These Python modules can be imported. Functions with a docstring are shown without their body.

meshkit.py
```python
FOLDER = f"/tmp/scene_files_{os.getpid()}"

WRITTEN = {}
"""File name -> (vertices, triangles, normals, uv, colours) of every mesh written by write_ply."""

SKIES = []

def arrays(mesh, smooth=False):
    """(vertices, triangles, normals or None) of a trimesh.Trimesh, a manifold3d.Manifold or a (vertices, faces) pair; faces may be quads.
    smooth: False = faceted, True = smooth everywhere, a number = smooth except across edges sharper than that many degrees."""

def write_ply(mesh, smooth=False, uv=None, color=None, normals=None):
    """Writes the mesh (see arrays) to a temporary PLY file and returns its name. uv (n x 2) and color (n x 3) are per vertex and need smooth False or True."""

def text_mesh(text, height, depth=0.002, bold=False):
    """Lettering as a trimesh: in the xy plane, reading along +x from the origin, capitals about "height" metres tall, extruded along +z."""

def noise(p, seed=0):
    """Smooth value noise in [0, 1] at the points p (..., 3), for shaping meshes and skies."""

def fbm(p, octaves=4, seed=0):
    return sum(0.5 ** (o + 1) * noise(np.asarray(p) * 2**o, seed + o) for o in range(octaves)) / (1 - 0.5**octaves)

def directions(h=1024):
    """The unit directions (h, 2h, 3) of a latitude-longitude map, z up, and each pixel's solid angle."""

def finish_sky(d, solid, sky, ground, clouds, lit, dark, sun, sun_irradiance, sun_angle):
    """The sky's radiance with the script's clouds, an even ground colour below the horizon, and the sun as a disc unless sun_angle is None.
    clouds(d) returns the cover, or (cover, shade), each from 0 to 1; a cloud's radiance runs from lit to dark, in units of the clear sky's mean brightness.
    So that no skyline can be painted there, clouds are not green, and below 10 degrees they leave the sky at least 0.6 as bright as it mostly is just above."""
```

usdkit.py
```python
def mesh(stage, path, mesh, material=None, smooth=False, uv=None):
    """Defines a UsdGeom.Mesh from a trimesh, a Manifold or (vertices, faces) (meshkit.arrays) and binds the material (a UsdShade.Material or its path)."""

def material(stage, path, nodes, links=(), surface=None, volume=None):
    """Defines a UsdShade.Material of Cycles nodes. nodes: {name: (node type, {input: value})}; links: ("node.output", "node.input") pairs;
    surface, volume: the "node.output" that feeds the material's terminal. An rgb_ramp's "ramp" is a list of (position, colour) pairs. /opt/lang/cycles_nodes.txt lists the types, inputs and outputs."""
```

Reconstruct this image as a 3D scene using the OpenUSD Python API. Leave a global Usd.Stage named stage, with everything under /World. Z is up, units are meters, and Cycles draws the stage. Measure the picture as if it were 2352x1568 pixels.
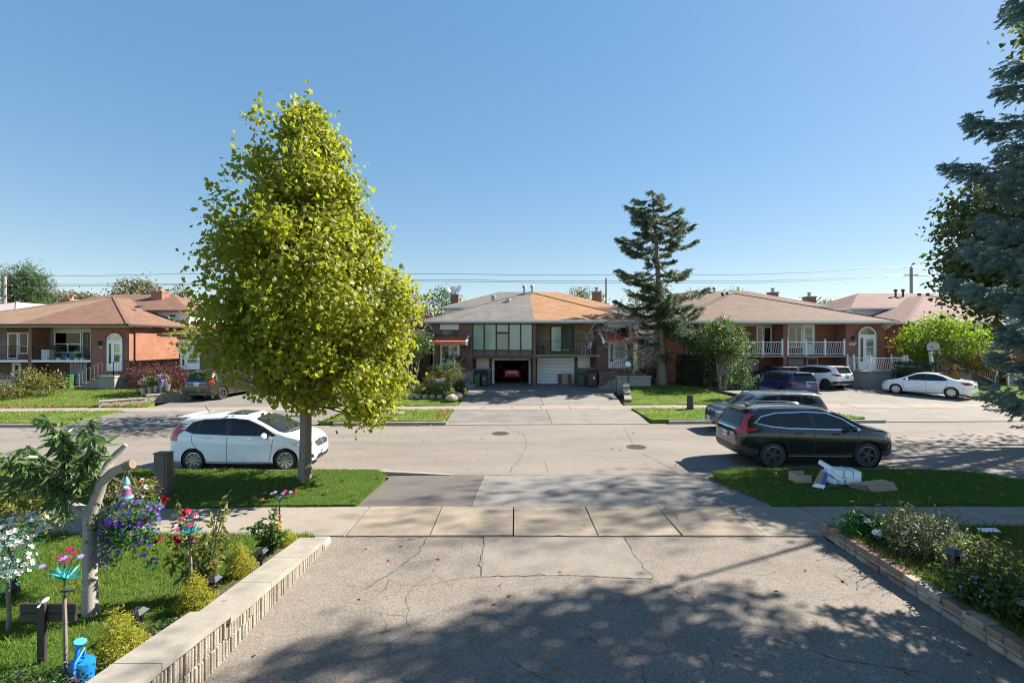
import math, numpy as np, trimesh, manifold3d, usdkit, meshkit
from scipy.interpolate import PchipInterpolator
from scipy.spatial import Delaunay
from shapely.geometry import Polygon, Point
from shapely import contains_xy
from pxr import Usd, UsdGeom, UsdLux, UsdShade, Gf, Sdf, Vt

stage = Usd.Stage.CreateInMemory()
UsdGeom.SetStageUpAxis(stage, 'Z'); UsdGeom.SetStageMetersPerUnit(stage, 1.0)
UsdGeom.Xform.Define(stage, '/World'); UsdGeom.Scope.Define(stage, '/World/Looks')
rng = np.random.default_rng(7)

# ------------------------------------------------------------------ camera, sky, sun, exposure
CAMH, FOC = 3.45, 1100.0            # eye height in metres; focal length in units of a 2352-wide picture
cam = UsdGeom.Camera.Define(stage, '/World/Camera')
cam.CreateHorizontalApertureAttr(36.0); cam.CreateVerticalApertureAttr(24.0)
cam.CreateFocalLengthAttr(36.0 * FOC / 2352)
cam.CreateClippingRangeAttr(Gf.Vec2f(0.1, 3000))
cam.AddTranslateOp().Set(Gf.Vec3d(0, 0, CAMH)); cam.AddRotateXOp().Set(90.0)
cam.CreateExposureAttr(1.6)
SUN = np.array([0.925, 0.38, 0.0]); SUN /= np.linalg.norm(SUN)
SUN_EL = math.radians(40.0)
SUN_DIR = np.array([SUN[0] * math.cos(SUN_EL), SUN[1] * math.cos(SUN_EL), math.sin(SUN_EL)])
dome = UsdLux.DomeLight.Define(stage, '/World/sky')
sky_mat = usdkit.material(stage, '/World/Looks/sky', {
    's': ('sky_texture', {'sky_type': 'single_scattering', 'sun_disc': False, 'sun_elevation': SUN_EL,
                          'sun_rotation': math.atan2(SUN[0], SUN[1]), 'altitude': 100.0, 'air_density': 1.0, 'aerosol_density': 0.2, 'ozone_density': 1.6}),
    'gm': ('gamma', {'gamma': 0.47}), 'hs': ('hsv', {'saturation': 1.85}), 'b': ('background_shader', {'strength': 0.124})}, [('s.color', 'gm.color'), ('gm.color', 'hs.color'), ('hs.color', 'b.color')], surface='b.background')
UsdShade.MaterialBindingAPI.Apply(dome.GetPrim()).Bind(sky_mat)
dome.GetPrim().SetCustomDataByKey('kind', 'structure')
sun = UsdLux.DistantLight.Define(stage, '/World/sun')
sun.CreateIntensityAttr(1.25); sun.CreateAngleAttr(0.55); sun.CreateNormalizeAttr(True) if hasattr(sun, 'CreateNormalizeAttr') else None
sun.CreateColorAttr(Gf.Vec3f(1.0, 0.92, 0.82))
sun.AddRotateZOp().Set(math.degrees(math.atan2(SUN[0], -SUN[1])))
sun.AddRotateXOp().Set(90.0 - math.degrees(SUN_EL))

# ------------------------------------------------------------------ naming and tagging
_names = {}
def child_path(parent, name):
    n = _names.get((parent, name), 0); _names[(parent, name)] = n + 1
    return f'{parent}/{name}' + (f'_{n:03d}' if n else '')
LOC = {}
def tag(prim, label=None, cat=None, group=None, kind=None):
    for k, v in (('label', label), ('category', cat), ('group', group), ('kind', kind)):
        if v: prim.SetCustomDataByKey(k, v)
def thing(name, label, cat, loc=(0, 0, 0), rotz=0.0, group=None, kind=None):
    p = child_path('/World', name)
    x = UsdGeom.Xform.Define(stage, p)
    x.AddTranslateOp().Set(Gf.Vec3d(*map(float, loc)))
    if rotz: x.AddRotateZOp().Set(math.degrees(rotz))
    LOC[p] = (np.array(loc, float), rotz)
    tag(x.GetPrim(), label, cat, group, kind)
    return p
def part(parent, name, mesh, mat, smooth=False, label=None, kind=None, local=False):
    """A mesh part; coordinates are world ones (moved into the thing's frame) unless local."""
    p = child_path(parent, name)
    v, f = arr(mesh)
    if not local:
        root = '/'.join(parent.split('/')[:3])
        loc, rz = LOC[root]
        v = v - loc
        if rz: v = v @ rotz(rz)
    m = usdkit.mesh(stage, p, (v, f), M(mat), smooth=smooth)
    tag(m.GetPrim(), label, None, None, kind)
    return p
def sub(parent, name):
    p = child_path(parent, name); UsdGeom.Xform.Define(stage, p); return p
def single(name, mesh, mat, label, cat, smooth=False, group=None, kind=None):
    """A thing that is one mesh of its own."""
    p = child_path('/World', name)
    v, f = arr(mesh)
    lo = np.array([(v[:, 0].min() + v[:, 0].max()) / 2, (v[:, 1].min() + v[:, 1].max()) / 2, v[:, 2].min()])
    m = usdkit.mesh(stage, p, (v - lo, f), M(mat), smooth=smooth)
    UsdGeom.Xformable(m.GetPrim()).AddTranslateOp().Set(Gf.Vec3d(*map(float, lo)))
    LOC[p] = (lo, 0.0)
    tag(m.GetPrim(), label, cat, group, kind)
    return p
def copy_of(src, name, label, loc, rz=0.0, group=None):
    p = child_path('/World', name)
    x = UsdGeom.Xform.Define(stage, p)
    x.GetPrim().GetReferences().AddInternalReference(src)
    x.ClearXformOpOrder()
    x.AddTranslateOp(opSuffix='c').Set(Gf.Vec3d(*map(float, loc)))
    x.AddRotateZOp(opSuffix='c').Set(math.degrees(rz))
    x.GetPrim().SetInstanceable(True)
    tag(x.GetPrim(), label, stage.GetPrimAtPath(src).GetCustomDataByKey('category'), group)
    return p

# ------------------------------------------------------------------ mesh helpers
def arr(m):
    if isinstance(m, MB): return m.get()
    if hasattr(m, 'to_mesh'):
        q = m.to_mesh(); return np.array(q.vert_properties[:, :3], float), np.array(q.tri_verts)
    if isinstance(m, trimesh.Trimesh): return np.array(m.vertices), np.array(m.faces)
    v, f = np.asarray(m[0], float), np.asarray(m[1], int)
    if f.shape[1] == 4: f = np.vstack([f[:, [0, 1, 2]], f[:, [0, 2, 3]]])
    return v, f
def rotz(a):
    c, s = math.cos(a), math.sin(a); return np.array([[c, -s, 0], [s, c, 0], [0, 0, 1.0]])
def rotx(a):
    c, s = math.cos(a), math.sin(a); return np.array([[1, 0, 0], [0, c, -s], [0, s, c]])
def roty(a):
    c, s = math.cos(a), math.sin(a); return np.array([[c, 0, s], [0, 1, 0], [-s, 0, c]])
def frames(d, roll=None):
    """Rotation matrices (n,3,3) whose third column is d."""
    d = d / (np.linalg.norm(d, axis=1, keepdims=True) + 1e-12)
    a = np.where(np.abs(d[:, 2:3]) < 0.95, np.array([[0, 0, 1.0]]), np.array([[1.0, 0, 0]]))
    x = np.cross(a, d); x /= np.linalg.norm(x, axis=1, keepdims=True) + 1e-12
    y = np.cross(d, x)
    if roll is not None:
        c, s = np.cos(roll)[:, None], np.sin(roll)[:, None]
        x, y = c * x + s * y, -s * x + c * y
    return np.stack([x, y, d], 2)
def scatter(pv, pf, pos, rot=None, scale=1.0):
    n = len(pos); pv = np.asarray(pv, float)
    sc = np.broadcast_to(np.asarray(scale, float).reshape(-1, 1, 1) if np.ndim(scale) < 2 else np.asarray(scale)[:, None, :], (n, 1, np.shape(scale)[1] if np.ndim(scale) == 2 else 1))
    v = pv[None] * sc
    if rot is not None: v = np.einsum('nij,nkj->nki', rot, v)
    v = v + np.asarray(pos)[:, None, :]
    f = (np.arange(n)[:, None, None] * len(pv) + np.asarray(pf)[None]).reshape(-1, 3)
    return v.reshape(-1, 3), f
class MB:
    def __init__(self): self.v, self.f, self.n = [], [], 0
    def add(self, v, f):
        v, f = arr((v, f)); self.v.append(v); self.f.append(f + self.n); self.n += len(v); return self
    def mesh(self, m): return self.add(*arr(m))
    def box(self, x0, x1, y0, y1, z0, z1, R=None, bev=0.0):
        c = np.array([(x0 + x1) / 2, (y0 + y1) / 2, (z0 + z1) / 2]); h = np.array([x1 - x0, y1 - y0, z1 - z0]) / 2
        v, f = bevbox(h, bev) if bev else (BOXV * h, BOXF)
        if R is not None: v = v @ R.T
        return self.add(v + c, f)
    def obox(self, c, h, R, bev=0.0):
        h = np.asarray(h, float)
        v, f = bevbox(h, bev) if bev else (BOXV * h, BOXF)
        return self.add(v @ np.asarray(R).T + np.asarray(c), f)
    def bar(self, a, b, w, d=None):
        a, b = np.asarray(a, float), np.asarray(b, float); L = np.linalg.norm(b - a)
        R = frames((b - a)[None])[0]
        return self.obox((a + b) / 2, (w / 2, (d or w) / 2, L / 2), R)
    def tube(self, pts, r, n=6, cap=True):
        return self.add(*tube(pts, r, n, cap))
    def cyl(self, x, y, z0, z1, r0, r1=None, n=16):
        return self.tube([[x, y, z0], [x, y, z1]], [r0, r0 if r1 is None else r1], n)
    def quad(self, *p): return self.add(np.array(p, float), np.array([[0, 1, 2, 3]]))
    def get(self):
        if not self.v: return np.zeros((0, 3)), np.zeros((0, 3), int)
        return np.vstack(self.v), np.vstack(self.f)
BOXV = np.array([[-1, -1, -1], [1, -1, -1], [1, 1, -1], [-1, 1, -1], [-1, -1, 1], [1, -1, 1], [1, 1, 1], [-1, 1, 1]], float)
BOXF = np.array([[0, 3, 2, 1], [4, 5, 6, 7], [0, 1, 5, 4], [1, 2, 6, 5], [2, 3, 7, 6], [3, 0, 4, 7]])
BOXF = np.vstack([BOXF[:, [0, 1, 2]], BOXF[:, [0, 2, 3]]])
def bevbox(h, b):
    b = min(b, 0.45 * min(h)); pts = []
    for s in BOXV:
        for k in range(3):
            q = np.array(h, float) - b; q[k] = h[k]; pts.append(s * q)
    pts = np.array(pts)
    m = manifold3d.Manifold.hull_points(pts)
    return arr(m)
def tube(pts, r, n=6, cap=True):
    p = np.asarray(pts, float); r = np.broadcast_to(r, (len(p),)).astype(float)
    t = np.gradient(p, axis=0); t /= np.linalg.norm(t, axis=1, keepdims=True) + 1e-12
    fr = frames(t)
    x = fr[:, :, 0]
    for i in range(1, len(p)):  # parallel transport
        q = x[i - 1] - t[i] * (x[i - 1] @ t[i]); L = np.linalg.norm(q)
        if L > 1e-6: x[i] = q / L
    y = np.cross(t, x); a = np.arange(n) * 2 * np.pi / n
    v = p[:, None] + r[:, None, None] * (np.cos(a)[None, :, None] * x[:, None] + np.sin(a)[None, :, None] * y[:, None])
    i, j = np.meshgrid(np.arange(len(p) - 1), np.arange(n), indexing='ij')
    q = np.stack([i * n + j, i * n + (j + 1) % n, (i + 1) * n + (j + 1) % n, (i + 1) * n + j], -1).reshape(-1, 4)
    f = np.vstack([q[:, [0, 1, 2]], q[:, [0, 2, 3]]]); v = v.reshape(-1, 3)
    if cap:
        k = len(v); v = np.vstack([v, p[0], p[-1]]); e = (len(p) - 1) * n; j = np.arange(n)
        f = np.vstack([f, np.stack([np.full(n, k), (j + 1) % n, j], 1), np.stack([np.full(n, k + 1), e + j, e + (j + 1) % n], 1)])
    return v, f
def lathe(prof, n=20):
    """prof: (r, z) pairs from bottom to top."""
    return trimesh.creation.revolve(np.asarray(prof, float), sections=n)
def prism(poly2d, z0, z1):
    """Extrude a polygon in xy between z0 and z1."""
    m = trimesh.creation.extrude_polygon(Polygon(poly2d).buffer(0), z1 - z0, engine='earcut')
    m.apply_translation([0, 0, z0]); return m
def prism_xz(poly, y0, y1):
    m = trimesh.creation.extrude_polygon(Polygon(poly).buffer(0), abs(y1 - y0), engine='earcut')
    v = np.array(m.vertices); v = np.stack([v[:, 0], max(y0, y1) - v[:, 2], v[:, 1]], 1)
    return v, np.array(m.faces)
def wall_with_holes(x0, x1, z0, z1, y0, y1, holes):
    p = Polygon([(x0, z0), (x1, z0), (x1, z1), (x0, z1)])
    for h in holes: p = p.difference(Polygon(h))
    mb = MB()
    for g in getattr(p, 'geoms', [p]):
        m = trimesh.creation.extrude_polygon(g, abs(y1 - y0), engine='earcut'); v = np.array(m.vertices)
        mb.add(np.stack([v[:, 0], max(y0, y1) - v[:, 2], v[:, 1]], 1), np.array(m.faces))
    return mb
def rect(x0, x1, z0, z1): return [(x0, z0), (x1, z0), (x1, z1), (x0, z1)]
def arch(x0, x1, z0, zs, n=14):
    c, r = (x0 + x1) / 2, (x1 - x0) / 2
    return [(x0, z0), (x1, z0)] + [(c + r * math.cos(a), zs + r * math.sin(a)) for a in np.linspace(0, math.pi, n)]
def slab(top, thick):
    """A flat polygon given by its 3D corners, made thick downwards."""
    t = np.array(top, float); n = len(t); b = t - [0, 0, thick]; v = np.vstack([t, b]); f = []
    for i in range(1, n - 1): f += [[0, i, i + 1], [n, n + i + 1, n + i]]
    for i in range(n):
        j = (i + 1) % n; f += [[i, n + i, n + j], [i, n + j, j]]
    return v, np.array(f)
def text_on_wall(text, h, x, y, z, depth=0.015, bold=True):
    """Lettering on a wall that faces -y, its lower corner at (x, z)."""
    m = meshkit.text_mesh(text, h, depth, bold); v = np.array(m.vertices)
    return np.stack([v[:, 0] + x, y - v[:, 2], v[:, 1] + z], 1), np.array(m.faces)
# points of the picture plane at a known depth (units of a 2352-wide picture), used to measure real sizes
def X(u, y): return (u - 1176.0) / FOC * y
def Z(v, y): return CAMH - (v - 784.0) / FOC * y
def gpt(u, v, z=0.0):
    y = FOC * (CAMH - z) / (v - 784.0); return X(u, y), y

# ------------------------------------------------------------------ materials
_mats = {}
def M(m): return _mats[m] if isinstance(m, str) else m
def mk(name, nodes, links, surface='p.BSDF', volume=None):
    _mats[name] = usdkit.material(stage, '/World/Looks/' + name, nodes, links, surface=surface, volume=volume); return name
def c3(c, k=1.0): return tuple(float(min(1, max(0, x * k))) for x in c)
def solid(name, col, rough=0.6, var=0.12, scale=4.0, bump=0.0, bscale=80.0, metal=0.0, spec=0.5, coat=0.0, col2=None, detail=5, stretch=None):
    a, b = c3(col, 1 - var), c3(col2 or col, 1 + var)
    nodes = {'g': ('geometry', {}), 'n': ('noise_texture', {'scale': scale, 'detail': detail, 'roughness': 0.6}),
             'r': ('rgb_ramp', {'ramp': [(0.3, a), (0.7, b)]}),
             'p': ('principled_bsdf', {'roughness': rough, 'metallic': metal, 'specular_ior_level': spec, 'coat_weight': coat})}
    links = [('n.fac', 'r.fac'), ('r.color', 'p.base_color')]
    if stretch:
        nodes['mp'] = ('mapping', {'mapping_type': 'point', 'scale': stretch}); links += [('g.position', 'mp.vector'), ('mp.vector', 'n.vector')]
    else: links.append(('g.position', 'n.vector'))
    if bump:
        nodes['n2'] = ('noise_texture', {'scale': bscale, 'detail': 4.0}); nodes['bu'] = ('bump', {'strength': bump, 'distance': 0.01})
        links += [('g.position', 'n2.vector'), ('n2.fac', 'bu.height'), ('bu.normal', 'p.normal')]
    return mk(name, nodes, links)
def brickmat(name, c1, c2, mortar, bw=0.215, rh=0.07, ms=0.008, bump=0.6, zscale=1.0):
    nodes = {'g': ('geometry', {}), 's': ('separate_xyz', {}), 'a': ('math', {'math_type': 'add'}), 'zz': ('math', {'math_type': 'multiply', 'value2': zscale}), 'c': ('combine_xyz', {}),
             'b': ('brick_texture', {'scale': 1.0, 'brick_width': bw, 'row_height': rh, 'mortar_size': ms, 'mortar_smooth': 0.2, 'bias': 0.0, 'color1': c1, 'color2': c2, 'mortar': mortar}),
             'n': ('noise_texture', {'scale': 1.3, 'detail': 6.0}), 'r': ('rgb_ramp', {'ramp': [(0.3, (0.75, 0.75, 0.75)), (0.7, (1, 1, 1))]}),
             'm': ('mix', {'mix_type': 'multiply', 'fac': 1.0}), 'bu': ('bump', {'strength': bump, 'distance': 0.01, 'invert': True}),
             'p': ('principled_bsdf', {'roughness': 0.85, 'specular_ior_level': 0.25})}
    links = [('g.position', 's.vector'), ('s.x', 'a.value1'), ('s.y', 'a.value2'), ('a.value', 'c.x'), ('s.z', 'zz.value1'), ('zz.value', 'c.y'), ('c.vector', 'b.vector'),
             ('g.position', 'n.vector'), ('n.fac', 'r.fac'), ('b.color', 'm.color1'), ('r.color', 'm.color2'), ('m.color', 'p.base_color'), ('b.fac', 'bu.height'), ('bu.normal', 'p.normal')]
    return mk(name, nodes, links)
def shingle(name, c1, c2, dark):
    return brickmat(name, c1, c2, dark, bw=0.32, rh=0.048, ms=0.0035, bump=0.5)
def leafmat(name, stops, trans=0.45, rough=0.45, tcol=1.6):
    nodes = {'g': ('geometry', {}), 'r': ('rgb_ramp', {'ramp': stops}), 'p': ('principled_bsdf', {'roughness': rough, 'specular_ior_level': 0.4}),
             'h': ('hsv', {'hue': 0.492, 'saturation': 1.04, 'value': tcol}), 't': ('translucent_bsdf', {}), 'm': ('mix_closure', {'fac': trans})}
    return mk(name, nodes, [('g.random_per_island', 'r.fac'), ('r.color', 'p.base_color'), ('r.color', 'h.color'), ('h.color', 't.color'), ('p.BSDF', 'm.closure1'), ('t.BSDF', 'm.closure2')], surface='m.closure')
def grassmat(name, stops, dry, amount=0.55, trans=0.35):
    nodes = {'g': ('geometry', {}), 'r': ('rgb_ramp', {'ramp': stops}), 'n': ('noise_texture', {'scale': 1.1, 'detail': 5.0, 'roughness': 0.65}), 'mr': ('map_range', {'from_min': 0.42, 'from_max': 0.68, 'to_min': 0.0, 'to_max': amount, 'clamp': True}),
             'm': ('mix', {'color2': dry}), 'p': ('principled_bsdf', {'roughness': 0.5, 'specular_ior_level': 0.35}), 't': ('translucent_bsdf', {}), 'mc': ('mix_closure', {'fac': trans})}
    return mk(name, nodes, [('g.random_per_island', 'r.fac'), ('g.position', 'n.vector'), ('n.fac', 'mr.value'), ('mr.result', 'm.fac'), ('r.color', 'm.color1'), ('m.color', 'p.base_color'), ('m.color', 't.color'), ('p.BSDF', 'mc.closure1'), ('t.BSDF', 'mc.closure2')], surface='mc.closure')
def paint(name, col, rough=0.25, metal=0.0, coat=1.0):
    return mk(name, {'n': ('noise_texture', {'scale': 2.0, 'detail': 3.0}), 'g': ('geometry', {}), 'r': ('rgb_ramp', {'ramp': [(0.3, c3(col, 0.93)), (0.7, c3(col, 1.05))]}),
                     'n2': ('noise_texture', {'scale': 9.0, 'detail': 6.0}), 'mr': ('map_range', {'from_min': 0.3, 'from_max': 0.7, 'to_min': rough * 0.7, 'to_max': rough * 1.5}),
                     'p': ('principled_bsdf', {'metallic': metal, 'coat_weight': coat, 'coat_roughness': 0.06})},
              [('g.position', 'n.vector'), ('n.fac', 'r.fac'), ('r.color', 'p.base_color'), ('g.position', 'n2.vector'), ('n2.fac', 'mr.value'), ('mr.result', 'p.roughness')])
def flat(name, col, rough=0.5, metal=0.0, spec=0.5, coat=0.0):
    return mk(name, {'p': ('principled_bsdf', {'base_color': c3(col), 'roughness': rough, 'metallic': metal, 'specular_ior_level': spec, 'coat_weight': coat})}, [])

def ground_mat(name, stops, scale, fine, bump=0.35, rough=0.9, speck=None, spec=0.2, stretch=(1, 1, 1), blot=0.8):
    """Broad mottling times fine aggregate, with relief."""
    nodes = {'g': ('geometry', {}), 'mp': ('mapping', {'mapping_type': 'point', 'scale': stretch}), 'n': ('noise_texture', {'scale': scale, 'detail': 8.0, 'roughness': 0.62}), 'r': ('rgb_ramp', {'ramp': stops}),
             'n2': ('noise_texture', {'scale': fine, 'detail': 3.0, 'roughness': 0.7}), 'r2': ('rgb_ramp', {'ramp': speck or [(0.3, (0.72, 0.72, 0.72)), (0.62, (1.08, 1.08, 1.08))]}),
             'm': ('mix', {'mix_type': 'multiply', 'fac': 1.0}), 'bu': ('bump', {'strength': bump, 'distance': 0.006}),
             'n3': ('noise_texture', {'scale': 2.1, 'detail': 10.0, 'roughness': 0.75, 'distortion': 0.4}), 'r3': ('rgb_ramp', {'ramp': [(0.30, (0.66, 0.65, 0.64)), (0.42, (0.93, 0.93, 0.92)), (0.60, (1, 1, 1)), (0.72, (1.10, 1.09, 1.07))]}), 'm3': ('mix', {'mix_type': 'multiply', 'fac': blot}),
             'p': ('principled_bsdf', {'roughness': rough, 'specular_ior_level': spec})}
    return mk(name, nodes, [('g.position', 'mp.vector'), ('mp.vector', 'n.vector'), ('n.fac', 'r.fac'), ('g.position', 'n2.vector'), ('n2.fac', 'r2.fac'), ('r.color', 'm.color1'), ('r2.color', 'm.color2'),
                            ('g.position', 'n3.vector'), ('n3.fac', 'r3.fac'), ('m.color', 'm3.color1'), ('r3.color', 'm3.color2'), ('m3.color', 'p.base_color'), ('n2.fac', 'bu.height'), ('bu.normal', 'p.normal')])
W3 = lambda v: (v, v, v)
ground_mat('asphalt_drive', [(0.3, (0.163, 0.142, 0.121)), (0.55, (0.197, 0.172, 0.147)), (0.75, (0.228, 0.2, 0.171))], 0.9, 46, 0.9, speck=[(0.28, W3(0.42)), (0.46, W3(0.92)), (0.56, W3(1.02)), (0.70, W3(1.5))])
ground_mat('asphalt_patch', [(0.3, (0.185, 0.163, 0.14)), (0.7, (0.235, 0.21, 0.182))], 1.2, 80, 0.7, speck=[(0.3, W3(0.5)), (0.6, W3(1.2))])
ground_mat('asphalt_dark', [(0.3, (0.10, 0.091, 0.085)), (0.7, (0.132, 0.121, 0.111))], 1.2, 140, 0.3)
ground_mat('asphalt_worn', [(0.3, (0.17, 0.165, 0.155)), (0.7, (0.24, 0.23, 0.215))], 1.5, 70, 0.9, speck=[(0.35, W3(0.5)), (0.6, W3(1.15))])
ground_mat('asphalt_far', [(0.3, (0.145, 0.134, 0.123)), (0.7, (0.21, 0.194, 0.178))], 0.8, 60, 0.4)
ground_mat('road', [(0.3, (0.17, 0.15, 0.13)), (0.5, (0.20, 0.177, 0.154)), (0.72, (0.23, 0.204, 0.18))], 0.35, 80, 0.35, stretch=(0.5, 2.0, 1))
ground_mat('concrete', [(0.28, (0.24, 0.198, 0.152)), (0.55, (0.292, 0.243, 0.188)), (0.75, (0.325, 0.272, 0.215))], 1.6, 150, 0.25, speck=[(0.25, W3(0.8)), (0.6, W3(1.04))])
ground_mat('concrete_grey', [(0.28, (0.22, 0.205, 0.185)), (0.7, (0.32, 0.30, 0.27))], 1.6, 120, 0.3)
ground_mat('concrete_far', [(0.3, (0.235, 0.205, 0.168)), (0.7, (0.29, 0.255, 0.212))], 1.2, 60, 0.2)
ground_mat('concrete_drive', [(0.3, (0.175, 0.16, 0.143)), (0.7, (0.235, 0.215, 0.192))], 0.8, 60, 0.3)
ground_mat('wall_cap', [(0.3, (0.22, 0.20, 0.17)), (0.5, (0.275, 0.252, 0.215)), (0.7, (0.32, 0.295, 0.255))], 2.5, 120, 0.35, speck=[(0.25, W3(0.6)), (0.5, W3(1.0))])
ground_mat('split_stone', [(0.3, (0.27, 0.235, 0.19)), (0.7, (0.40, 0.355, 0.295))], 6.0, 60, 1.0, speck=[(0.25, W3(0.55)), (0.6, W3(1.05))])
ground_mat('dirt', [(0.3, (0.07, 0.05, 0.035)), (0.7, (0.13, 0.095, 0.065))], 5.0, 60, 1.0)
ground_mat('grass_soil', [(0.3, (0.035, 0.07, 0.012)), (0.7, (0.07, 0.115, 0.025))], 3.0, 60, 1.0, spec=0.05)
ground_mat('grass_far', [(0.3, (0.065, 0.115, 0.018)), (0.5, (0.10, 0.15, 0.028)), (0.7, (0.16, 0.18, 0.05))], 0.8, 14, 1.0, spec=0.05)
ground_mat('terrain', [(0.3, (0.05, 0.075, 0.02)), (0.7, (0.10, 0.10, 0.04))], 0.4, 10, 0.5, spec=0.05)
ground_mat('rock', [(0.3, (0.30, 0.22, 0.16)), (0.7, (0.46, 0.38, 0.30))], 5.0, 40, 1.0)
flat('crack', (0.065, 0.056, 0.049), 0.95, spec=0.05)
brickmat('brick_red', (0.29, 0.098, 0.060), (0.23, 0.076, 0.048), (0.30, 0.22, 0.18))
brickmat('brick_brown', (0.195, 0.084, 0.056), (0.135, 0.057, 0.041), (0.30, 0.25, 0.20))
brickmat('brick_orange', (0.33, 0.125, 0.066), (0.26, 0.095, 0.052), (0.32, 0.24, 0.18))
brickmat('stone_veneer', (0.36, 0.27, 0.17), (0.22, 0.16, 0.105), (0.20, 0.16, 0.12), bw=0.7, rh=0.10, ms=0.006)
brickmat('stone_veneer_grey', (0.30, 0.25, 0.21), (0.22, 0.18, 0.15), (0.2, 0.17, 0.15), bw=0.5, rh=0.10, ms=0.006)
shingle('shingle_grey', (0.20, 0.185, 0.165), (0.145, 0.135, 0.125), (0.09, 0.085, 0.08))
shingle('shingle_tan', (0.37, 0.205, 0.105), (0.31, 0.17, 0.088), (0.25, 0.12, 0.055))
shingle('shingle_brown', (0.185, 0.128, 0.096), (0.15, 0.103, 0.078), (0.09, 0.062, 0.048))
shingle('shingle_rust', (0.225, 0.128, 0.086), (0.18, 0.102, 0.07), (0.11, 0.062, 0.044))
shingle('shingle_light', (0.28, 0.185, 0.125), (0.24, 0.157, 0.106), (0.16, 0.105, 0.072))
shingle('shingle_rose', (0.215, 0.13, 0.112), (0.18, 0.108, 0.094), (0.115, 0.07, 0.06))
shingle('shingle_dark', (0.10, 0.072, 0.058), (0.078, 0.058, 0.048), (0.05, 0.036, 0.03))
shingle('shingle_pale', (0.42, 0.38, 0.36), (0.38, 0.34, 0.32), (0.3, 0.27, 0.25))
solid('white_paint', (0.74, 0.73, 0.71), 0.45, 0.05)
solid('white_trim', (0.66, 0.65, 0.63), 0.5, 0.06)
solid('siding', (0.60, 0.60, 0.59), 0.6, 0.05)
solid('cream', (0.52, 0.47, 0.38), 0.6, 0.06)
solid('brown_trim', (0.055, 0.032, 0.022), 0.5, 0.15)
solid('maroon', (0.11, 0.032, 0.026), 0.5, 0.15)
solid('dark_panel', (0.11, 0.085, 0.075), 0.55, 0.2)
solid('awning_red', (0.44, 0.125, 0.068), 0.45, 0.1)
solid('grey_stucco', (0.28, 0.25, 0.215), 0.85, 0.1, bump=0.3)
solid('step_stone', (0.19, 0.165, 0.14), 0.9, 0.3, scale=3, bump=0.5, bscale=30)
solid('garage_grey', (0.36, 0.34, 0.31), 0.6, 0.06)
solid('iron', (0.025, 0.022, 0.022), 0.5, 0.2)
solid('iron_brown', (0.06, 0.035, 0.028), 0.5, 0.2)
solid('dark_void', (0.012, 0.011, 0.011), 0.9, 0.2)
solid('chimney_tile', (0.42, 0.16, 0.08), 0.8, 0.1)
solid('metal_grey', (0.32, 0.32, 0.32), 0.4, 0.1, metal=0.6)
solid('metal_dark', (0.06, 0.06, 0.065), 0.45, 0.2, metal=0.5)
solid('cast_iron', (0.085, 0.07, 0.06), 0.7, 0.3, metal=0.3, scale=20)
solid('pole_wood', (0.24, 0.21, 0.18), 0.9, 0.2, stretch=(6, 6, 0.6))
solid('wood_dark', (0.03, 0.021, 0.018), 0.7, 0.4, scale=8, stretch=(1, 8, 14), bump=0.3)
solid('wood_stake', (0.20, 0.155, 0.125), 0.8, 0.25, scale=10, stretch=(6, 6, 1))
solid('box_brown', (0.115, 0.088, 0.072), 0.65, 0.12)
solid('bollard_brown', (0.05, 0.035, 0.028), 0.55, 0.2)
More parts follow.
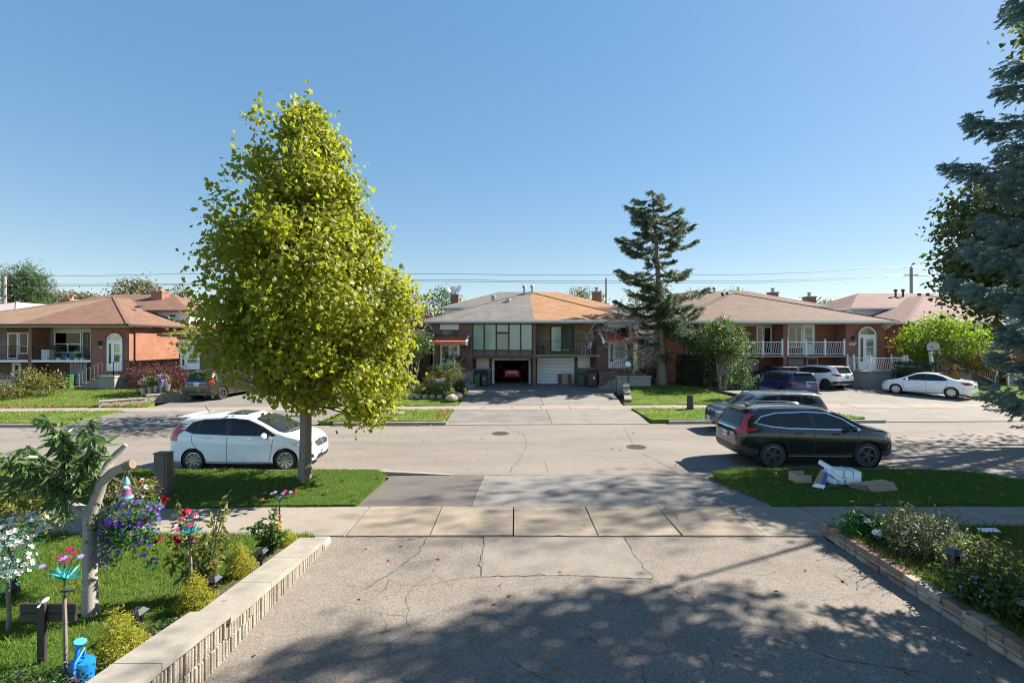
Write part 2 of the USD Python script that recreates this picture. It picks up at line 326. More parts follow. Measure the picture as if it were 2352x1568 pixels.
solid('yellow_paint', (0.62, 0.36, 0.09), 0.55, 0.12, col2=(0.70, 0.43, 0.14))
solid('bark', (0.19, 0.15, 0.12), 0.9, 0.3, scale=12, bump=0.8, bscale=40, stretch=(3, 3, 0.7))
solid('bark_dark', (0.10, 0.078, 0.06), 0.9, 0.35, scale=10, bump=0.8, bscale=30, stretch=(3, 3, 0.7))
solid('bark_spruce', (0.20, 0.155, 0.125), 0.9, 0.3, scale=8, bump=0.8, bscale=30, stretch=(3, 3, 0.8))
solid('twig_dead', (0.30, 0.255, 0.22), 0.9, 0.3, scale=6)
mk('bark_white', {'g': ('geometry', {}), 'mp': ('mapping', {'mapping_type': 'point', 'scale': (1.0, 1.0, 2.6)}), 'n': ('noise_texture', {'scale': 11.0, 'detail': 6.0, 'roughness': 0.7}),
                  'r': ('rgb_ramp', {'ramp': [(0.30, (0.09, 0.075, 0.065)), (0.36, (0.38, 0.335, 0.30)), (0.46, (0.27, 0.235, 0.205)), (0.75, (0.37, 0.33, 0.295))]}),
                  'w': ('wave_texture', {'wave_type': 'bands', 'bands_direction': 'z', 'scale': 22.0, 'distortion': 9.0, 'detail': 4.0}), 'bu': ('bump', {'strength': 0.2, 'distance': 0.004}),
                  'p': ('principled_bsdf', {'roughness': 0.85, 'specular_ior_level': 0.2})},
   [('g.position', 'mp.vector'), ('mp.vector', 'n.vector'), ('n.fac', 'r.fac'), ('r.color', 'p.base_color'), ('g.position', 'w.vector'), ('w.fac', 'bu.height'), ('bu.normal', 'p.normal')])
solid('cut_wood', (0.17, 0.12, 0.08), 0.8, 0.2, scale=20)
flat('glass_dark', (0.012, 0.015, 0.018), 0.03, spec=0.38)
flat('glass_house', (0.03, 0.032, 0.03), 0.04, spec=0.7)
mk('pane', {'f': ('fresnel', {'IOR': 1.55}), 't': ('transparent_bsdf', {'color': (0.86, 0.91, 0.90)}), 'g': ('glossy_bsdf', {'roughness': 0.02, 'color': (0.9, 0.95, 0.95)}), 'm': ('mix_closure', {})},
   [('f.fac', 'm.fac'), ('t.BSDF', 'm.closure1'), ('g.BSDF', 'm.closure2')], surface='m.closure')
mk('pane_tint', {'f': ('fresnel', {'IOR': 1.5}), 't': ('transparent_bsdf', {'color': (0.42, 0.47, 0.46)}), 'g': ('glossy_bsdf', {'roughness': 0.01, 'color': (0.95, 0.97, 1.0)}), 'm': ('mix_closure', {})},
   [('f.fac', 'm.fac'), ('t.BSDF', 'm.closure1'), ('g.BSDF', 'm.closure2')], surface='m.closure')
solid('blind', (0.74, 0.78, 0.77), 0.8, 0.05, scale=2)
solid('curtain', (0.55, 0.54, 0.50), 0.85, 0.15, scale=6, stretch=(8, 8, 0.4))
solid('curtain_dim', (0.16, 0.165, 0.15), 0.85, 0.35, scale=3, stretch=(4, 4, 0.3))
flat('plastic_green', (0.035, 0.12, 0.03), 0.45)
flat('plastic_green_dark', (0.02, 0.075, 0.045), 0.5)
flat('plastic_brown', (0.055, 0.040, 0.034), 0.5)
flat('plastic_black', (0.018, 0.018, 0.020), 0.5)
flat('plastic_white', (0.72, 0.72, 0.72), 0.4)
flat('plastic_blue', (0.008, 0.17, 0.52), 0.35)
flat('plastic_blue_light', (0.05, 0.30, 0.65), 0.35)
flat('crate_blue', (0.02, 0.08, 0.42), 0.5)
flat('tarp_green', (0.01, 0.20, 0.09), 0.5)
solid('cardboard', (0.36, 0.25, 0.17), 0.85, 0.1)
solid('cardboard_dark', (0.15, 0.085, 0.05), 0.85, 0.15)
solid('foam_white', (0.74, 0.76, 0.78), 0.7, 0.05)
flat('print_blue', (0.05, 0.10, 0.35), 0.4)
flat('terracotta', (0.32, 0.11, 0.06), 0.8)
flat('chrome', (0.75, 0.75, 0.76), 0.12, metal=1.0)
flat('rim_silver', (0.50, 0.50, 0.51), 0.25, metal=0.9)
flat('rim_gunmetal', (0.17, 0.17, 0.18), 0.28, metal=0.9)
flat('rim_black', (0.03, 0.03, 0.032), 0.4)
solid('rubber', (0.022, 0.022, 0.023), 0.85, 0.3, scale=30)
flat('black_trim', (0.018, 0.018, 0.019), 0.45)
flat('seam', (0.03, 0.03, 0.032), 0.6)
flat('lamp_red', (0.30, 0.012, 0.015), 0.12, coat=1.0)
flat('lamp_clear', (0.55, 0.57, 0.60), 0.08, metal=0.4, coat=1.0)
flat('lamp_amber', (0.5, 0.14, 0.02), 0.15)
flat('plate_white', (0.62, 0.66, 0.72), 0.5)
flat('plate_ink', (0.03, 0.05, 0.25), 0.5)
flat('plate_green', (0.25, 0.33, 0.28), 0.5)
flat('globe', (0.78, 0.78, 0.76), 0.15, coat=0.5)
ground_mat('paver_red', [(0.3, (0.19, 0.115, 0.09)), (0.7, (0.27, 0.165, 0.125))], 8.0, 60, 0.6)
ground_mat('paver_buff', [(0.3, (0.24, 0.20, 0.15)), (0.7, (0.38, 0.32, 0.25))], 8.0, 60, 0.8)
ground_mat('paver_grey', [(0.3, (0.19, 0.17, 0.16)), (0.7, (0.30, 0.27, 0.25))], 8.0, 60, 0.8)
flat('gnome_blue', (0.12, 0.32, 0.42), 0.5)
flat('gnome_violet', (0.16, 0.07, 0.14), 0.5)
mk('clear_glass', {'f': ('fresnel', {'IOR': 1.6}), 't': ('transparent_bsdf', {'color': (0.88, 0.9, 0.9)}), 'g': ('glossy_bsdf', {'roughness': 0.02}), 'm': ('mix_closure', {})}, [('f.fac', 'm.fac'), ('t.BSDF', 'm.closure1'), ('g.BSDF', 'm.closure2')], surface='m.closure')
flat('solar_black', (0.02, 0.022, 0.03), 0.2)
flat('ink_dark', (0.02, 0.02, 0.02), 0.6)
paint('paint_white', (0.78, 0.79, 0.80)); paint('paint_black', (0.006, 0.006, 0.007), 0.15)
paint('paint_grey', (0.075, 0.085, 0.10), 0.3, 0.5); paint('paint_blue', (0.006, 0.014, 0.075), 0.25, 0.2)
paint('paint_charcoal', (0.02, 0.02, 0.024), 0.25, 0.2); paint('paint_red', (0.38, 0.012, 0.018), 0.25, 0.1); paint('paint_steel', (0.12, 0.16, 0.22), 0.25, 0.5)
leafmat('leaf_plane', [(0, (0.225, 0.252, 0.026)), (0.35, (0.359, 0.359, 0.037)), (0.62, (0.516, 0.457, 0.044)), (0.86, (0.809, 0.596, 0.067)), (0.955, (0.846, 0.681, 0.083)), (0.985, (0.846, 0.319, 0.050)), (1, (0.846, 0.214, 0.034))], 0.48)
leafmat('leaf_dark', [(0, (0.087, 0.114, 0.030)), (0.5, (0.154, 0.174, 0.047)), (0.85, (0.262, 0.217, 0.055)), (1, (0.523, 0.256, 0.077))], 0.35)
leafmat('leaf_green', [(0, (0.056, 0.104, 0.022)), (0.6, (0.120, 0.192, 0.035)), (1, (0.240, 0.288, 0.048))], 0.4)
leafmat('leaf_lime', [(0, (0.138, 0.219, 0.018)), (0.5, (0.240, 0.332, 0.023)), (1, (0.413, 0.436, 0.034))], 0.5)
leafmat('leaf_autumn', [(0, (0.104, 0.098, 0.026)), (0.5, (0.221, 0.156, 0.033)), (0.8, (0.338, 0.195, 0.039)), (1, (0.390, 0.143, 0.039))], 0.35)
leafmat('leaf_rust', [(0, (0.12, 0.05, 0.025)), (0.6, (0.22, 0.085, 0.04)), (1, (0.20, 0.13, 0.04))], 0.35)
leafmat('leaf_orange', [(0, (0.20, 0.16, 0.03)), (0.4, (0.32, 0.18, 0.035)), (0.75, (0.45, 0.17, 0.05)), (1, (0.48, 0.10, 0.04))], 0.4)
leafmat('leaf_maroon', [(0, (0.096, 0.035, 0.032)), (0.6, (0.192, 0.067, 0.054)), (1, (0.320, 0.120, 0.088))], 0.3)
leafmat('leaf_pine', [(0, (0.069, 0.117, 0.035)), (0.6, (0.146, 0.205, 0.058)), (1, (0.273, 0.293, 0.088))], 0.2)
leafmat('leaf_spruce', [(0, (0.072, 0.110, 0.057)), (0.6, (0.145, 0.196, 0.095)), (0.93, (0.247, 0.270, 0.123)), (1, (0.407, 0.245, 0.095))], 0.28)
leafmat('leaf_blue', [(0, (0.165, 0.246, 0.229)), (0.5, (0.329, 0.434, 0.418)), (0.9, (0.592, 0.694, 0.644)), (1, (0.527, 0.606, 0.323))], 0.25)
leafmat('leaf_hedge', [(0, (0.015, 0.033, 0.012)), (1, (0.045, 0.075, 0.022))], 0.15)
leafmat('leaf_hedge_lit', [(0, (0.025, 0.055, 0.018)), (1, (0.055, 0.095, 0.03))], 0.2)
leafmat('leaf_peach', [(0, (0.092, 0.156, 0.052)), (0.6, (0.176, 0.258, 0.092)), (0.96, (0.276, 0.349, 0.147)), (1, (0.460, 0.240, 0.111))], 0.3, rough=0.35)
leafmat('leaf_gold', [(0, (0.257, 0.257, 0.020)), (0.5, (0.592, 0.532, 0.025)), (1, (0.680, 0.680, 0.039))], 0.3)
leafmat('leaf_olive', [(0, (0.149, 0.149, 0.034)), (0.6, (0.299, 0.276, 0.081)), (1, (0.414, 0.322, 0.138))], 0.35)
grassmat('leaf_grass', [(0, (0.105, 0.188, 0.019)), (0.6, (0.196, 0.314, 0.025)), (0.92, (0.324, 0.403, 0.044)), (1, (0.648, 0.448, 0.156))], (0.20, 0.21, 0.055))
grassmat('leaf_grass_dry', [(0, (0.100, 0.150, 0.018)), (0.6, (0.172, 0.212, 0.033)), (0.85, (0.286, 0.263, 0.071)), (1, (0.485, 0.337, 0.155))], (0.27, 0.24, 0.09), 0.7)
leafmat('leaf_litter', [(0, (0.30, 0.11, 0.03)), (0.5, (0.42, 0.18, 0.06)), (1, (0.30, 0.16, 0.08))], 0.25)
leafmat('leaf_lavender', [(0, (0.10, 0.12, 0.06)), (0.6, (0.18, 0.19, 0.10)), (1, (0.30, 0.27, 0.18))], 0.3)
leafmat('leaf_bright', [(0, (0.03, 0.14, 0.015)), (1, (0.10, 0.30, 0.03))], 0.35)
leafmat('leaf_teal', [(0, (0.02, 0.18, 0.12)), (1, (0.10, 0.36, 0.24))], 0.35)
leafmat('petal_purple', [(0, (0.16, 0.06, 0.42)), (0.6, (0.29, 0.15, 0.58)), (1, (0.46, 0.32, 0.72))], 0.3)
leafmat('petal_white', [(0, (0.68, 0.68, 0.66)), (1, (0.82, 0.82, 0.80))], 0.3, tcol=1.0)
leafmat('petal_red', [(0, (0.24, 0.008, 0.012)), (1, (0.46, 0.02, 0.03))], 0.3)
leafmat('petal_pink', [(0, (0.55, 0.05, 0.14)), (0.6, (0.62, 0.20, 0.26)), (1, (0.75, 0.42, 0.46))], 0.3, tcol=1.1)
leafmat('petal_magenta', [(0, (0.42, 0.01, 0.10)), (1, (0.56, 0.04, 0.18))], 0.3)
leafmat('petal_lilac', [(0, (0.44, 0.30, 0.60)), (1, (0.60, 0.46, 0.72))], 0.3, tcol=1.1)
leafmat('petal_yellow', [(0, (0.65, 0.48, 0.08)), (1, (0.75, 0.66, 0.30))], 0.3, tcol=1.1)
leafmat('petal_orange', [(0, (0.55, 0.20, 0.04)), (1, (0.65, 0.34, 0.10))], 0.3, tcol=1.1)
leafmat('leaf_turquoise', [(0, (0.08, 0.42, 0.42)), (1, (0.16, 0.58, 0.58))], 0.5)
# ------------------------------------------------------------------ ground, road, pavements, lawns
def sstep(a, b, t): t = np.clip((np.asarray(t, float) - a) / (b - a), 0, 1); return t * t * (3 - 2 * t)
def far_kerb(x): return 20.5 + 0.03 * x
def far_walk(x): return 24.25 + 0.035 * x
def zf_far(x, y): return 0.25 * np.clip((np.asarray(y) - 25.7 - 0.035 * np.asarray(x)) / 9.0, 0, 1)
def zf_farlawn(x, y):
    y0 = 25.7 + 0.035 * np.asarray(x)
    return 0.02 + 0.34 * sstep(0, 8, np.asarray(y) - y0) + 0.05 * meshkit.noise(np.stack(np.broadcast_arrays(np.asarray(x) * 0.5, np.asarray(y) * 0.5, 0.0), -1), 3)
def zf_leftlawn(x, y): return 0.03 + 0.27 * np.clip((8.5 - np.asarray(y)) / 4.0, 0, 1.3)
def zf_rightlawn(x, y): return 0.17 + 0.04 * meshkit.noise(np.stack(np.broadcast_arrays(np.asarray(x) * 0.9, np.asarray(y) * 0.9, 0.0), -1), 5)
def zf_boul(x, y): return 0.03 + 0.03 * meshkit.noise(np.stack(np.broadcast_arrays(np.asarray(x) * 0.8, np.asarray(y) * 0.8, 0.0), -1), 9)
def sheet(poly, zf, step=0.6, skirt=0.15):
    P = Polygon(poly).buffer(0); b = []
    xy = np.array(P.exterior.coords)
    for a, c in zip(xy[:-1], xy[1:]):
        n = max(1, int(np.linalg.norm(c - a) / step)); b += [a + (c - a) * k / n for k in range(n)]
    b = np.array(b); x0, y0, x1, y1 = P.bounds
    gx, gy = np.meshgrid(np.arange(x0 + step / 2, x1, step), np.arange(y0 + step / 2, y1, step)); g = np.stack([gx.ravel(), gy.ravel()], 1)
    g = g[contains_xy(P.buffer(-step * 0.4), g[:, 0], g[:, 1])] if len(g) else g
    p = np.vstack([b, g]); t = Delaunay(p).simplices; c = p[t].mean(1); t = t[contains_xy(P, c[:, 0], c[:, 1])]
    d = np.cross(np.append(p[t[:, 1]] - p[t[:, 0]], np.zeros((len(t), 1)), 1), np.append(p[t[:, 2]] - p[t[:, 0]], np.zeros((len(t), 1)), 1))[:, 2]
    t[d < 0] = t[d < 0][:, ::-1]
    z = np.broadcast_to(zf(p[:, 0], p[:, 1]), (len(p),)); v = np.column_stack([p, z])
    if skirt:
        nb = len(b); k = len(v); v = np.vstack([v, v[:nb] - [0, 0, skirt]]); i = np.arange(nb); j = (i + 1) % nb
        t = np.vstack([t, np.stack([i, k + i, k + j], 1), np.stack([i, k + j, j], 1)])
    return v, t
def level(z): return lambda x, y: np.full(np.shape(x), z)
def ground(name, label, cat, mesh, mat): return single(name, mesh, mat, label, cat, kind='structure', smooth=40)
def ribbon(pts, w, z, jit=0.0, seed=0):
    """A thin irregular strip lying on the ground: a crack."""
    r = np.random.default_rng(seed); p = np.array(pts, float); q = []
    for a, b in zip(p[:-1], p[1:]):
        n = max(2, int(np.linalg.norm(b - a) / 0.12)); q += [a + (b - a) * k / n for k in range(n)]
    q = np.array(q + [p[-1]]); q[1:-1] += r.normal(0, jit, (len(q) - 2, 2))
    t = np.gradient(q, axis=0); t /= np.linalg.norm(t, axis=1, keepdims=True) + 1e-9; nn = np.stack([-t[:, 1], t[:, 0]], 1)
    ww = 0.42 * w * r.uniform(0.25, 1.3, (len(q), 1)) / 2; zz = np.broadcast_to(z(q[:, 0], q[:, 1]) if callable(z) else z, (len(q),))[:, None]
    v = np.vstack([np.hstack([q + nn * ww, zz]), np.hstack([q - nn * ww, zz])]); n = len(q); i = np.arange(n - 1)
    return v, np.vstack([np.stack([n + i, n + i + 1, i + 1], 1), np.stack([n + i, i + 1, i], 1)])

ground('ground', 'flat earth spreading under and beyond the whole street', 'ground', slab([(-500, -60, -0.2), (500, -60, -0.2), (500, 900, -0.2), (-500, 900, -0.2)], 0.3), 'terrain')
road = thing('road', 'light grey asphalt street crossing the picture between the two kerbs', 'road', kind='structure')
part(road, 'surface', sheet([(-60, 12.6), (60, 12.6), (60, 22.5), (-60, 18.7)], level(-0.12), 4.0, 0.05), 'road')
for k, (pts, w) in enumerate([([(-0.3, 20.3), (0.1, 18.9), (0.45, 18.5), (0.5, 16.5), (0.25, 14.6), (-0.1, 13.0)], 0.035), ([(0.95, 14.4), (1.0, 13.0)], 0.02), ([(4.6, 19.8), (4.3, 17.2), (4.15, 16.0)], 0.03),
                              ([(4.15, 15.3), (4.45, 13.6), (4.5, 12.8)], 0.03), ([(-5.8, 18.8), (-7.2, 17.2), (-7.4, 16.4)], 0.03), ([(11.5, 17.0), (16, 16.0), (22, 16.6)], 0.03), ([(-16, 16.6), (-10, 16.9), (-4, 16.8), (3, 17.0)], 0.02)]):
    part(road, 'crack', ribbon(pts, w, -0.1165, 0.02, k), 'crack')
for k in range(9):
    x, y = rng.uniform(-12, 14), rng.uniform(13.5, 19)
    part(road, 'stain', ribbon([(x, y), (x + rng.uniform(0.3, 0.8), y + rng.uniform(-0.08, 0.08))], 0.03, -0.1166, 0.015, 90 + k), 'crack')

# near pavement: one slab after another
WALKX = [0.03 + 1.5 * k for k in range(-10, 12)]
walk = thing('sidewalk', 'near concrete pavement of square slabs along the end of the driveway', 'pavement', kind='structure')
part(walk, 'bedding', sheet([(-16, 8.5), (17, 8.5), (17, 10.05), (-16, 9.7)], level(-0.055), 3.0, 0.05), 'dirt')
for a, b in zip(WALKX[:-1], WALKX[1:]):
    f0 = lambda x: 8.53 if x > -3.2 else 8.53 - 0.012 * (x + 3.2)
    f1 = lambda x: 10.02 if x > -3.2 else 10.02 + 0.03 * (x + 3.2)
    g = 0.012; dz = rng.uniform(-0.008, 0.008, 4); j = rng.uniform(-0.012, 0.012, 8)
    top = [(a + g + j[0], f0(a) + j[1], dz[0]), (b - g + j[2], f0(b) + j[3], dz[1]), (b - g + j[4], f1(b) + j[5], dz[2]), (a + g + j[6], f1(a) + j[7], dz[3])]
    part(walk, 'slab', slab(top, 0.1), 'concrete' if a > -3.5 and a < 4 else 'concrete_far')
for k, pts in enumerate([[(3.2, 10.0), (3.05, 9.7), (3.25, 9.55), (3.2, 9.2)], [(-5.2, 9.9), (-5.6, 9.6)], [(9.3, 9.5), (10.5, 9.35), (11.5, 9.2)]]):
    part(walk, 'crack', ribbon(pts, 0.02, 0.011, 0.015, 30 + k), 'crack')

drive = thing('driveway', 'wide cracked asphalt driveway between the stone garden wall and the brick bed edging', 'driveway', kind='structure')
part(drive, 'surface', sheet([(-3.2, 1.5), (5.5, 1.5), (5.5, 8.5), (-3.2, 8.5)], level(-0.012), 1.5, 0.1), 'asphalt_drive')
part(drive, 'patch', sheet([(-0.5, 8.48), (1.95, 8.48), (1.98, 7.7), (2.05, 6.98), (0.8, 7.1), (-0.45, 7.05)], level(-0.0078), 0.6, 0.0), 'asphalt_patch')
zc = -0.005
for k, (pts, w) in enumerate([([(-0.5, 8.48), (-0.48, 7.6), (-0.45, 7.05)], 0.03), ([(-0.45, 7.05), (0.8, 7.1), (2.05, 6.98)], 0.022), ([(2.0, 8.48), (1.98, 7.7), (2.05, 6.98), (2.35, 6.5), (2.6, 6.2), (2.75, 5.75), (3.0, 5.55), (3.6, 5.2), (4.3, 5.0), (4.8, 4.6)], 0.022),
                              ([(-1.5, 8.45), (-1.55, 7.8), (-1.75, 7.3), (-2.05, 6.7)], 0.03), ([(-0.45, 7.05), (-1.2, 6.85), (-1.6, 6.8)], 0.015), ([(0.9, 5.6), (1.4, 5.2), (1.3, 4.6)], 0.015)]):
    part(drive, 'crack', ribbon(pts, w, zc, 0.018, 50 + k), 'crack')
rc = np.random.default_rng(88)
for k in range(16):
    x, y = rc.uniform(-2.8, 4.8), rc.uniform(4.2, 8.2); a = rc.uniform(0, 6.28); pts = [(x, y)]
    for _ in range(rc.integers(2, 6)):
        a += rc.normal(0, 0.5); x, y = x + 0.3 * math.cos(a), y + 0.3 * math.sin(a)
        if not (-3.05 < x < 5.2 and y < 8.45): break
        pts.append((x, y))
    if len(pts) > 2: part(drive, 'crack', ribbon(pts, 0.012, zc, 0.012, 700 + k), 'crack')
part(drive, 'joint', ribbon([(-3.1, 8.505), (-1, 8.495), (1.2, 8.5), (3, 8.515), (5.3, 8.5)], 0.05, 0.002, 0.012, 77), 'dirt')

apr = thing('driveway_apron', 'asphalt apron from pavement to road, fresh dark half beside worn pale half', 'driveway', kind='structure')
zap = lambda x, y: -0.004 - 0.108 * sstep(10.3, 12.9, y)
part(apr, 'dark_half', sheet([(-3.25, 10.0), (-0.85, 10.0), (-0.82, 11.0), (-0.74, 12.75), (-3.2, 12.75)], zap, 0.5, 0.08), 'asphalt_dark')
part(apr, 'worn_half', sheet([(-0.84, 10.0), (5.45, 10.0), (5.6, 11.2), (5.5, 12.75), (-0.73, 12.75), (-0.81, 11.0)], zap, 0.5, 0.08), 'asphalt_worn')
za2 = lambda x, y: zap(x, y) + 0.006
for k, pts in enumerate([[(-0.2, 10.05), (-0.05, 10.5)], [(-0.6, 11.0), (1.5, 11.15), (3.5, 11.05), (5.2, 11.3)], [(2.6, 10.0), (2.7, 10.3), (3.2, 10.6)]]):
    part(apr, 'crack', ribbon(pts, 0.02, za2, 0.015, 60 + k), 'crack')
part(apr, 'joint', ribbon([(-3.1, 12.76), (-0.7, 12.74), (2.5, 12.77), (5.4, 12.75)], 0.05, -0.108, 0.01, 78), 'crack')

# lawns near the camera
LEFTLAWN = [(-14, 2.0), (-3.45, 2.0), (-3.45, 8.3), (-3.6, 8.48), (-14, 8.6)]
BOUL_L = [(-15, 9.72), (-3.28, 10.04), (-3.2, 11.4), (-3.25, 12.3), (-3.6, 12.72), (-15, 12.72)]
BOUL_R = [(5.5, 10.05), (5.9, 10.04), (16, 10.2), (14.2, 11.0), (12.6, 11.75), (11.9, 12.55), (11.2, 12.8), (6.2, 12.9), (5.3, 12.6), (5.15, 12.2), (5.3, 11.2)]
RIGHTLAWN = [(5.62, 1.8), (14, 1.8), (14, 8.5), (5.9, 8.45), (5.62, 8.3)]
ground('lawn', 'sunlit garden lawn sloping down to the near pavement', 'lawn', sheet(LEFTLAWN, zf_leftlawn, 0.5, 0.3), 'grass_soil')
ground('lawn', 'leaf-strewn grass verge under the big plane tree', 'lawn', sheet(BOUL_L, zf_boul, 0.5, 0.18), 'grass_soil')
ground('lawn', 'shaded grass verge on which the discarded boxes lie', 'lawn', sheet(BOUL_R, zf_boul, 0.5, 0.18), 'grass_soil')
ground('lawn', 'raised front lawn behind the brick-edged flower bed', 'lawn', sheet(RIGHTLAWN, zf_rightlawn, 0.5, 0.25), 'grass_soil')

# far side: kerb stones, pavement slabs, verges, driveways, lawns
kerb = thing('kerb', 'far concrete kerb of long stones along the road', 'kerb', kind='structure')
for x in np.arange(-34, 34, 2.4):
    if -19.3 < x + 1.2 < -8.5 or -3 < x + 1.2 < 6.3 or x > 15.4: continue
    h = rng.uniform(-0.006, 0.006)
    part(kerb, 'kerb_stone', slab([(x + 0.01, far_kerb(x), 0.005 + h), (x + 2.39, far_kerb(x + 2.4), 0.005 + h), (x + 2.39, far_kerb(x + 2.4) + 0.16, 0.012 + h), (x + 0.01, far_kerb(x) + 0.16, 0.012 + h)], 0.2), 'concrete_grey')
for x in np.arange(-3.0, 5.9, 1.28):
    part(kerb, 'dropped_kerb_stone', slab([(x + 0.01, far_kerb(x) + 0.02, -0.095), (x + 1.27, far_kerb(x + 1.28) + 0.02, -0.095), (x + 1.27, far_kerb(x + 1.28) + 0.22, -0.08), (x + 0.01, far_kerb(x) + 0.22, -0.08)], 0.1), 'concrete_far')
kerb2 = thing('kerb', 'near kerb edge between the driveway apron and the verge', 'kerb', kind='structure')
for a, b in [(-15, -12.6), (-12.6, -10.2), (-10.2, -7.8), (-7.8, -5.4), (-5.4, -3.4)]:
    part(kerb2, 'kerb_stone', slab([(a + 0.01, 12.74, 0.0), (b - 0.01, 12.74, 0.0), (b - 0.01, 12.9, -0.005), (a + 0.01, 12.9, -0.005)], 0.2), 'concrete_grey')
part(kerb2, 'kerb_end', slab([(-3.38, 12.74, -0.01), (-1.6, 12.76, -0.1), (-1.6, 12.86, -0.1), (-3.38, 12.9, -0.02)], 0.1), 'concrete_grey')
for a, b in [(6.3, 8.7), (8.7, 11.1)]:
    part(kerb2, 'kerb_stone', slab([(a + 0.01, 12.92, -0.005), (b - 0.01, 12.86, -0.005), (b - 0.01, 13.02, -0.01), (a + 0.01, 13.08, -0.01)], 0.2), 'concrete_grey')
fw = thing('sidewalk', 'far concrete pavement running past the houses across the road', 'pavement', kind='structure')
for x in np.arange(-33, 36, 1.5):
    h = rng.uniform(-0.006, 0.006); g = 0.012
    y = far_walk
    part(fw, 'slab', slab([(x + g, y(x), h), (x + 1.5 - g, y(x + 1.5), h), (x + 1.5 - g, y(x + 1.5) + 1.45, h + 0.004), (x + g, y(x) + 1.45, h + 0.004)], 0.1), 'concrete_far')
part(fw, 'bedding', sheet([(-33, far_walk(-33)), (36, far_walk(36)), (36, far_walk(36) + 1.45), (-33, far_walk(-33) + 1.45)], level(-0.03), 6, 0.1), 'dirt')
def fdrive(label, xa, xb, mat, y1=37.0, xa2=None, xb2=None):
    d = thing('driveway', label, 'driveway', kind='structure')
    k = far_kerb; zap2 = lambda x, y: -0.1 + 0.094 * sstep(0.1, 2.2, y - 20.5 - 0.03 * x)
    part(d, 'apron', sheet([(xa, k(xa) + 0.2), (xb, k(xb) + 0.2), (xb, far_walk(xb) - 0.012), (xa, far_walk(xa) - 0.012)], zap2, 0.8, 0.05), mat)
    part(d, 'surface', sheet([(xa, far_walk(xa) + 1.46), (xb, far_walk(xb) + 1.46), (xb if xb2 is None else xb2, y1), (xa if xa2 is None else xa2, y1)], lambda x, y: zf_far(x, y) - 0.004, 1.5, 0.1), mat)
    return d
d1 = fdrive('old cracked asphalt driveway leading to the open garage', -2.9, 1.72, 'asphalt_far', 40.2)
d2 = fdrive('pale concrete driveway leading to the white closed garage door', 1.74, 6.0, 'concrete_drive', 37.0, None, 7.2)
for k, pts in enumerate([[(1.9, 33), (2.6, 29), (2.9, 26)], [(3.6, 27.2), (4.6, 27.6), (5.8, 27.0)], [(3.0, 29.5), (4.2, 30.6)]]):
    part(d2, 'crack', ribbon(pts, 0.04, lambda x, y: zf_far(x, y) + 0.003, 0.04, 200 + k), 'crack')
fdrive('wide shaded asphalt driveway beside the block retaining wall', -19.0, -8.3, 'asphalt_far', 36.0)
fdrive('broad asphalt driveway full of parked cars at house number 247', 15.6, 27.3, 'concrete_drive', 37.0, 12.6, 29.5)
FL = {'a': [(-34, far_walk(-34) + 1.47), (-19.1, far_walk(-19.1) + 1.47), (-20.2, 27.4), (-21.4, 34), (-38, 34)],
      'b': [(-8.2, far_walk(-8.2) + 1.47), (-3.0, far_walk(-3) + 1.47), (-3.0, 31.5), (-4.2, 33), (-4.2, 36.5), (-8.2, 36.5)],
      'c': [(6.15, far_walk(6.15) + 1.47), (14.4, far_walk(14.4) + 1.47), (12.9, 30), (12.4, 36.2), (9.2, 36.2), (7.4, 31), (6.15, 27)],
      'd': [(27.4, far_walk(27.4) + 1.47), (44, far_walk(44) + 1.47), (44, 37), (29.0, 37), (28.4, 31)],
      'e': [(-34, far_kerb(-34) + 0.17), (-19.1, far_kerb(-19.1) + 0.17), (-19.2, far_walk(-19) - 0.01), (-34, far_walk(-34) - 0.01)],
      'f': [(-8.2, far_kerb(-8.2) + 0.17), (-3.0, far_kerb(-3) + 0.17), (-3.0, far_walk(-3) - 0.01), (-8.2, far_walk(-8.2) - 0.01)],
      'g': [(6.1, far_kerb(6.1) + 0.17), (15.2, far_kerb(15.2) + 0.17), (15.9, far_kerb(15.9) + 0.6), (14.4, far_walk(14.4) - 0.01), (6.1, far_walk(6.1) - 0.01)],
      'h': [(27.4, far_kerb(27.4) + 0.6), (44, far_kerb(44) + 0.2), (44, far_walk(44) - 0.01), (28.4, far_walk(28.4) - 0.01)]}
FLAB = {'a': 'sloping front lawn below the arched-door brick house', 'b': 'small front lawn with boulder and clipped shrubs beside the open garage drive', 'c': 'bright front lawn around the old spruce and dark hedge',
        'd': 'front lawn of the far house beside the parked white sedan', 'e': 'far grass verge in front of the sloping lawn', 'f': 'dry grass verge around the yellow hydrant', 'g': 'grass verge around the brown bollard', 'h': 'grass verge beyond the white sedan'}
for k, P in FL.items():
    ground('lawn', FLAB[k], 'lawn', sheet(P, zf_farlawn if k in 'abcd' else zf_boul, 1.0, 0.3), 'grass_far')

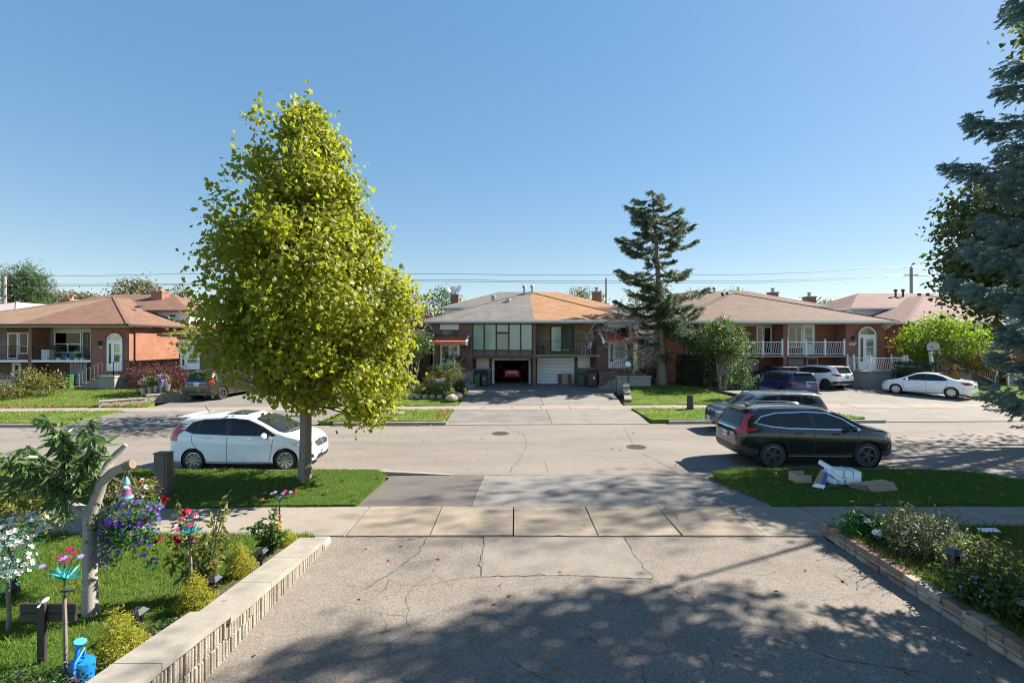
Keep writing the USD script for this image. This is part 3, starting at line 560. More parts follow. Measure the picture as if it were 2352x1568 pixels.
# grass blades: one mass per lawn
def blades(poly, zf, dens, h, w, dry, seed, patchy=0.0):
    r = np.random.default_rng(seed); P = Polygon(poly).buffer(0.05); x0, y0, x1, y1 = P.bounds; n = int((x1 - x0) * (y1 - y0) * dens)
    p = np.stack([r.uniform(x0, x1, n), r.uniform(y0, y1, n)], 1); p = p[contains_xy(P, p[:, 0], p[:, 1])]
    u = np.abs(p[:, 0] / p[:, 1]); p = p[u < 1.15]
    if patchy: p = p[r.random(len(p)) > patchy * meshkit.noise(np.column_stack([p * 1.5, np.zeros(len(p))]), 17)]
    n = len(p); a = r.uniform(0, 2 * np.pi, n); hh = h * r.uniform(0.45, 1.25, n) * (0.7 + 0.6 * meshkit.noise(np.column_stack([p * 2.0, np.zeros(n)]), 4)); lean = r.uniform(0.1, 0.9, n)
    base = np.column_stack([p, zf(p[:, 0], p[:, 1]) - 0.01]); s = np.stack([np.cos(a), np.sin(a), 0 * a], 1); b = r.uniform(0, 2 * np.pi, n); l = np.stack([np.cos(b), np.sin(b), 0 * b], 1)
    up = np.array([0, 0, 1.0]); W = (w * r.uniform(0.6, 1.3, n))[:, None]
    m = base + up * (hh * 0.6)[:, None] + l * (hh * lean * 0.3)[:, None]; t = base + up * (hh * (1.05 - 0.35 * lean))[:, None] + l * (hh * lean * 0.85)[:, None]
    v = np.stack([base - s * W, base + s * W, m - s * W * 0.7, m + s * W * 0.7, t], 1).reshape(-1, 3); i = np.arange(n)[:, None] * 5
    f = np.concatenate([i + [[0, 1, 3]], i + [[0, 3, 2]], i + [[2, 3, 4]]])
    return v, f
def grass(label, *a, mat='leaf_grass', **k):
    v, f = blades(*a, **k); single('grass', (v, f), mat, label, 'grass', kind='stuff')
grass('bright green grass blades of the sunlit garden lawn', LEFTLAWN, zf_leftlawn, 2600, 0.075, 0.0035, 0, 1)
grass('grass blades on the verge under the plane tree', BOUL_L, zf_boul, 1500, 0.06, 0.004, 0, 2, mat='leaf_grass')
grass('grass blades on the verge around the discarded boxes', BOUL_R, zf_boul, 1500, 0.06, 0.004, 0, 3)
grass('long grass blades of the lawn behind the brick edging', RIGHTLAWN, zf_rightlawn, 2600, 0.085, 0.0035, 0, 4, mat='leaf_grass_dry')
for k, P in FL.items():
    grass('grass of the ' + FLAB[k], P, zf_farlawn if k in 'abcd' else zf_boul, 130, 0.09, 0.012, 0, 10 + ord(k), mat='leaf_grass_dry' if k in 'aefd' else 'leaf_grass', patchy=0.3)
# dead edge of the verge beside the apron, and fallen leaves
def litter(label, poly, zf, n, size, seed, mat='leaf_litter', spots=None):
    r = np.random.default_rng(seed); P = Polygon(poly).buffer(0); x0, y0, x1, y1 = P.bounds; out = []
    while len(out) < n:
        p = np.array([r.uniform(x0, x1), r.uniform(y0, y1)])
        if contains_xy(P, p[0], p[1]): out.append(p)
    p = np.array(out); z = zf(p[:, 0], p[:, 1])
    d = np.column_stack([r.normal(0, 0.45, (n, 2)), np.ones(n)])
    v, f = scatter(LEAF5[0], LEAF5[1], np.column_stack([p, z]), frames(d, r.uniform(0, 6.3, n)), size * r.uniform(0.6, 1.2, n))
    single('fallen_leaves', (v, f), mat, label, 'leaves', kind='stuff')
def star_leaf(k=5, cup=0.12):
    a = np.linspace(-2.3, 2.3, k); pts = [(0.0, -0.25, 0.0)]
    for i, t in enumerate(a):
        L = 0.55 + 0.4 * math.cos(t * 0.62)
        pts.append((L * math.sin(t), L * math.cos(t), -cup * L))
        if i < k - 1:
            m = (t + a[i + 1]) / 2; l2 = 0.56; pts.append((l2 * math.sin(m), l2 * math.cos(m), 0.0))
    v = np.array(pts) * 0.55 + [0, 0.1, 0]; n = len(v) - 1
    v = np.vstack([v, [[0, 0.1, 0.04]]]); c = len(v) - 1
    f = [[c, i + 1, i] for i in range(0, n)] + [[c, 0, n]]
    return v, np.array(f)
LEAF5 = star_leaf(5); LEAF3 = star_leaf(3)
QLEAF = (np.array([[0, -0.5, 0], [0.27, 0, 0.06], [0, 0.55, -0.05], [-0.27, 0, 0.06]], float), np.array([[0, 1, 2], [0, 2, 3]]))
LONG = (np.array([[0, 0, 0], [0.09, 0.3, 0.03], [-0.09, 0.3, 0.03], [0.085, 0.6, -0.03], [-0.085, 0.6, -0.03], [0, 1.0, -0.16], [0, 0.3, 0.0], [0, 0.6, -0.055]], float),
        np.array([[0, 1, 6], [0, 6, 2], [1, 3, 7], [1, 7, 6], [6, 7, 4], [6, 4, 2], [3, 5, 7], [7, 5, 4]]))
litter('orange fallen plane leaves on the grass verge', BOUL_L, lambda x, y: zf_boul(x, y) + 0.06, 80, 0.15, 5)
litter('orange dry leaves swept along the edge of the near lawn', [(-8.6, 8.1), (-6.2, 8.1), (-6.2, 8.5), (-8.6, 8.55)], lambda x, y: 0.1 + 0 * x, 26, 0.14, 6)
litter('dry leaves on the sloping far lawn edge', [(-27, far_walk(-27) + 1.4), (-19.2, far_walk(-19) + 1.4), (-19.2, far_walk(-19) + 1.9), (-27, far_walk(-27) + 1.9)], lambda x, y: 0.1 + 0 * x, 160, 0.16, 7)
litter('brown leaves along the far gutter', [(-7.5, 20.1), (-3.2, 20.2), (-3.2, 20.42), (-7.5, 20.3)], lambda x, y: -0.1 + 0 * x, 60, 0.13, 8)
litter('brown withered leaves at the corner of the boxes verge', [(5.2, 12.3), (5.5, 11.0), (6.0, 10.1), (5.5, 10.05), (5.2, 11.2)], lambda x, y: 0.03 + 0 * x, 260, 0.07, 9)
litter('scattered dry leaves on the boxes verge', BOUL_R, lambda x, y: zf_boul(x, y) + 0.06, 36, 0.11, 10)
litter('a few dry leaves on the near driveway', [(-3.1, 4.5), (5.2, 4.5), (5.2, 8.4), (-3.1, 8.4)], lambda x, y: 0.004 + 0 * x, 26, 0.09, 11)
litter('dry leaves on the road', [(-10, 13.2), (12, 13.2), (12, 19), (-10, 19)], lambda x, y: -0.11 + 0 * x, 50, 0.1, 12)
litter('dry leaves along the hydrant verge corner', [(-3.6, 20.9), (-3.0, 20.9), (-3.0, 24), (-3.4, 24)], lambda x, y: 0.07 + 0 * x, 120, 0.12, 13)
# ------------------------------------------------------------------ houses
def hip_roof(h, xc, hw, o, yf, zE, rise, D, mats, gut, yback=13.0, oy=0.6, seed=0):
    """Front hip over a semi-detached pair, its two halves under their own shingles, with gutter and soffit."""
    A, Bc = xc - hw - o, xc + hw + o; y0 = yf - oy; zt = zE
    P = (xc, y0 + D, zE + rise); Q = (xc, yf + yback, zE + rise)
    L = MB().add(*slab([(A, y0, zt), (xc, y0, zt), P], 0.08)).add(*slab([(A, yf + yback, zt), (A, y0, zt), P, Q], 0.08))
    R = MB().add(*slab([(xc, y0, zt), (Bc, y0, zt), P], 0.08)).add(*slab([P, (Bc, y0, zt), (Bc, yf + yback, zt), Q], 0.08))
    rf = part(h, 'roof', L, mats[0]); rf2 = part(h, 'roof', R, mats[1])
    for s, r_, m_ in ((A, rf, mats[0]), (Bc, rf2, mats[1])):
        part(r_, 'ridge_cap', MB().bar((s, y0, zt + 0.012), (P[0], P[1], P[2] + 0.012), 0.22, 0.04), m_)
    part(h, 'gutter', MB().box(A - 0.05, Bc + 0.05, y0 - 0.09, y0 + 0.03, zE - 0.13, zE + 0.01).box(A - 0.09, A + 0.02, y0 - 0.09, yf + yback, zE - 0.13, zE + 0.008).box(Bc - 0.02, Bc + 0.09, y0 - 0.09, yf + yback, zE - 0.13, zE + 0.008), gut)
    part(h, 'soffit', MB().box(A + 0.03, Bc - 0.03, y0 + 0.035, yf + 1.6, zE - 0.2, zE - 0.14), 'cream' if gut != 'brown_trim' else 'cream')
    return rf, rf2, P
def back_block(h, xc, hw, yf, zB, mats, wall='siding', gut='white_trim', ridge_in=4.6, rise=1.75, y0=6.0, y1=15.5):
    a, b = xc - hw, xc + hw; f, k = yf + y0, yf + y1
    part(h, 'upper_wall', MB().box(a + 0.15, b - 0.15, f + 0.4, k - 0.4, 3.0, zB - 0.1), wall)
    ym = (f + k) / 2; zr = zB + rise
    for s, m in ((0, mats[0]), (1, mats[1])):
        e = a - 0.2 if s == 0 else b + 0.2; rx = a + ridge_in if s == 0 else b - ridge_in
        front = [(e, f, zB), (xc, f, zB), (xc, ym, zr), (rx, ym, zr)] if s == 0 else [(xc, f, zB), (e, f, zB), (rx, ym, zr), (xc, ym, zr)]
        side = [(e, k, zB), (e, f, zB), (rx, ym, zr)] if s == 0 else [(e, f, zB), (e, k, zB), (rx, ym, zr)]
        back = [(xc, k, zB), (e, k, zB), (rx, ym, zr), (xc, ym, zr)] if s == 0 else [(e, k, zB), (xc, k, zB), (xc, ym, zr), (rx, ym, zr)]
        part(h, 'upper_roof', MB().add(*slab(front, 0.08)).add(*slab(side, 0.08)).add(*slab(back, 0.08)), m)
    part(h, 'upper_gutter', MB().box(a - 0.28, b + 0.28, f - 0.08, f + 0.03, zB - 0.13, zB + 0.005).box(a - 0.28, a - 0.17, f + 0.03, k, zB - 0.13, zB + 0.005).box(b + 0.17, b + 0.28, f + 0.03, k, zB - 0.13, zB + 0.005), gut)
    part(h, 'upper_soffit', MB().box(a - 0.16, b + 0.16, f + 0.035, k - 0.1, zB - 0.17, zB - 0.135), 'cream')
    return ym, zr
def window(h, x0, x1, z0, z1, y, fw=0.06, frame='white_paint', vs=(), hs=(), glass='pane', behind='dark_void', proud=0.05, label=None, name='window', shape=None):
    """Frame and bars proud of the wall, glass behind them, blind or dark room behind the glass."""
    w = sub(h, name)
    if label: stage.GetPrimAtPath(w).SetCustomDataByKey('label', label)
    mb = MB()
    if shape:
        P = Polygon(shape); fr = P.difference(P.buffer(-fw))
        m = trimesh.creation.extrude_polygon(fr, proud, engine='earcut'); v = np.array(m.vertices); mb.add(np.stack([v[:, 0], y - v[:, 2], v[:, 1]], 1), np.array(m.faces))
        inner = list(P.buffer(-fw * 0.9).exterior.coords)[:-1]
    else:
        mb.box(x0, x1, y - proud, y, z0, z0 + fw).box(x0, x1, y - proud, y, z1 - fw, z1).box(x0, x0 + fw, y - proud + 0.003, y, z0 + fw, z1 - fw).box(x1 - fw, x1, y - proud + 0.003, y, z0 + fw, z1 - fw)
        inner = rect(x0 + fw * 0.9, x1 - fw * 0.9, z0 + fw * 0.9, z1 - fw * 0.9)
    for v_ in vs: mb.box(v_ - fw * 0.4, v_ + fw * 0.4, y - proud + 0.006, y, z0 + fw, z1 - fw)
    for t in hs: mb.box(x0 + fw, x1 - fw, y - proud + 0.009, y, t - fw * 0.4, t + fw * 0.4)
    part(w, 'frame', mb, frame)
    part(w, 'pane', prism_xz(inner, y - 0.030, y - 0.022), glass)
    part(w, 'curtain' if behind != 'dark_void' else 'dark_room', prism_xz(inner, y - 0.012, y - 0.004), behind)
    return w
def door(h, x0, x1, z0, z1, y, mat='white_paint', glass=True, side=0.0, arch_top=False, behind='dark_void', label=None, gz=None):
    d = sub(h, 'door')
    if label: stage.GetPrimAtPath(d).SetCustomDataByKey('label', label)
    xs = x0 + side
    zt = z1 if not arch_top else z1 - (x1 - x0) / 2
    part(d, 'frame', MB().box(x0 - 0.05, x0, y - 0.06, y, z0, zt).box(x1, x1 + 0.05, y - 0.06, y, z0, zt).box(x0 - 0.05, x1 + 0.05, y - 0.065, y, zt, zt + 0.06), 'white_paint')
    a, b = (gz or (0.42, 0.93)); H = zt - z0
    xi0, xi1, zi0, zi1 = xs + 0.14, x1 - 0.14, z0 + a * H, z0 + b * H
    leaf = wall_with_holes(xs + 0.01, x1 - 0.01, z0, zt, y - 0.045, y - 0.005, [rect(xi0, xi1, zi0, zi1)] if glass else [])
    for k in range(5 if glass else 0): pass
    lf = part(d, 'leaf', leaf, mat)
    if glass:
        part(lf, 'pane', MB().box(xi0, xi1, y - 0.032, y - 0.024, zi0, zi1), 'pane'); part(lf, 'dark_room', MB().box(xi0, xi1, y - 0.012, y - 0.004, zi0, zi1), behind)
        part(lf, 'rail', MB().box(xi0, xi1, y - 0.05, y - 0.034, (zi0 + zi1) / 2 - 0.03, (zi0 + zi1) / 2 + 0.03), mat)
    part(lf, 'handle', MB().box(x1 - 0.12, x1 - 0.08, y - 0.09, y - 0.046, z0 + 0.95, z0 + 1.06), 'metal_grey')
    if side > 0.15:
        part(d, 'sidelight_frame', wall_with_holes(x0 + 0.002, xs - 0.002, z0, zt, y - 0.045, y - 0.005, [rect(x0 + 0.08, xs - 0.06, z0 + 0.25 * H, zt - 0.1)]), mat)
        part(d, 'sidelight_pane', MB().box(x0 + 0.08, xs - 0.06, y - 0.032, y - 0.022, z0 + 0.25 * H, zt - 0.1), 'glass_house')
    if arch_top:
        window(h, x0 - 0.05, x1 + 0.05, zt, z1, y, 0.07, shape=arch(x0 - 0.05, x1 + 0.05, zt + 0.07, zt + 0.071), behind='curtain_dim', proud=0.06, name='fanlight')
    return d
def brick_arch(h, x0, x1, zs, y, mat):
    c, r = (x0 + x1) / 2, (x1 - x0) / 2 + 0.05
    mb = MB()
    for a in np.linspace(0, math.pi, 25):
        mb.obox((c + (r + 0.11) * math.cos(a), y - 0.01, zs + (r + 0.11) * math.sin(a)), (0.03, 0.03, 0.1), roty(math.pi / 2 - a))
    part(h, 'brick_arch', mb, mat)
def railing_iron(parent, pts, h=0.9, mat='iron', step=0.14, name='railing', w=0.014):
    mb = MB()
    for a, b in zip(pts[:-1], pts[1:]):
        a, b = np.array(a, float), np.array(b, float); up = np.array([0, 0, 1.0])
        mb.bar(a + up * h, b + up * h, 0.035, 0.03); mb.bar(a + up * 0.09, b + up * 0.09, 0.022)
        n = max(1, int(np.linalg.norm(b - a) / step))
        for k in range(n + 1):
            p = a + (b - a) * k / n; post = k in (0, n)
            mb.bar(p + up * (0 if post else 0.09), p + up * h, 0.03 if post else w)
    return part(parent, name, mb, mat)
def railing_white(parent, pts, h=1.05, step=0.125):
    """White posts with ball caps, rails and bellied pickets, each picket a piece."""
    up = np.array([0, 0, 1.0]); r = sub(parent, 'railing')
    for i, (a, b) in enumerate(zip(pts[:-1], pts[1:])):
        a, b = np.array(a, float), np.array(b, float); d = (b - a); L = np.linalg.norm(d[:2]); d /= max(np.linalg.norm(d), 1e-6)
        out = np.array([d[1], -d[0], 0]); out /= max(np.linalg.norm(out), 1e-6)
        part(r, 'rail', MB().bar(a + up * (h - 0.06), b + up * (h - 0.06), 0.055, 0.05).bar(a + up * 0.1, b + up * 0.1, 0.045, 0.04), 'white_paint')
        n = max(2, int(L / step))
        for k in range(1, n):
            p = a + (b - a) * k / n
            zz = np.linspace(0.1, h - 0.06, 6); bow = 0.055 * np.sin((zz - 0.1) / (h - 0.16) * 2 * math.pi)
            part(r, 'picket', tube(p + up * zz[:, None] + out * bow[:, None], 0.016, 4, False), 'white_paint')
    for p in pts:
        p = np.array(p, float)
        part(r, 'post', MB().box(p[0] - 0.05, p[0] + 0.05, p[1] - 0.05, p[1] + 0.05, p[2] - 0.02, p[2] + h + 0.06).mesh(lathe([(0, 0), (0.055, 0.01), (0.06, 0.05), (0.03, 0.11), (0, 0.13)], 8).apply_translation(p + up * (h + 0.06))), 'white_paint')
    return r
def chimney(parent, x, y, z0, z1, w=0.75, mat='brick_orange', flues=1, cap=True, d=None):
    d = d or w
    c = part(parent, 'chimney', MB().box(x - w / 2, x + w / 2, y - d / 2, y + d / 2, z0, z1 - 0.1), mat)
    part(c, 'chimney_cap', MB().box(x - w / 2 - 0.06, x + w / 2 + 0.06, y - d / 2 - 0.06, y + d / 2 + 0.06, z1 - 0.1, z1), 'concrete_grey')
    for k in range(flues):
        fx = x + (k - (flues - 1) / 2) * w * 0.5
        part(c, 'flue', MB().cyl(fx, y, z1, z1 + 0.35, 0.14, n=8).cyl(fx, y, z1 + 0.35, z1 + 0.4, 0.22, n=8), 'chimney_tile' if mat == 'brick_orange' else 'metal_grey')
def pipe_vent(parent, x, y, z0, z1, mat='metal_grey'):
    part(parent, 'vent_pipe', MB().cyl(x, y, z0 - 0.3, z1 - 0.2, 0.09, n=10).cyl(x, y, z1 - 0.2, z1 - 0.13, 0.14, 0.19, 10).cyl(x, y, z1 - 0.13, z1, 0.19, 0.12, 10), mat)
def roof_vent(parent, x, y, z, mat='metal_grey'):
    part(parent, 'roof_vent', MB().mesh(lathe([(0.16, -0.15), (0.16, 0.12), (0.24, 0.13), (0.22, 0.22), (0.12, 0.28), (0, 0.29)], 12).apply_translation([x, y, z])), mat)
def flat_vent(parent, x, y, z):
    part(parent, 'roof_vent', MB().obox((x, y, z + 0.06), (0.22, 0.2, 0.06), rotx(0.34), 0.02), 'metal_dark')
def downspout(h, x, y, z0, z1, mat, dx=0.35):
    part(h, 'downspout', MB().tube([(x + dx, y - 0.55, z1), (x + dx, y - 0.5, z1 - 0.12), (x, y - 0.06, z1 - 0.5), (x, y - 0.06, z0)], 0.045, 6), mat)
def awning(h, x0, x1, zt, zb, y, out=1.65, n=9):
    """Sloping striped metal awning: each ribbed slat a piece, white end brackets, hanging valance."""
    a = sub(h, 'awning'); w = (x1 - x0 - 0.3) / n
    P0, P1 = np.array([0, y - 0.02, zt]), np.array([0, y - out, zb + 0.22]); d = P1 - P0
    for k in range(n):
        xa = x0 + 0.15 + k * w; c = (P0 + P1) / 2
        R = rotx(math.atan2(d[2], d[1]) if d[1] > 0 else math.atan2(-d[2], -d[1]))
        part(a, 'slat', MB().obox((xa + w / 2, c[1], c[2] + (0.012 if k % 2 else 0)), (w / 2 - 0.012, np.linalg.norm(d) / 2, 0.012), R), 'awning_red')
        part(a, 'valance', MB().box(xa + 0.01, xa + w - 0.01, y - out - 0.02, y - out, zb, zb + 0.2), 'awning_red')
    for xe in (x0, x1 - 0.15):
        part(a, 'end_bracket', MB().obox((xe + 0.075, (P0[1] + P1[1]) / 2, (P0[2] + P1[2]) / 2 + 0.035), (0.075, np.linalg.norm(d) / 2 + 0.03, 0.02), R).box(xe, xe + 0.15, y - out - 0.045, y - out - 0.022, zb - 0.02, zb + 0.26), 'white_paint')
    for xe in (x0 + 0.03, x1 - 0.03):
        part(a, 'post', MB().bar((xe, y - out + 0.03, 1.25), (xe, y - out + 0.03, zb + 0.2), 0.045), 'iron_brown')
def steps(h, n, x0, x1, y0, y1, z0, z1, axis='x', mat='step_stone', nm='step'):
    """n solid steps falling from z1 to z0; along x from x0 (high) to x1 (low), or along y from y1 (high) to y0 (low)."""
    for k in range(n):
        t0, t1 = k / n, (k + 1) / n; z = z1 - (z1 - z0) * (k + 1) / (n + 1)
        if axis == 'x':
            a, b = x0 + (x1 - x0) * t0, x0 + (x1 - x0) * t1
            part(h, nm, MB().box(min(a, b), max(a, b), y0, y1, z0 - 0.2, z - 0.03).box(min(a, b) - 0.03, max(a, b) + 0.03, y0 - 0.02, y1, z - 0.03, z), mat)
        else:
            a, b = y1 + (y0 - y1) * t0, y1 + (y0 - y1) * t1
            part(h, nm, MB().box(x0, x1, min(a, b), max(a, b), z0 - 0.2, z - 0.03).box(x0 - 0.02, x1 + 0.02, min(a, b) - 0.03, max(a, b), z - 0.03, z), mat)
def wall_lamp(h, x, y, z):
    part(h, 'wall_lamp', MB().box(x - 0.05, x + 0.05, y - 0.03, y, z - 0.06, z + 0.06).mesh(lathe([(0.02, 0.2), (0.13, 0.12), (0.1, 0.1), (0.07, -0.12), (0, -0.14)], 8).apply_translation([x, y - 0.13, z])), 'iron')

# --- the semi-detached pair straight across
Yc, Yr = 35.0, 36.3
def cx(u, y=Yc): return (1300 + u / 1.96 - 1920) / 1796 * y
def cz(v, y=Yc): return CAMH - (1000 + v / 1.96 - 1280) / 1796 * y
H = thing('semi_detached_house', 'brown brick house pair, half its roof grey and half tan, with an open garage', 'house', (1.56, 41, 0.2))
XL, XR, xa, xb = cx(640), cx(2105), cx(925), 6.2
part(H, 'wall', MB().box(XL, xa, Yc, 48, -0.3, 4.75), 'brick_brown')
part(H, 'wall', MB().box(xb, XR, Yc, 48, -0.3, 4.75), 'brick_brown')
gx0, gx1, gz1 = cx(1085, Yr), cx(1338, Yr), cz(688, Yr)
part(H, 'wall', wall_with_holes(xa, xb, -0.3, 2.4, Yr, Yr + 0.22, [rect(gx0, gx1, -0.3, gz1), rect(cx(1400, Yr), cx(1672, Yr), 0.2, cz(662, Yr))]), 'brick_brown')
part(H, 'wall', MB().box(xa + 0.003, xb - 0.003, Yr, Yr + 0.25, 2.4, 4.74), 'stone_veneer', label='pale stone-faced wall of the recessed balcony')
part(H, 'wall', MB().box(xa + 0.003, xb - 0.003, 43.0, 47.9, 0, 4.7), 'brick_brown')
part(H, 'garage_interior', MB().box(gx0 - 0.5, gx0 - 0.4, Yr + 0.23, 42.9, 0, 2.5).box(gx1 + 0.15, gx1 + 0.25, Yr + 0.23, 42.9, 0, 2.5).box(gx0 - 0.39, gx1 + 0.14, Yr + 0.23, 42.9, 2.42, 2.5).box(gx0 - 0.39, gx1 + 0.14, 42.8, 42.9, 0, 2.4), 'box_brown')
part(H, 'garage_floor', MB().box(gx0 - 0.39, gx1 + 0.14, Yr, 42.8, 0.0, 0.262), 'asphalt_far')
part(H, 'garage_frame', MB().box(gx0 - 0.17, gx0, Yr - 0.06, Yr + 0.1, 0.25, gz1).box(gx1, gx1 + 0.15, Yr - 0.06, Yr + 0.1, 0.25, gz1).box(gx0 - 0.17, gx1 + 0.15, Yr - 0.065, Yr + 0.1, gz1, gz1 + 0.17), 'white_trim')
part(H, 'garage_lettering', text_on_wall('254', 0.12, (gx0 + gx1) / 2 - 0.12, Yr - 0.066, gz1 + 0.03, 0.01), 'ink_dark')
part(H, 'pier', MB().box(cx(1368), cx(1391), Yc - 0.01, Yr + 0.01, -0.3, 4.75), 'brick_brown')
# enclosed porch over the open garage
w0, w1 = xa + 0.01, cx(1366); zb, zt = cz(655), cz(418)
part(H, 'porch_beam', MB().box(w0, w1 + 0.04, Yc - 0.04, Yc + 0.12, cz(674), cz(655)), 'maroon')
part(H, 'porch_floor', MB().box(w0, w1, Yc + 0.125, Yr - 0.003, cz(672), cz(656)), 'brown_trim')
cols = [925, 1011, 1099, 1192, 1279, 1366]
for i, (a, b) in enumerate(zip(cols[:-1], cols[1:])):
    A, B = cx(a) + (0.01 if i == 0 else 0), cx(b); z0 = cz(615)
    if i == 2:
        window(H, A, B, z0, cz(487), Yc + 0.1, 0.06, 'brown_trim', behind='curtain', proud=0.1, label='bay pane with parted curtains'); window(H, A, B, cz(485), zt, Yc + 0.1, 0.06, 'brown_trim', behind='blind', proud=0.1)
    else:
        window(H, A, B, z0, zt, Yc + 0.1, 0.05, 'brown_trim', behind='blind', proud=0.1)
    part(H, 'spandrel_panel', MB().box(A + 0.03, B - 0.03, Yc + 0.02, Yc + 0.1, zb, z0 - 0.02), 'dark_panel')
    part(H, 'mullion', MB().box(A - 0.025, A + 0.025, Yc - 0.015, Yc + 0.1, zb, zt), 'brown_trim')
part(H, 'head_board', MB().box(w0, w1, Yc - 0.02, Yc + 0.12, zt + 0.003, 4.755), 'brown_trim')
# left entry: panel, transom, awning, door, number
part(H, 'entry_panel', MB().box(cx(686), cx(823), Yc - 0.03, Yc, cz(462), cz(422)), 'siding')
window(H, cx(690), cx(822), cz(508), cz(463), Yc, 0.09, 'maroon', behind='curtain_dim')
door(H, cx(692) + 0.02, cx(826), cz(748), cz(572), Yc, side=0.62, behind='curtain', label='white double front door behind the flower pots')
awning(H, cx(634), cx(905), cz(512) + 0.05, cz(568) - 0.06, Yc)
part(H, 'house_number', text_on_wall('253', 0.24, cx(849), Yc - 0.0, cz(597), 0.03), 'ink_dark')
# left porch and steps down towards the drive
px0, px1 = cx(700, 34), -2.75
part(H, 'porch', MB().box(px0, px1, 33.9, Yc, 0, 1.25).box(px0 - 0.05, px1 + 0.05, 33.85, Yc, 1.25, 1.36), 'step_stone')
part(H, 'stair_wall', MB().box(px0 + 0.2, px0 + 0.9, 33.25, 33.88, 0, 1.05), 'step_stone')
steps(H, 5, px0 + 0.9, -2.15, 33.1, 33.86, 0.1, 1.25)
part(H, 'stair_wall', MB().box(-3.95, -2.78, 33.87, 33.9, 0.1, 1.3), 'step_stone')
railing_iron(H, [(px0 + 0.1, 33.95, 1.36), (px1 - 1.0, 33.95, 1.36)], 0.9, 'metal_grey')
part(H, 'low_wall', MB().box(xa + 0.01, cx(1055), Yc + 0.3, Yc + 0.5, 0.1, 1.4), 'brick_brown')
part(H, 'coping', MB().box(xa + 0.005, cx(1055) + 0.04, Yc + 0.26, Yc + 0.54, 1.4, 1.47), 'concrete_grey')
door(H, cx(957, Yr), cx(1042, Yr), 0.6, cz(672, Yr), Yr, glass=False)
# right half
part(H, 'balcony_slab', MB().box(cx(1393), xb + 0.25, Yc - 0.05, Yr - 0.003, cz(660), cz(648)), 'concrete_grey')
sd = sub(H, 'sliding_door')
a, b, z0, z1 = cx(1495, Yr), cx(1670, Yr), cz(628, Yr), cz(432, Yr)
part(sd, 'frame', MB().box(a, a + 0.1, Yr - 0.08, Yr, z0, z1).box(b - 0.12, b, Yr - 0.08, Yr, z0, z1).box(a + 0.1, b - 0.12, Yr - 0.077, Yr, z1 - 0.1, z1).box(a + 0.1, b - 0.12, Yr - 0.077, Yr, z0, z0 + 0.09).box((a + b) / 2 - 0.06, (a + b) / 2 + 0.05, Yr - 0.07, Yr, z0 + 0.09, z1 - 0.1), 'black_trim')
for q, m in ((0, 'blind'), (1, 'curtain_dim')):
    p0, p1 = (a + 0.1, (a + b) / 2 - 0.06) if q == 0 else ((a + b) / 2 + 0.05, b - 0.12)
    part(sd, 'pane', MB().box(p0, p1, Yr - 0.045, Yr - 0.037, z0 + 0.09, z1 - 0.1), 'pane'); part(sd, 'blind', MB().box(p0, p1, Yr - 0.02, Yr - 0.012, z0 + 0.09, z1 - 0.1), m)
railing_iron(H, [(cx(1395), Yc, cz(648)), (xb - 0.02, Yc, cz(648))], 1.0, 'iron', 0.13)
gd = sub(H, 'garage_door'); a, b, zt = cx(1402, Yr), cx(1670, Yr), cz(664, Yr)
part(gd, 'frame', MB().box(a - 0.02, a + 0.12, Yr - 0.05, Yr + 0.06, 0.2, zt + 0.02).box(b - 0.12, b + 0.02, Yr - 0.05, Yr + 0.06, 0.2, zt + 0.02), 'white_trim')
for k in range(8):
    z0 = 0.24 + (zt - 0.26) * k / 8; part(gd, 'panel', MB().box(a + 0.12, b - 0.12, Yr - 0.01, Yr + 0.05, z0 + 0.012, z0 + (zt - 0.26) / 8 - 0.006, bev=0.008), 'white_paint')
door(H, cx(1703, Yr), cx(1783, Yr), 0.5, cz(664, Yr), Yr, glass=False)
part(H, 'low_wall', MB().box(cx(1702), xb - 0.003, Yc + 0.3, Yc + 0.5, 0.1, 1.45), 'brick_brown'); part(H, 'coping', MB().box(cx(1700), xb - 0.002, Yc + 0.26, Yc + 0.54, 1.45, 1.52), 'concrete_grey')
part(H, 'entry_panel', MB().box(cx(1922), cx(2058), Yc - 0.03, Yc, cz(446), cz(408)), 'siding')
window(H, cx(1925), cx(2056), cz(490), cz(447), Yc, 0.08, 'brown_trim')
door(H, cx(1929), cx(2058), cz(745), cz(560), Yc, side=0.32, behind='curtain', label='white front door with tall sidelight under the awning')
awning(H, cx(1848), cx(2128), cz(492) + 0.05, cz(555) - 0.06, Yc)
part(H, 'porch', MB().box(6.15, 9.1, 33.6, Yc - 0.003, 0, 1.18).box(6.1, 9.15, 33.55, Yc - 0.003, 1.18, 1.3), 'brick_brown')
part(H, 'porch_landing', MB().box(7.2, 9.5, 32.8, 33.54, -0.2, 0.98).box(7.1, 9.56, 32.74, 33.545, 0.98, 1.1), 'grey_stucco')
steps(H, 5, 7.18, 5.75, 32.85, 33.6, 0.12, 1.05)
railing_iron(H, [(6.2, 33.7, 1.3), (9.1, 33.7, 1.3)], 0.95, 'iron_brown'); railing_iron(H, [(6.9, 32.9, 0.95), (8.0, 32.9, 1.3)], 0.9, 'iron_brown', 0.2)
rf, rf2, P = hip_roof(H, 1.56, 7.28, 0.62, Yc, 4.98, 2.85, 8.0, ('shingle_grey', 'shingle_tan', 'shingle_grey'), 'white_trim')
ym, zr = back_block(H, 1.56, 7.4, Yc, 6.42, ('shingle_grey', 'shingle_tan'))
pipe_vent(rf, 1.05, 41.5, 7.6, 8.3); pipe_vent(rf2, 1.75, 41.8, 7.6, 8.35)
def rz_front(y, zE, rise, D, yf, oy=0.6): return zE + rise * (y - yf + oy) / D
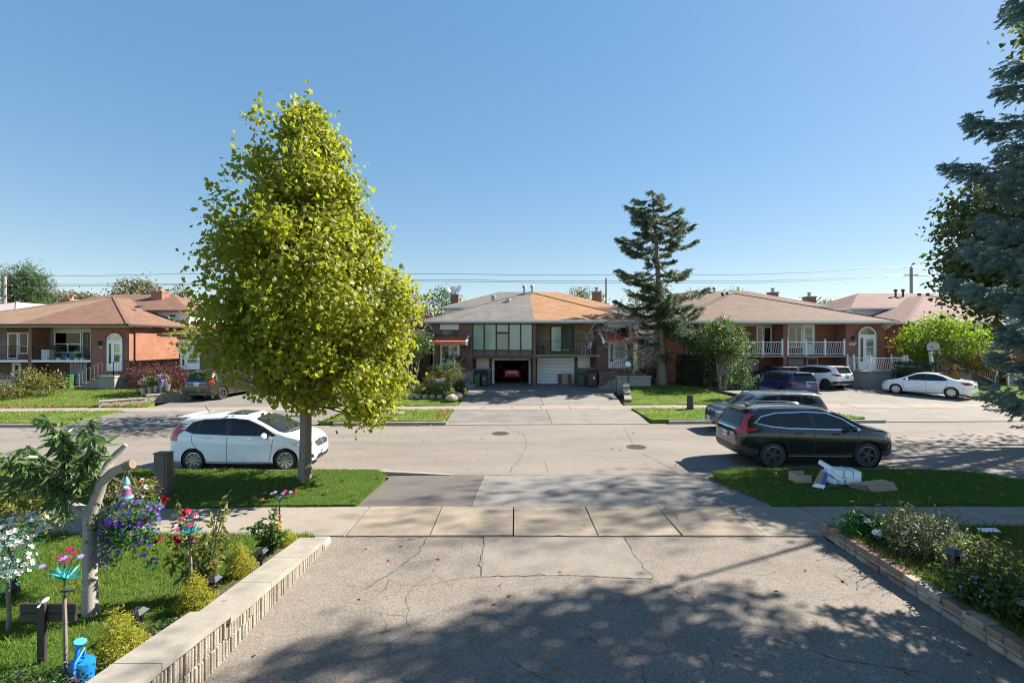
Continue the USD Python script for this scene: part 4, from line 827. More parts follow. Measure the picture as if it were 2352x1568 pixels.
for u, y in ((1078, 40.2), (1187, 39.2)): roof_vent(rf, cx(u, y), y, rz_front(y, 4.98, 2.85, 8.0, Yc))
chimney(H, -5.5, 46.2, 6, 8.0, 0.7, 'brick_brown'); chimney(H, 8.15, 46.2, 6, 8.25, 0.75, 'brick_brown')
for k, (dx, rz_) in enumerate(((-0.2, 0.3), (0.5, -0.7))):
    v, f = arr(lathe([(0, 0), (0.2, 0.02), (0.38, 0.12), (0.36, 0.12), (0.19, 0.035), (0, 0.015)], 16))
    dsh = single('satellite_dish', (v @ (rotz(rz_) @ rotx(1.15)).T + [-5.5 + dx, 45.4, 8.3 + 0.1 * k], f), 'white_trim', 'round white satellite dish %s on the brown chimney' % ('turned to the street' if k == 0 else 'turned aside, higher up'), 'satellite dish', smooth=40)
downspout(H, XR + 0.06, Yc + 0.3, 0.3, 4.85, 'white_trim', 0.45)
downspout(H, XL - 0.06, Yc + 0.3, 0.3, 4.85, 'white_trim', -0.4)

# --- number 247 and its twin half
def sx(u, y=Yc): return (2200 + u / 1.96 - 1920) / 1796 * y
def sz(v, y=Yc): return CAMH - (1000 + v / 1.96 - 1280) / 1796 * y
H = thing('semi_detached_house', 'red brick house pair with white balcony railings and number 247 beside its arched door', 'house', (19.88, 41, 0.2))
XL, XR, xa, xb, pa, pb = 12.54, 27.23, 15.3, 24.4, sx(1445), sx(1472)
part(H, 'wall', MB().box(XL, xa, Yc, 48, -0.3, 4.8), 'brick_red'); part(H, 'wall', MB().box(xb, XR, Yc, 48, -0.3, 4.8), 'brick_red')
part(H, 'wall', MB().box(xa + 0.003, xb - 0.003, Yr, 47.9, -0.3, 4.79), 'brick_red'); part(H, 'pier', MB().box(pa, pb, Yc - 0.01, Yr - 0.003, -0.3, 4.8), 'brick_red')
for a, b in ((xa, pa), (pb, xb)):
    part(H, 'balcony_slab', MB().box(a - 0.02 if a == xa else a + 0.003, b - 0.003 if b == pa else b + 0.02, Yc - 0.06, Yr - 0.003, sz(664), sz(652)), 'grey_stucco')
for k, (a, b) in enumerate(((sx(1477, Yr), sx(1590, Yr)), (sx(1085, Yr), sx(1262, Yr)))):
    gd = sub(H, 'garage_door')
    for q in range(4):
        z0 = 0.28 + q * 0.47; part(gd, 'panel', MB().box(a, b, Yr - 0.05, Yr - 0.01, z0 + 0.008, z0 + 0.462, bev=0.008), 'garage_grey')
door(H, sx(1620, Yr), sx(1690, Yr), 0.3, 2.15, Yr, glass=False, mat='maroon')
zb0 = sz(652)
window(H, sx(1475, Yr), sx(1583, Yr), zb0 + 0.55, sz(432, Yr), Yr, 0.09, vs=(sx(1537, Yr),), behind='curtain_dim')
door(H, sx(1590, Yr), sx(1668, Yr), zb0 + 0.05, sz(432, Yr), Yr, gz=(0.35, 0.92), behind='curtain_dim', label='white balcony door with a tall glass light')
window(H, sx(1248, Yr), sx(1358, Yr), zb0 + 0.1, sz(440, Yr), Yr, 0.09, vs=(sx(1290, Yr),)); part(H, 'window_head', MB().box(pb + 0.05, sx(1670, Yr) + 0.1, Yr - 0.03, Yr, sz(430, Yr), 4.75).box(xa + 1.2, pa - 0.1, Yr - 0.03, Yr, sz(438, Yr), 4.75), 'cream')
railing_white(H, [(x, Yc, zb0) for x in (pb + 0.06, sx(1612), sx(1752), sx(1893))]); railing_white(H, [(x, Yc, zb0) for x in (xa + 0.05, sx(1150), sx(1295), sx(1437))])
door(H, sx(1995) + 0.05, sx(2125) - 0.05, 1.4, sz(452), Yc, side=0.36, arch_top=True, behind='curtain', label='white arched entrance door with patterned glass')
brick_arch(H, sx(1995), sx(2125), sz(452) - 0.6, Yc, 'brick_red'); wall_lamp(H, sx(1952), Yc, sz(530))
part(H, 'house_number', text_on_wall('247', 0.21, sx(1926), Yc, sz(577), 0.03), 'white_paint')
part(H, 'camera', MB().tube([(sx(2170), Yc, sz(436)), (sx(2170), Yc - 0.15, sz(438))], 0.05, 8), 'white_paint')
door(H, 13.1, 14.2, 1.4, 3.8, Yc, side=0.3); window(H, 13.2, 14.3, 3.85, 4.3, Yc)
# stucco porches with white railings
for sgn in (1, -1):
    X0 = 24.35 if sgn == 1 else 12.9; X1 = 27.4 if sgn == 1 else 15.4
    part(H, 'porch', prism([(X0, 35.0), (X0, 34.2), (X0 + 0.55, 33.3), (X1, 33.3), (X1, 35.0)], -0.2, 1.28), 'grey_stucco'); part(H, 'porch_floor', prism([(X0 - 0.04, 34.99), (X0 - 0.04, 34.18), (X0 + 0.53, 33.25), (X1 + 0.04, 33.25), (X1 + 0.04, 34.99)], 1.283, 1.36), 'concrete_grey')
    railing_white(H, [(X0 + 0.06, 34.85, 1.36), (X0 + 0.06, 34.2, 1.36), (X0 + 0.6, 33.35, 1.36), (X1 - 0.1, 33.35, 1.36)], 1.0)
steps(H, 4, 27.45, 29.2, 33.3, 34.6, 0.2, 1.36, mat='grey_stucco')
railing_white(H, [(27.5, 33.35, 1.36), (29.3, 33.35, 0.28)], 1.0); railing_white(H, [(27.5, 34.7, 1.36), (28.3, 34.7, 1.36), (29.5, 34.7, 0.4)], 1.0)
rf, rf2, P = hip_roof(H, 19.6, 7.35, 0.75, Yc, 4.93, 2.8, 8.1, ('shingle_brown', 'shingle_brown', 'shingle_dark'), 'white_trim')
back_block(H, 19.6, 7.5, Yc, 6.5, ('shingle_brown', 'shingle_brown'))
for u, y, v, m in ((905, 45.3, 150, 'metal_grey'), (938, 45.3, 150, 'metal_grey'), (1000, 43, 190, 'metal_dark'), (1037, 43, 188, 'metal_dark')):
    pipe_vent(rf, sx(u, y), y, sz(v, y) - 1.2, sz(v, y), m)
for u, v, y in ((775, 212, 45.0), (835, 212, 45.0), (1095, 206, 43.2), (800, 322, 39.2)): flat_vent(rf, sx(u, y), y, sz(v, y) - 0.08)
chimney(H, sx(1367, 47), 47, 6, sz(188, 47), 0.75, 'brick_red'); chimney(H, sx(1635, 47), 47, 5.6, sz(220, 47), 0.85, 'brick_red')
downspout(H, XR + 0.05, Yc + 0.2, 0.3, 4.8, 'white_trim', 0.3); downspout(H, XL + 0.2, Yc, 0.3, 4.8, 'white_trim', -0.5)

# --- the pair with the arched door, over on the sunny slope
Yl, Ylr = 33.0, 34.3
def lx(u, y=Yl): return (u / 2.352 - 1920) / 1796 * y
def lz(v, y=Yl): return CAMH - (900 + v / 2.352 - 1280) / 1796 * y
H = thing('semi_detached_house', 'red brick house pair with brown gutters, cluttered balcony and arched white door above concrete steps', 'house', (-33.9, 40, 0.2))
XR, xb = lx(1135), lx(803); xcn = -33.6; XL = 2 * xcn - XR
part(H, 'wall', MB().box(xb, XR, Yl, 46, -0.3, 4.5), 'brick_red'); part(H, 'wall', MB().box(XL, XL + 2.8, Yl, 46, -0.3, 4.5), 'brick_red')
part(H, 'wall', MB().box(XR + 0.003, XR + 0.03, Yl + 0.003, 46, 1.35, 4.45), 'brick_orange', label='orange brick side wall'); part(H, 'foundation', MB().box(XR + 0.003, XR + 0.05, Yl + 0.01, 46, -0.3, 1.35), 'concrete_far')
part(H, 'wall', MB().box(XL + 2.803, xb - 0.003, Ylr, 45.9, -0.3, 4.49), 'brick_brown'); part(H, 'pier', MB().box(lx(250), lx(280), Yl - 0.01, Ylr - 0.003, -0.3, 4.5), 'brick_red')
part(H, 'wall', MB().box(XL + 2.81, lx(62, Ylr), Ylr - 0.02, Ylr - 0.002, 2.2, 4.45).box(lx(438, Ylr), lx(478, Ylr), Ylr - 0.02, Ylr - 0.002, 2.2, 4.45), 'stone_veneer_grey', label='grey stone facing of the balcony recess')
for a, b in ((XL + 2.8, lx(250)), (lx(280), xb)): part(H, 'balcony_slab', MB().box(a + 0.003, b - 0.003, Yl - 0.03, Ylr - 0.003, lz(1076), lz(1058)), 'white_paint')
window(H, lx(480, Ylr), lx(720, Ylr), lz(995, Ylr), lz(808, Ylr), Ylr, 0.08, vs=(), hs=(lz(915, Ylr),), behind='curtain_dim', label='large balcony window with a curtain'); part(H, 'window_head', MB().box(lx(472, Ylr), lx(803, Ylr), Ylr - 0.03, Ylr, lz(806, Ylr), 4.4), 'cream')
door(H, lx(738, Ylr), lx(800, Ylr), 2.15, lz(812, Ylr), Ylr, mat='brown_trim'); part(H, 'window_bar', MB().box(lx(600, Ylr) - 0.03, lx(600, Ylr) + 0.03, Ylr - 0.06, Ylr, lz(993, Ylr), lz(915, Ylr)), 'white_paint')
window(H, lx(68, Ylr), lx(165, Ylr), 2.2, lz(815, Ylr), Ylr, 0.1, behind='curtain_dim'); window(H, lx(170, Ylr), lx(255, Ylr), lz(1003, Ylr), lz(815, Ylr), Ylr, 0.07, hs=(lz(935, Ylr),), behind='blind')
railing_iron(H, [(XL + 3, Yl, lz(1058)), (lx(252), Yl, lz(1058))], 0.95, 'iron', 0.15); railing_iron(H, [(lx(282), Yl, lz(1058)), (xb, Yl, lz(1058))], 0.95, 'iron', 0.15)
door(H, lx(947) + 0.05, lx(1083) - 0.05, 1.42, lz(837), Yl, side=0.3, arch_top=True, gz=(0.3, 0.93), label='white arched front door with dark glass')
brick_arch(H, lx(947), lx(1083), lz(837) - 0.5, Yl, 'brick_red'); wall_lamp(H, lx(890), Yl, lz(912))
part(H, 'number_plate', MB().box(lx(880), lx(905), Yl - 0.02, Yl, lz(952), lz(940)), 'white_trim'); part(H, 'house_number', text_on_wall('261', 0.07, lx(884), Yl - 0.02, lz(950), 0.005), 'ink_dark')
door(H, lx(118, Ylr), lx(185, Ylr), 0.3, lz(1090, Ylr), Ylr, label='lower door in the shade'); gt = sub(H, 'security_gate')
a, b = lx(632, Ylr), lx(775, Ylr)
part(gt, 'frame', MB().box(a, a + 0.06, Ylr - 0.1, Ylr - 0.05, 0.3, 1.98).box(b - 0.06, b, Ylr - 0.1, Ylr - 0.05, 0.3, 1.98).box(a, b, Ylr - 0.1, Ylr - 0.05, 1.98, 2.03), 'white_trim')
for x in np.linspace(a + 0.15, b - 0.15, 9): part(gt, 'bar', MB().box(x - 0.012, x + 0.012, Ylr - 0.09, Ylr - 0.06, 0.3, 1.98), 'white_trim')
part(gt, 'panel', MB().box(a + 0.06, b - 0.06, Ylr - 0.04, Ylr - 0.01, 0.3, 1.98), 'garage_grey')
part(H, 'porch', MB().box(lx(905, 31.5), -25.9, 31.2, Yl - 0.003, 0, 1.1).box(lx(900, 31.5), -25.85, 31.15, Yl - 0.003, 1.1, 1.22), 'concrete_grey')
steps(H, 3, lx(905, 31.5), lx(690, 31.5), 31.2, 32.9, 0.3, 1.22, mat='concrete_far')
railing_iron(H, [(lx(905, 31.3), 31.25, 1.22), (-26.0, 31.25, 1.22), (-26.0, 32.8, 1.22)], 0.9, 'iron_brown', 0.2)
railing_iron(H, [(lx(700, 31.3), 31.27, 0.5), (lx(900, 31.3), 31.27, 1.22)], 0.9, 'metal_grey', 0.25)
rf, rf2, P = hip_roof(H, xcn, XR - xcn, 0.45, Yl, 4.63, 2.55, 8.0, ('shingle_light', 'shingle_rust', 'shingle_rust'), 'brown_trim')
back_block(H, xcn, XR - xcn, Yl, 6.0, ('shingle_rust', 'shingle_rust'), gut='brown_trim')
chimney(H, -41.6, 45, 5.5, 7.4, 1.0, 'brick_orange', 2); chimney(H, -31.2, 42.5, 6, 7.9, 0.95, 'brick_orange', 1)
flat_vent(rf2, -29.6, 38.0, 6.15); flat_vent(rf2, -27.9, 39.5, 5.55); downspout(H, XR + 0.09, Yl + 0.5, 0.3, 4.55, 'brown_trim', 0.35)

# --- low brick house, mostly behind the big plane tree
H = thing('semi_detached_house', 'low brown-roofed brick house mostly hidden behind the big plane tree', 'house', (-14.9, 40, 0.2))
Yh = 33.5; xcn = -14.9
part(H, 'wall', MB().box(xcn - 8.4, xcn - 5.2, Yh, 46, -0.3, 3.75), 'brick_brown'); part(H, 'wall', MB().box(xcn + 5.6, xcn + 6.7, Yh, 46, -0.3, 3.75), 'brick_orange'); part(H, 'wall', MB().box(xcn - 5.197, xcn + 5.597, Yh + 1.3, 45.9, -0.3, 3.74), 'brick_brown')
part(H, 'wall', MB().box(xcn + 6.703, xcn + 8.6, Yh + 2.6, 45.9, -0.3, 3.74), 'brick_brown')
hxx = lambda u: (u / 2.352 - 1920) / 1796 * Yh; hz = lambda v: CAMH - (900 + v / 2.352 - 1280) / 1796 * Yh
part(H, 'entry_panel', MB().box(hxx(1577), hxx(1778), Yh - 0.03, Yh, hz(918), hz(872)), 'siding'); window(H, hxx(1580), hxx(1775), hz(1003), hz(920), Yh, 0.12, behind='blind')
door(H, hxx(1600), hxx(1760), hz(1140), hz(1006), Yh, side=0.3, behind='curtain')
for a, b in ((-11.5, -8.9), (-18.9, -16.2)):
    gd = sub(H, 'garage_door')
    for q in range(4): part(gd, 'panel', MB().box(a, b, Yh + 1.25, Yh + 1.29, 0.28 + q * 0.5 + 0.01, 0.28 + q * 0.5 + 0.49, bev=0.008), 'garage_grey')
window(H, -12.5, -9.6, 2.5, 3.6, Yh + 1.3, 0.08, vs=(-11,)); window(H, -18.9, -16, 2.5, 3.6, Yh + 1.3, 0.08, vs=(-17.5,))
part(H, 'corner_post', MB().box(xcn + 6.72, xcn + 6.8, Yh + 0.3, Yh + 0.38, 0.2, 3.75).box(xcn + 7.6, xcn + 7.68, Yh + 1.3, Yh + 1.38, 0.2, 3.75), 'white_trim')
rf, rf2, P = hip_roof(H, xcn, 8.75, 0.6, Yh, 3.95, 2.6, 8.5, ('shingle_rust', 'shingle_dark', 'shingle_dark'), 'brown_trim')
chimney(H, (1300 + 510 / 1.96 - 1920) / 1796 * 36.5, 36.5, 3.5, CAMH - (1000 + 390 / 1.96 - 1280) / 1796 * 36.5, 0.85, 'brick_brown', 1)

# --- the far house beyond the yellow-green tree
H = thing('semi_detached_house', 'rose-roofed brick house with white railings, partly behind the yellow-green tree and the blue spruce', 'house', (37.4, 42, 0.2))
Yf = 36.0; XL, XR = 29.95, 44.85
fx = lambda u, y=Yf: (2840 + u / 2.352 - 1920) / 1796 * y; fz = lambda v, y=Yf: CAMH - (1000 + v / 2.352 - 1280) / 1796 * y
part(H, 'wall', MB().box(XL, fx(1912), Yf, 49, -0.3, 4.75), 'brick_red'); part(H, 'wall', MB().box(XR - 2.8, XR, Yf, 49, -0.3, 4.75), 'brick_red'); part(H, 'wall', MB().box(fx(1912) + 0.003, XR - 2.803, Yf + 1.3, 48.9, -0.3, 4.74), 'brick_red')
part(H, 'pier', MB().box(fx(2232), fx(2262), Yf - 0.01, Yf + 1.297, -0.3, 4.75), 'brick_red'); part(H, 'balcony_slab', MB().box(fx(1912) + 0.003, fx(2230), Yf - 0.05, Yf + 1.297, 2.3, 2.42), 'grey_stucco')
part(H, 'foundation', MB().box(XL - 0.03, XL - 0.003, Yf + 0.01, 49, -0.3, 1.3), 'concrete_far'); part(H, 'side_band', MB().box(XL - 0.04, XL - 0.003, Yf + 0.01, 49, 3.0, 3.1).box(XL - 0.04, XL - 0.003, Yf + 2, 49, 4.5, 4.74), 'cream')
window(H, fx(1920, Yf + 1.3), fx(2225, Yf + 1.3), 2.6, fz(545, Yf + 1.3), Yf + 1.3, 0.08, vs=(fx(2000, Yf + 1.3), fx(2110, Yf + 1.3)), behind='curtain_dim'); part(H, 'window_head', MB().box(fx(1915, Yf + 1.3), fx(2225, Yf + 1.3), Yf + 1.26, Yf + 1.297, fz(543, Yf + 1.3), 4.7), 'cream')
railing_white(H, [(x, Yf, 2.42) for x in (fx(1918), fx(2075), fx(2235))]); door(H, fx(1745), fx(1820), 1.4, 4.0, Yf, side=0.3, behind='curtain')
part(H, 'porch', MB().box(30.6, 33.2, 34.6, Yf - 0.003, -0.2, 1.35), 'grey_stucco'); railing_white(H, [(30.7, 34.7, 1.35), (33.1, 34.7, 1.35), (34.6, 34.2, 0.4)], 1.0); railing_white(H, [(34.8, 33.6, 0.3), (37.5, 33.6, 0.3)], 0.9)
part(H, 'side_window', MB().box(XL - 0.03, XL - 0.003, 38.6, 40.0, 1.5, 1.9), 'glass_house')
rf, rf2, P = hip_roof(H, 37.4, 7.45, 0.7, Yf, 4.93, 2.7, 8.1, ('shingle_rose', 'shingle_rose', 'shingle_dark'), 'white_trim')
back_block(H, 37.4, 7.5, Yf, 6.4, ('shingle_rose', 'shingle_rose'), ridge_in=3.9)
for u, v, y in ((1220, 200, 45.5), (1285, 198, 45.5)): pipe_vent(rf, fx(u, y), y, fz(v, y) - 1.2, fz(v, y), 'cast_iron')
for u, v, y in ((1430, 235, 44.5), (1505, 232, 44.5)): pipe_vent(rf, fx(u, y), y, fz(v, y) - 0.9, fz(v, y), 'metal_dark')
# --- pale roof peeping over at the edge
H = thing('house', 'house with a pale grey roof rising behind the balcony house', 'house', (-52, 45, 0.2))
part(H, 'wall', MB().box(-58, -45.5, 43, 54, -0.2, 4.9), 'brick_brown'); hip_roof(H, -51.0, 6.6, 0.5, 43, 5.2, 2.3, 7.0, ('shingle_pale', 'shingle_pale', 'shingle_pale'), 'white_trim', 11)
# ------------------------------------------------------------------ trees and shrubs
def in_blobs(r, blobs, n, shell=0.55):
    """Random points in a union of ellipsoids, thicker towards their surface; returns points and outward directions."""
    b = np.array(blobs, float); vol = b[:, 3] * b[:, 4] * b[:, 5]; k = r.choice(len(b), n, p=vol / vol.sum())
    d = r.normal(0, 1, (n, 3)); d /= np.linalg.norm(d, axis=1, keepdims=True)
    rad = np.where(r.random(n) < shell, r.uniform(0.75, 1.05, n), r.random(n) ** (1 / 3))
    return b[k, :3] + d * b[k, 3:] * rad[:, None], d
def leaf_cloud(r, centres, outs, per, spread, size, proto, droop=0.3, up=0.6, jitter=0.8):
    n = len(centres) * per
    c = np.repeat(centres, per, 0) + r.normal(0, 1, (n, 3)) * spread; o = np.repeat(outs, per, 0)
    nrm = o * 0.6 + np.array([0, 0, up]) + r.normal(0, jitter, (n, 3))
    return scatter(proto[0], proto[1], c, frames(nrm, r.uniform(0, 2 * np.pi, n)), size * r.uniform(0.6, 1.3, n))
def limbs(r, base, tops, r0, fork, n=6, wob=0.06):
    mb = MB(); base = np.array(base, float)
    for t in tops:
        s = base + np.array([0, 0, fork * r.uniform(0.55, 1.0)]); t = np.array(t, float)
        q = np.linspace(0, 1, 6)[:, None]; pts = s + (t - s) * q + np.array([0, 0, 0.12]) * np.linalg.norm(t - s) * (q * (1 - q)) + r.normal(0, wob, (6, 3)) * q
        mb.tube(pts, np.linspace(r0, r0 * 0.15, 6), n)
    return mb
def broadleaf(name, label, cat, base, h, blobs, ncl, per, size, lmat, bmat='bark', r0=0.12, fork=1.2, spread=0.25, proto=None, seed=0, trunks=None, group=None, nlimb=14, jitter=0.8, extra=None):
    r = np.random.default_rng(seed); t = thing(name, label, cat, base, group=group); base = np.array(base, float)
    c, o = in_blobs(r, blobs, ncl); c = c + base
    tr = MB()
    for dx, dy in (trunks or [(0, 0)]):
        s = base + np.array([dx * 0.3, dy * 0.3, -0.1]); e = base + [dx, dy, fork]
        q = np.linspace(0, 1, 6)[:, None]
        tr.tube(s + (e - s) * q + r.normal(0, 0.02, (6, 3)) * q, r0 * np.linspace(1.25, 0.75, 6) * np.array([1.15, 1, 1, 1, 1, 1]), 9)
    part(t, 'trunk', tr, bmat, smooth=40)
    idx = r.choice(len(c), min(nlimb, len(c)), False)
    br = MB()
    for i in idx:
        dx, dy = (trunks or [(0, 0)])[r.integers(len(trunks or [0]))]
        br.mesh(limbs(r, base + [dx, dy, 0], [c[i]], r0 * 0.5, fork, 5))
    part(t, 'branches', br, bmat, smooth=40)
    part(t, 'crown', leaf_cloud(r, c, o, per, spread, size, proto or QLEAF, jitter=jitter), lmat, kind='stuff')
    return t
def shrub(name, label, base, blobs, ncl, per, size, lmat, seed=0, cat='shrub', spread=0.12, proto=None, group=None, bmat='bark_dark', stems=7, up=0.5, extra=()):
    r = np.random.default_rng(seed); t = thing(name, label, cat, base, group=group); base = np.array(base, float)
    c, o = in_blobs(r, blobs, ncl); c = c + base; c[:, 2] = np.maximum(c[:, 2], base[2] + 0.03)
    mb = MB()
    for i in r.choice(len(c), min(stems, len(c)), False): mb.tube([base + r.normal(0, 0.04, 3) * [1, 1, 0], (base + c[i]) / 2 + [0, 0, 0.05], c[i]], [0.02, 0.014, 0.006], 5)
    part(t, 'stems', mb, bmat)
    part(t, 'foliage', leaf_cloud(r, c, o, per, spread, size, proto or QLEAF, up=up), lmat, kind='stuff')
    for nm, n, sz, m, pr in extra:
        k = r.choice(len(c), n); b = np.array(blobs, float)
        p, d = in_blobs(r, blobs, n, 1.0); p = p + base
        part(t, nm, scatter(pr[0], pr[1], p, frames(d + [0, -0.5, 0.5], r.uniform(0, 6, n)), sz * r.uniform(0.7, 1.2, n)), m, kind='stuff')
    return t
def flower(n=9, cup=0.25):
    v, f = [], []
    for k in range(n):
        a = 2 * math.pi * k / n; w = math.pi / n * 0.95; i = len(v)
        for rr, da, z in ((0.06, 0, 0.02), (0.34, -w, cup * 0.5), (0.34, w, cup * 0.5), (0.5, 0, cup)): v.append((rr * math.cos(a + da), rr * math.sin(a + da), z))
        f += [[i, i + 1, i + 2], [i + 1, i + 3, i + 2]]
    return np.array(v), np.array(f)
FLOWER = flower(); DAISY = flower(12, 0.05); BELL = flower(5, 0.35)
def twig(n=18, L=1.0, w=0.34, seed=0, wd=0.05):
    """A conifer twig: needles all round a short axis along +z."""
    r = np.random.default_rng(seed); v, f = [], []
    for k in range(n):
        t = k / n; a = 2.4 * k; s = w * (1 - 0.55 * t); p = np.array([0, 0, t * L * 0.85]); e = p + [s * math.cos(a), s * math.sin(a), 0.22 * L]
        q = np.array([-math.sin(a), math.cos(a), 0]) * wd * L; i = len(v); v += [p - q, p + q, e]; f.append([i, i + 1, i + 2])
    return np.array(v), np.array(f)
def conifer(name, label, base, H, prof, whorl, tw, nt, lmat, seed, trunk_r, lean=(0, 0), bmat='bark_spruce', gap=None, droop=0.25, lift=0.12, dens=None, azim=None, proto=None, curve=None, zj=0.0, nbr=(4, 7), var=(0.65, 1.12)):
    """prof: (height, branch length) pairs; branches in whorls, each clothed in twigs along its sides."""
    r = np.random.default_rng(seed); t = thing(name, label, 'tree', base); base = np.array(base, float); proto = proto or twig()
    hs, ls = np.array(prof, float).T; axis = lambda z: base + np.array([lean[0] * (z / H) ** 1.5, lean[1] * z / H, z])
    zz = np.linspace(0, H * 0.98, 14); part(t, 'trunk', MB().tube(np.array([axis(z) for z in zz]) + np.vstack([[0, 0, -0.1]] + [[0, 0, 0]] * 13), trunk_r * np.linspace(1.0, 0.1, 14) * np.array([1.35] + [1] * 13), 10), bmat, smooth=40)
    br, P, D, S = MB(), [], [], []
    z = hs[0]
    while z < H:
        z += whorl * r.uniform(0.6, 1.3); nb = r.integers(*nbr); a0 = r.uniform(0, 6.28)
        for b in range(nb):
            zb = z + r.uniform(-0.3, 0.3) * whorl; L = float(np.interp(zb, hs, ls)) * r.uniform(*var); a = a0 + b * 6.283 / nb + r.normal(0, 0.25)
            if L < 0.12 or zb > H: continue
            if gap and gap(zb, a, r): continue
            q = np.linspace(0, 1, 7); dirv = np.array([math.cos(a), math.sin(a), 0])
            zc = -droop * L * np.sin(q * math.pi * 0.6) + (lift + droop * 0.85) * L * q ** 2.2
            pts = axis(zb) + dirv * (L * q)[:, None] + np.array([0, 0, 1.0]) * zc[:, None]
            br.tube(pts, np.linspace(0.018 + 0.012 * L, 0.006, 7), 4)
            n = int(nt * L); s = r.uniform(0.15, 1.0, n) ** 0.75; side = r.choice([-1, 1], n); perp = np.array([-math.sin(a), math.cos(a), 0])
            reach = 0.32 * L * (1.05 - s) + 0.10; off = side * reach * r.random(n) ** 0.8
            p = np.stack([np.interp(s, q, pts[:, k]) for k in range(3)], 1) + perp * off[:, None] + np.array([0, 0, -0.18]) * (np.abs(off) / (0.3 + reach) * reach)[:, None] * 1.2
            p[:, 2] += r.normal(0, zj, n) - zj * 0.6; P.append(p); D.append(dirv * 0.9 + perp * (side * 0.75)[:, None] + np.array([0, 0, -0.25]) + r.normal(0, 0.3, (n, 3))); S.append(tw * r.uniform(0.7, 1.3, n))
    # leader
    P.append(axis(H * 0.97) + r.normal(0, 0.06, (10, 3)) + np.array([0, 0, 1.0]) * r.uniform(-0.5, 0.3, 10)[:, None]); D.append(r.normal(0, 0.4, (10, 3)) + [0, 0, 1.0]); S.append(np.full(10, tw))
    part(t, 'branches', br, bmat)
    P, D, S = np.vstack(P), np.vstack(D), np.concatenate(S)
    part(t, 'needles', scatter(proto[0], proto[1], P, frames(D, r.uniform(0, 6.28, len(P))), S), lmat, kind='stuff')
    return t

# the big plane-leaved street tree on the near verge
TB = (gpt(690, 1106, 0.03)[0], 11.85, 0.03)
r = np.random.default_rng(21); t = thing('street_tree', 'tall yellow-green street tree with lobed leaves on the near verge beside the white hatchback', 'tree', TB)
TBv = np.array(TB); ty = TB[1]
trunk_top = TBv + [0.0, 0.0, 7.4]
q = np.linspace(0, 1, 12)[:, None]; tp = TBv + [0, 0, -0.1] + (trunk_top - TBv) * q + np.column_stack([0.05 * np.sin(q[:, 0] * 7), 0.05 * np.cos(q[:, 0] * 5), 0 * q[:, 0]])
part(t, 'trunk', MB().tube(tp, 0.9 * np.array([0.20, 0.165, 0.155, 0.15, 0.14, 0.125, 0.11, 0.095, 0.08, 0.065, 0.05, 0.035]), 14), 'bark', smooth=40)
# outline measured against the picture: (height row, left, right) around the trunk at column 690
OUT = np.array([(208, 658, 690), (235, 622, 705), (262, 600, 735), (300, 588, 765), (322, 560, 768), (360, 540, 780), (400, 520, 805), (440, 512, 820), (480, 500, 850), (525, 440, 885), (560, 435, 893), (600, 432, 898), (640, 425, 930), (690, 420, 955), (740, 418, 945), (790, 425, 925), (840, 430, 910), (880, 450, 885), (910, 500, 840), (935, 600, 765), (958, 660, 735)], float)
oz = np.array([Z(v, ty) for v in OUT[:, 0]]); ol = np.array([X(u, ty) for u in OUT[:, 1]]); orr = np.array([X(u, ty) for u in OUT[:, 2]])
o_ = np.argsort(oz); oz, ol, orr = oz[o_], ol[o_] + 0.5, orr[o_] + 0.1; oz = oz * 0.975 - 0.02; kb = np.clip((oz - 1.5) / 1.6, 0, 1) * 0.28 + 0.72; ol, orr = ol * kb, orr * kb
n = 620; zc = r.uniform(oz[0], oz[-1], 6 * n); L_, R_ = np.interp(zc, oz, ol), np.interp(zc, oz, orr); wid = (R_ - L_) / 2; keep = r.random(len(zc)) < (wid / wid.max()) ** 1.6 + 0.03; zc, L_, R_, wid = [a[keep][:n] for a in (zc, L_, R_, wid)]; n = len(zc)
a = r.uniform(0, 2 * np.pi, n); rad = np.where(r.random(n) < 0.62, r.uniform(0.72, 0.95, n), np.sqrt(r.random(n)) * 0.9)
cc = np.column_stack([(L_ + R_) / 2 + np.cos(a) * rad * wid, ty + np.sin(a) * rad * wid * 0.9, zc]); oo = np.column_stack([np.cos(a), np.sin(a), np.full(n, 0.1)])
lump = meshkit.noise(cc * 1.15, 3); cc[:, :2] = np.where((lump < 0.40)[:, None], TBv[:2] + (cc[:, :2] - TBv[:2]) * 0.66, cc[:, :2])
br = MB()
for i in r.choice(n, 150, False):
    z0 = max(1.9, cc[i, 2] - 0.9 * np.linalg.norm(cc[i, :2] - TBv[:2])); s = np.array([*np.array([np.interp(z0, tp[:, 2], tp[:, k]) for k in (0, 1)]), min(z0, 7.2)])
    qq = np.linspace(0, 1, 6)[:, None]; br.tube(s + (cc[i] - s) * qq + r.normal(0, 0.05, (6, 3)) * qq, np.linspace(0.035, 0.006, 6), 5)
part(t, 'branches', br, 'bark_dark')
part(t, 'crown', leaf_cloud(r, cc, oo, 62, 0.2, 0.155, LEAF5, up=0.35, jitter=0.75), 'leaf_plane', kind='stuff')
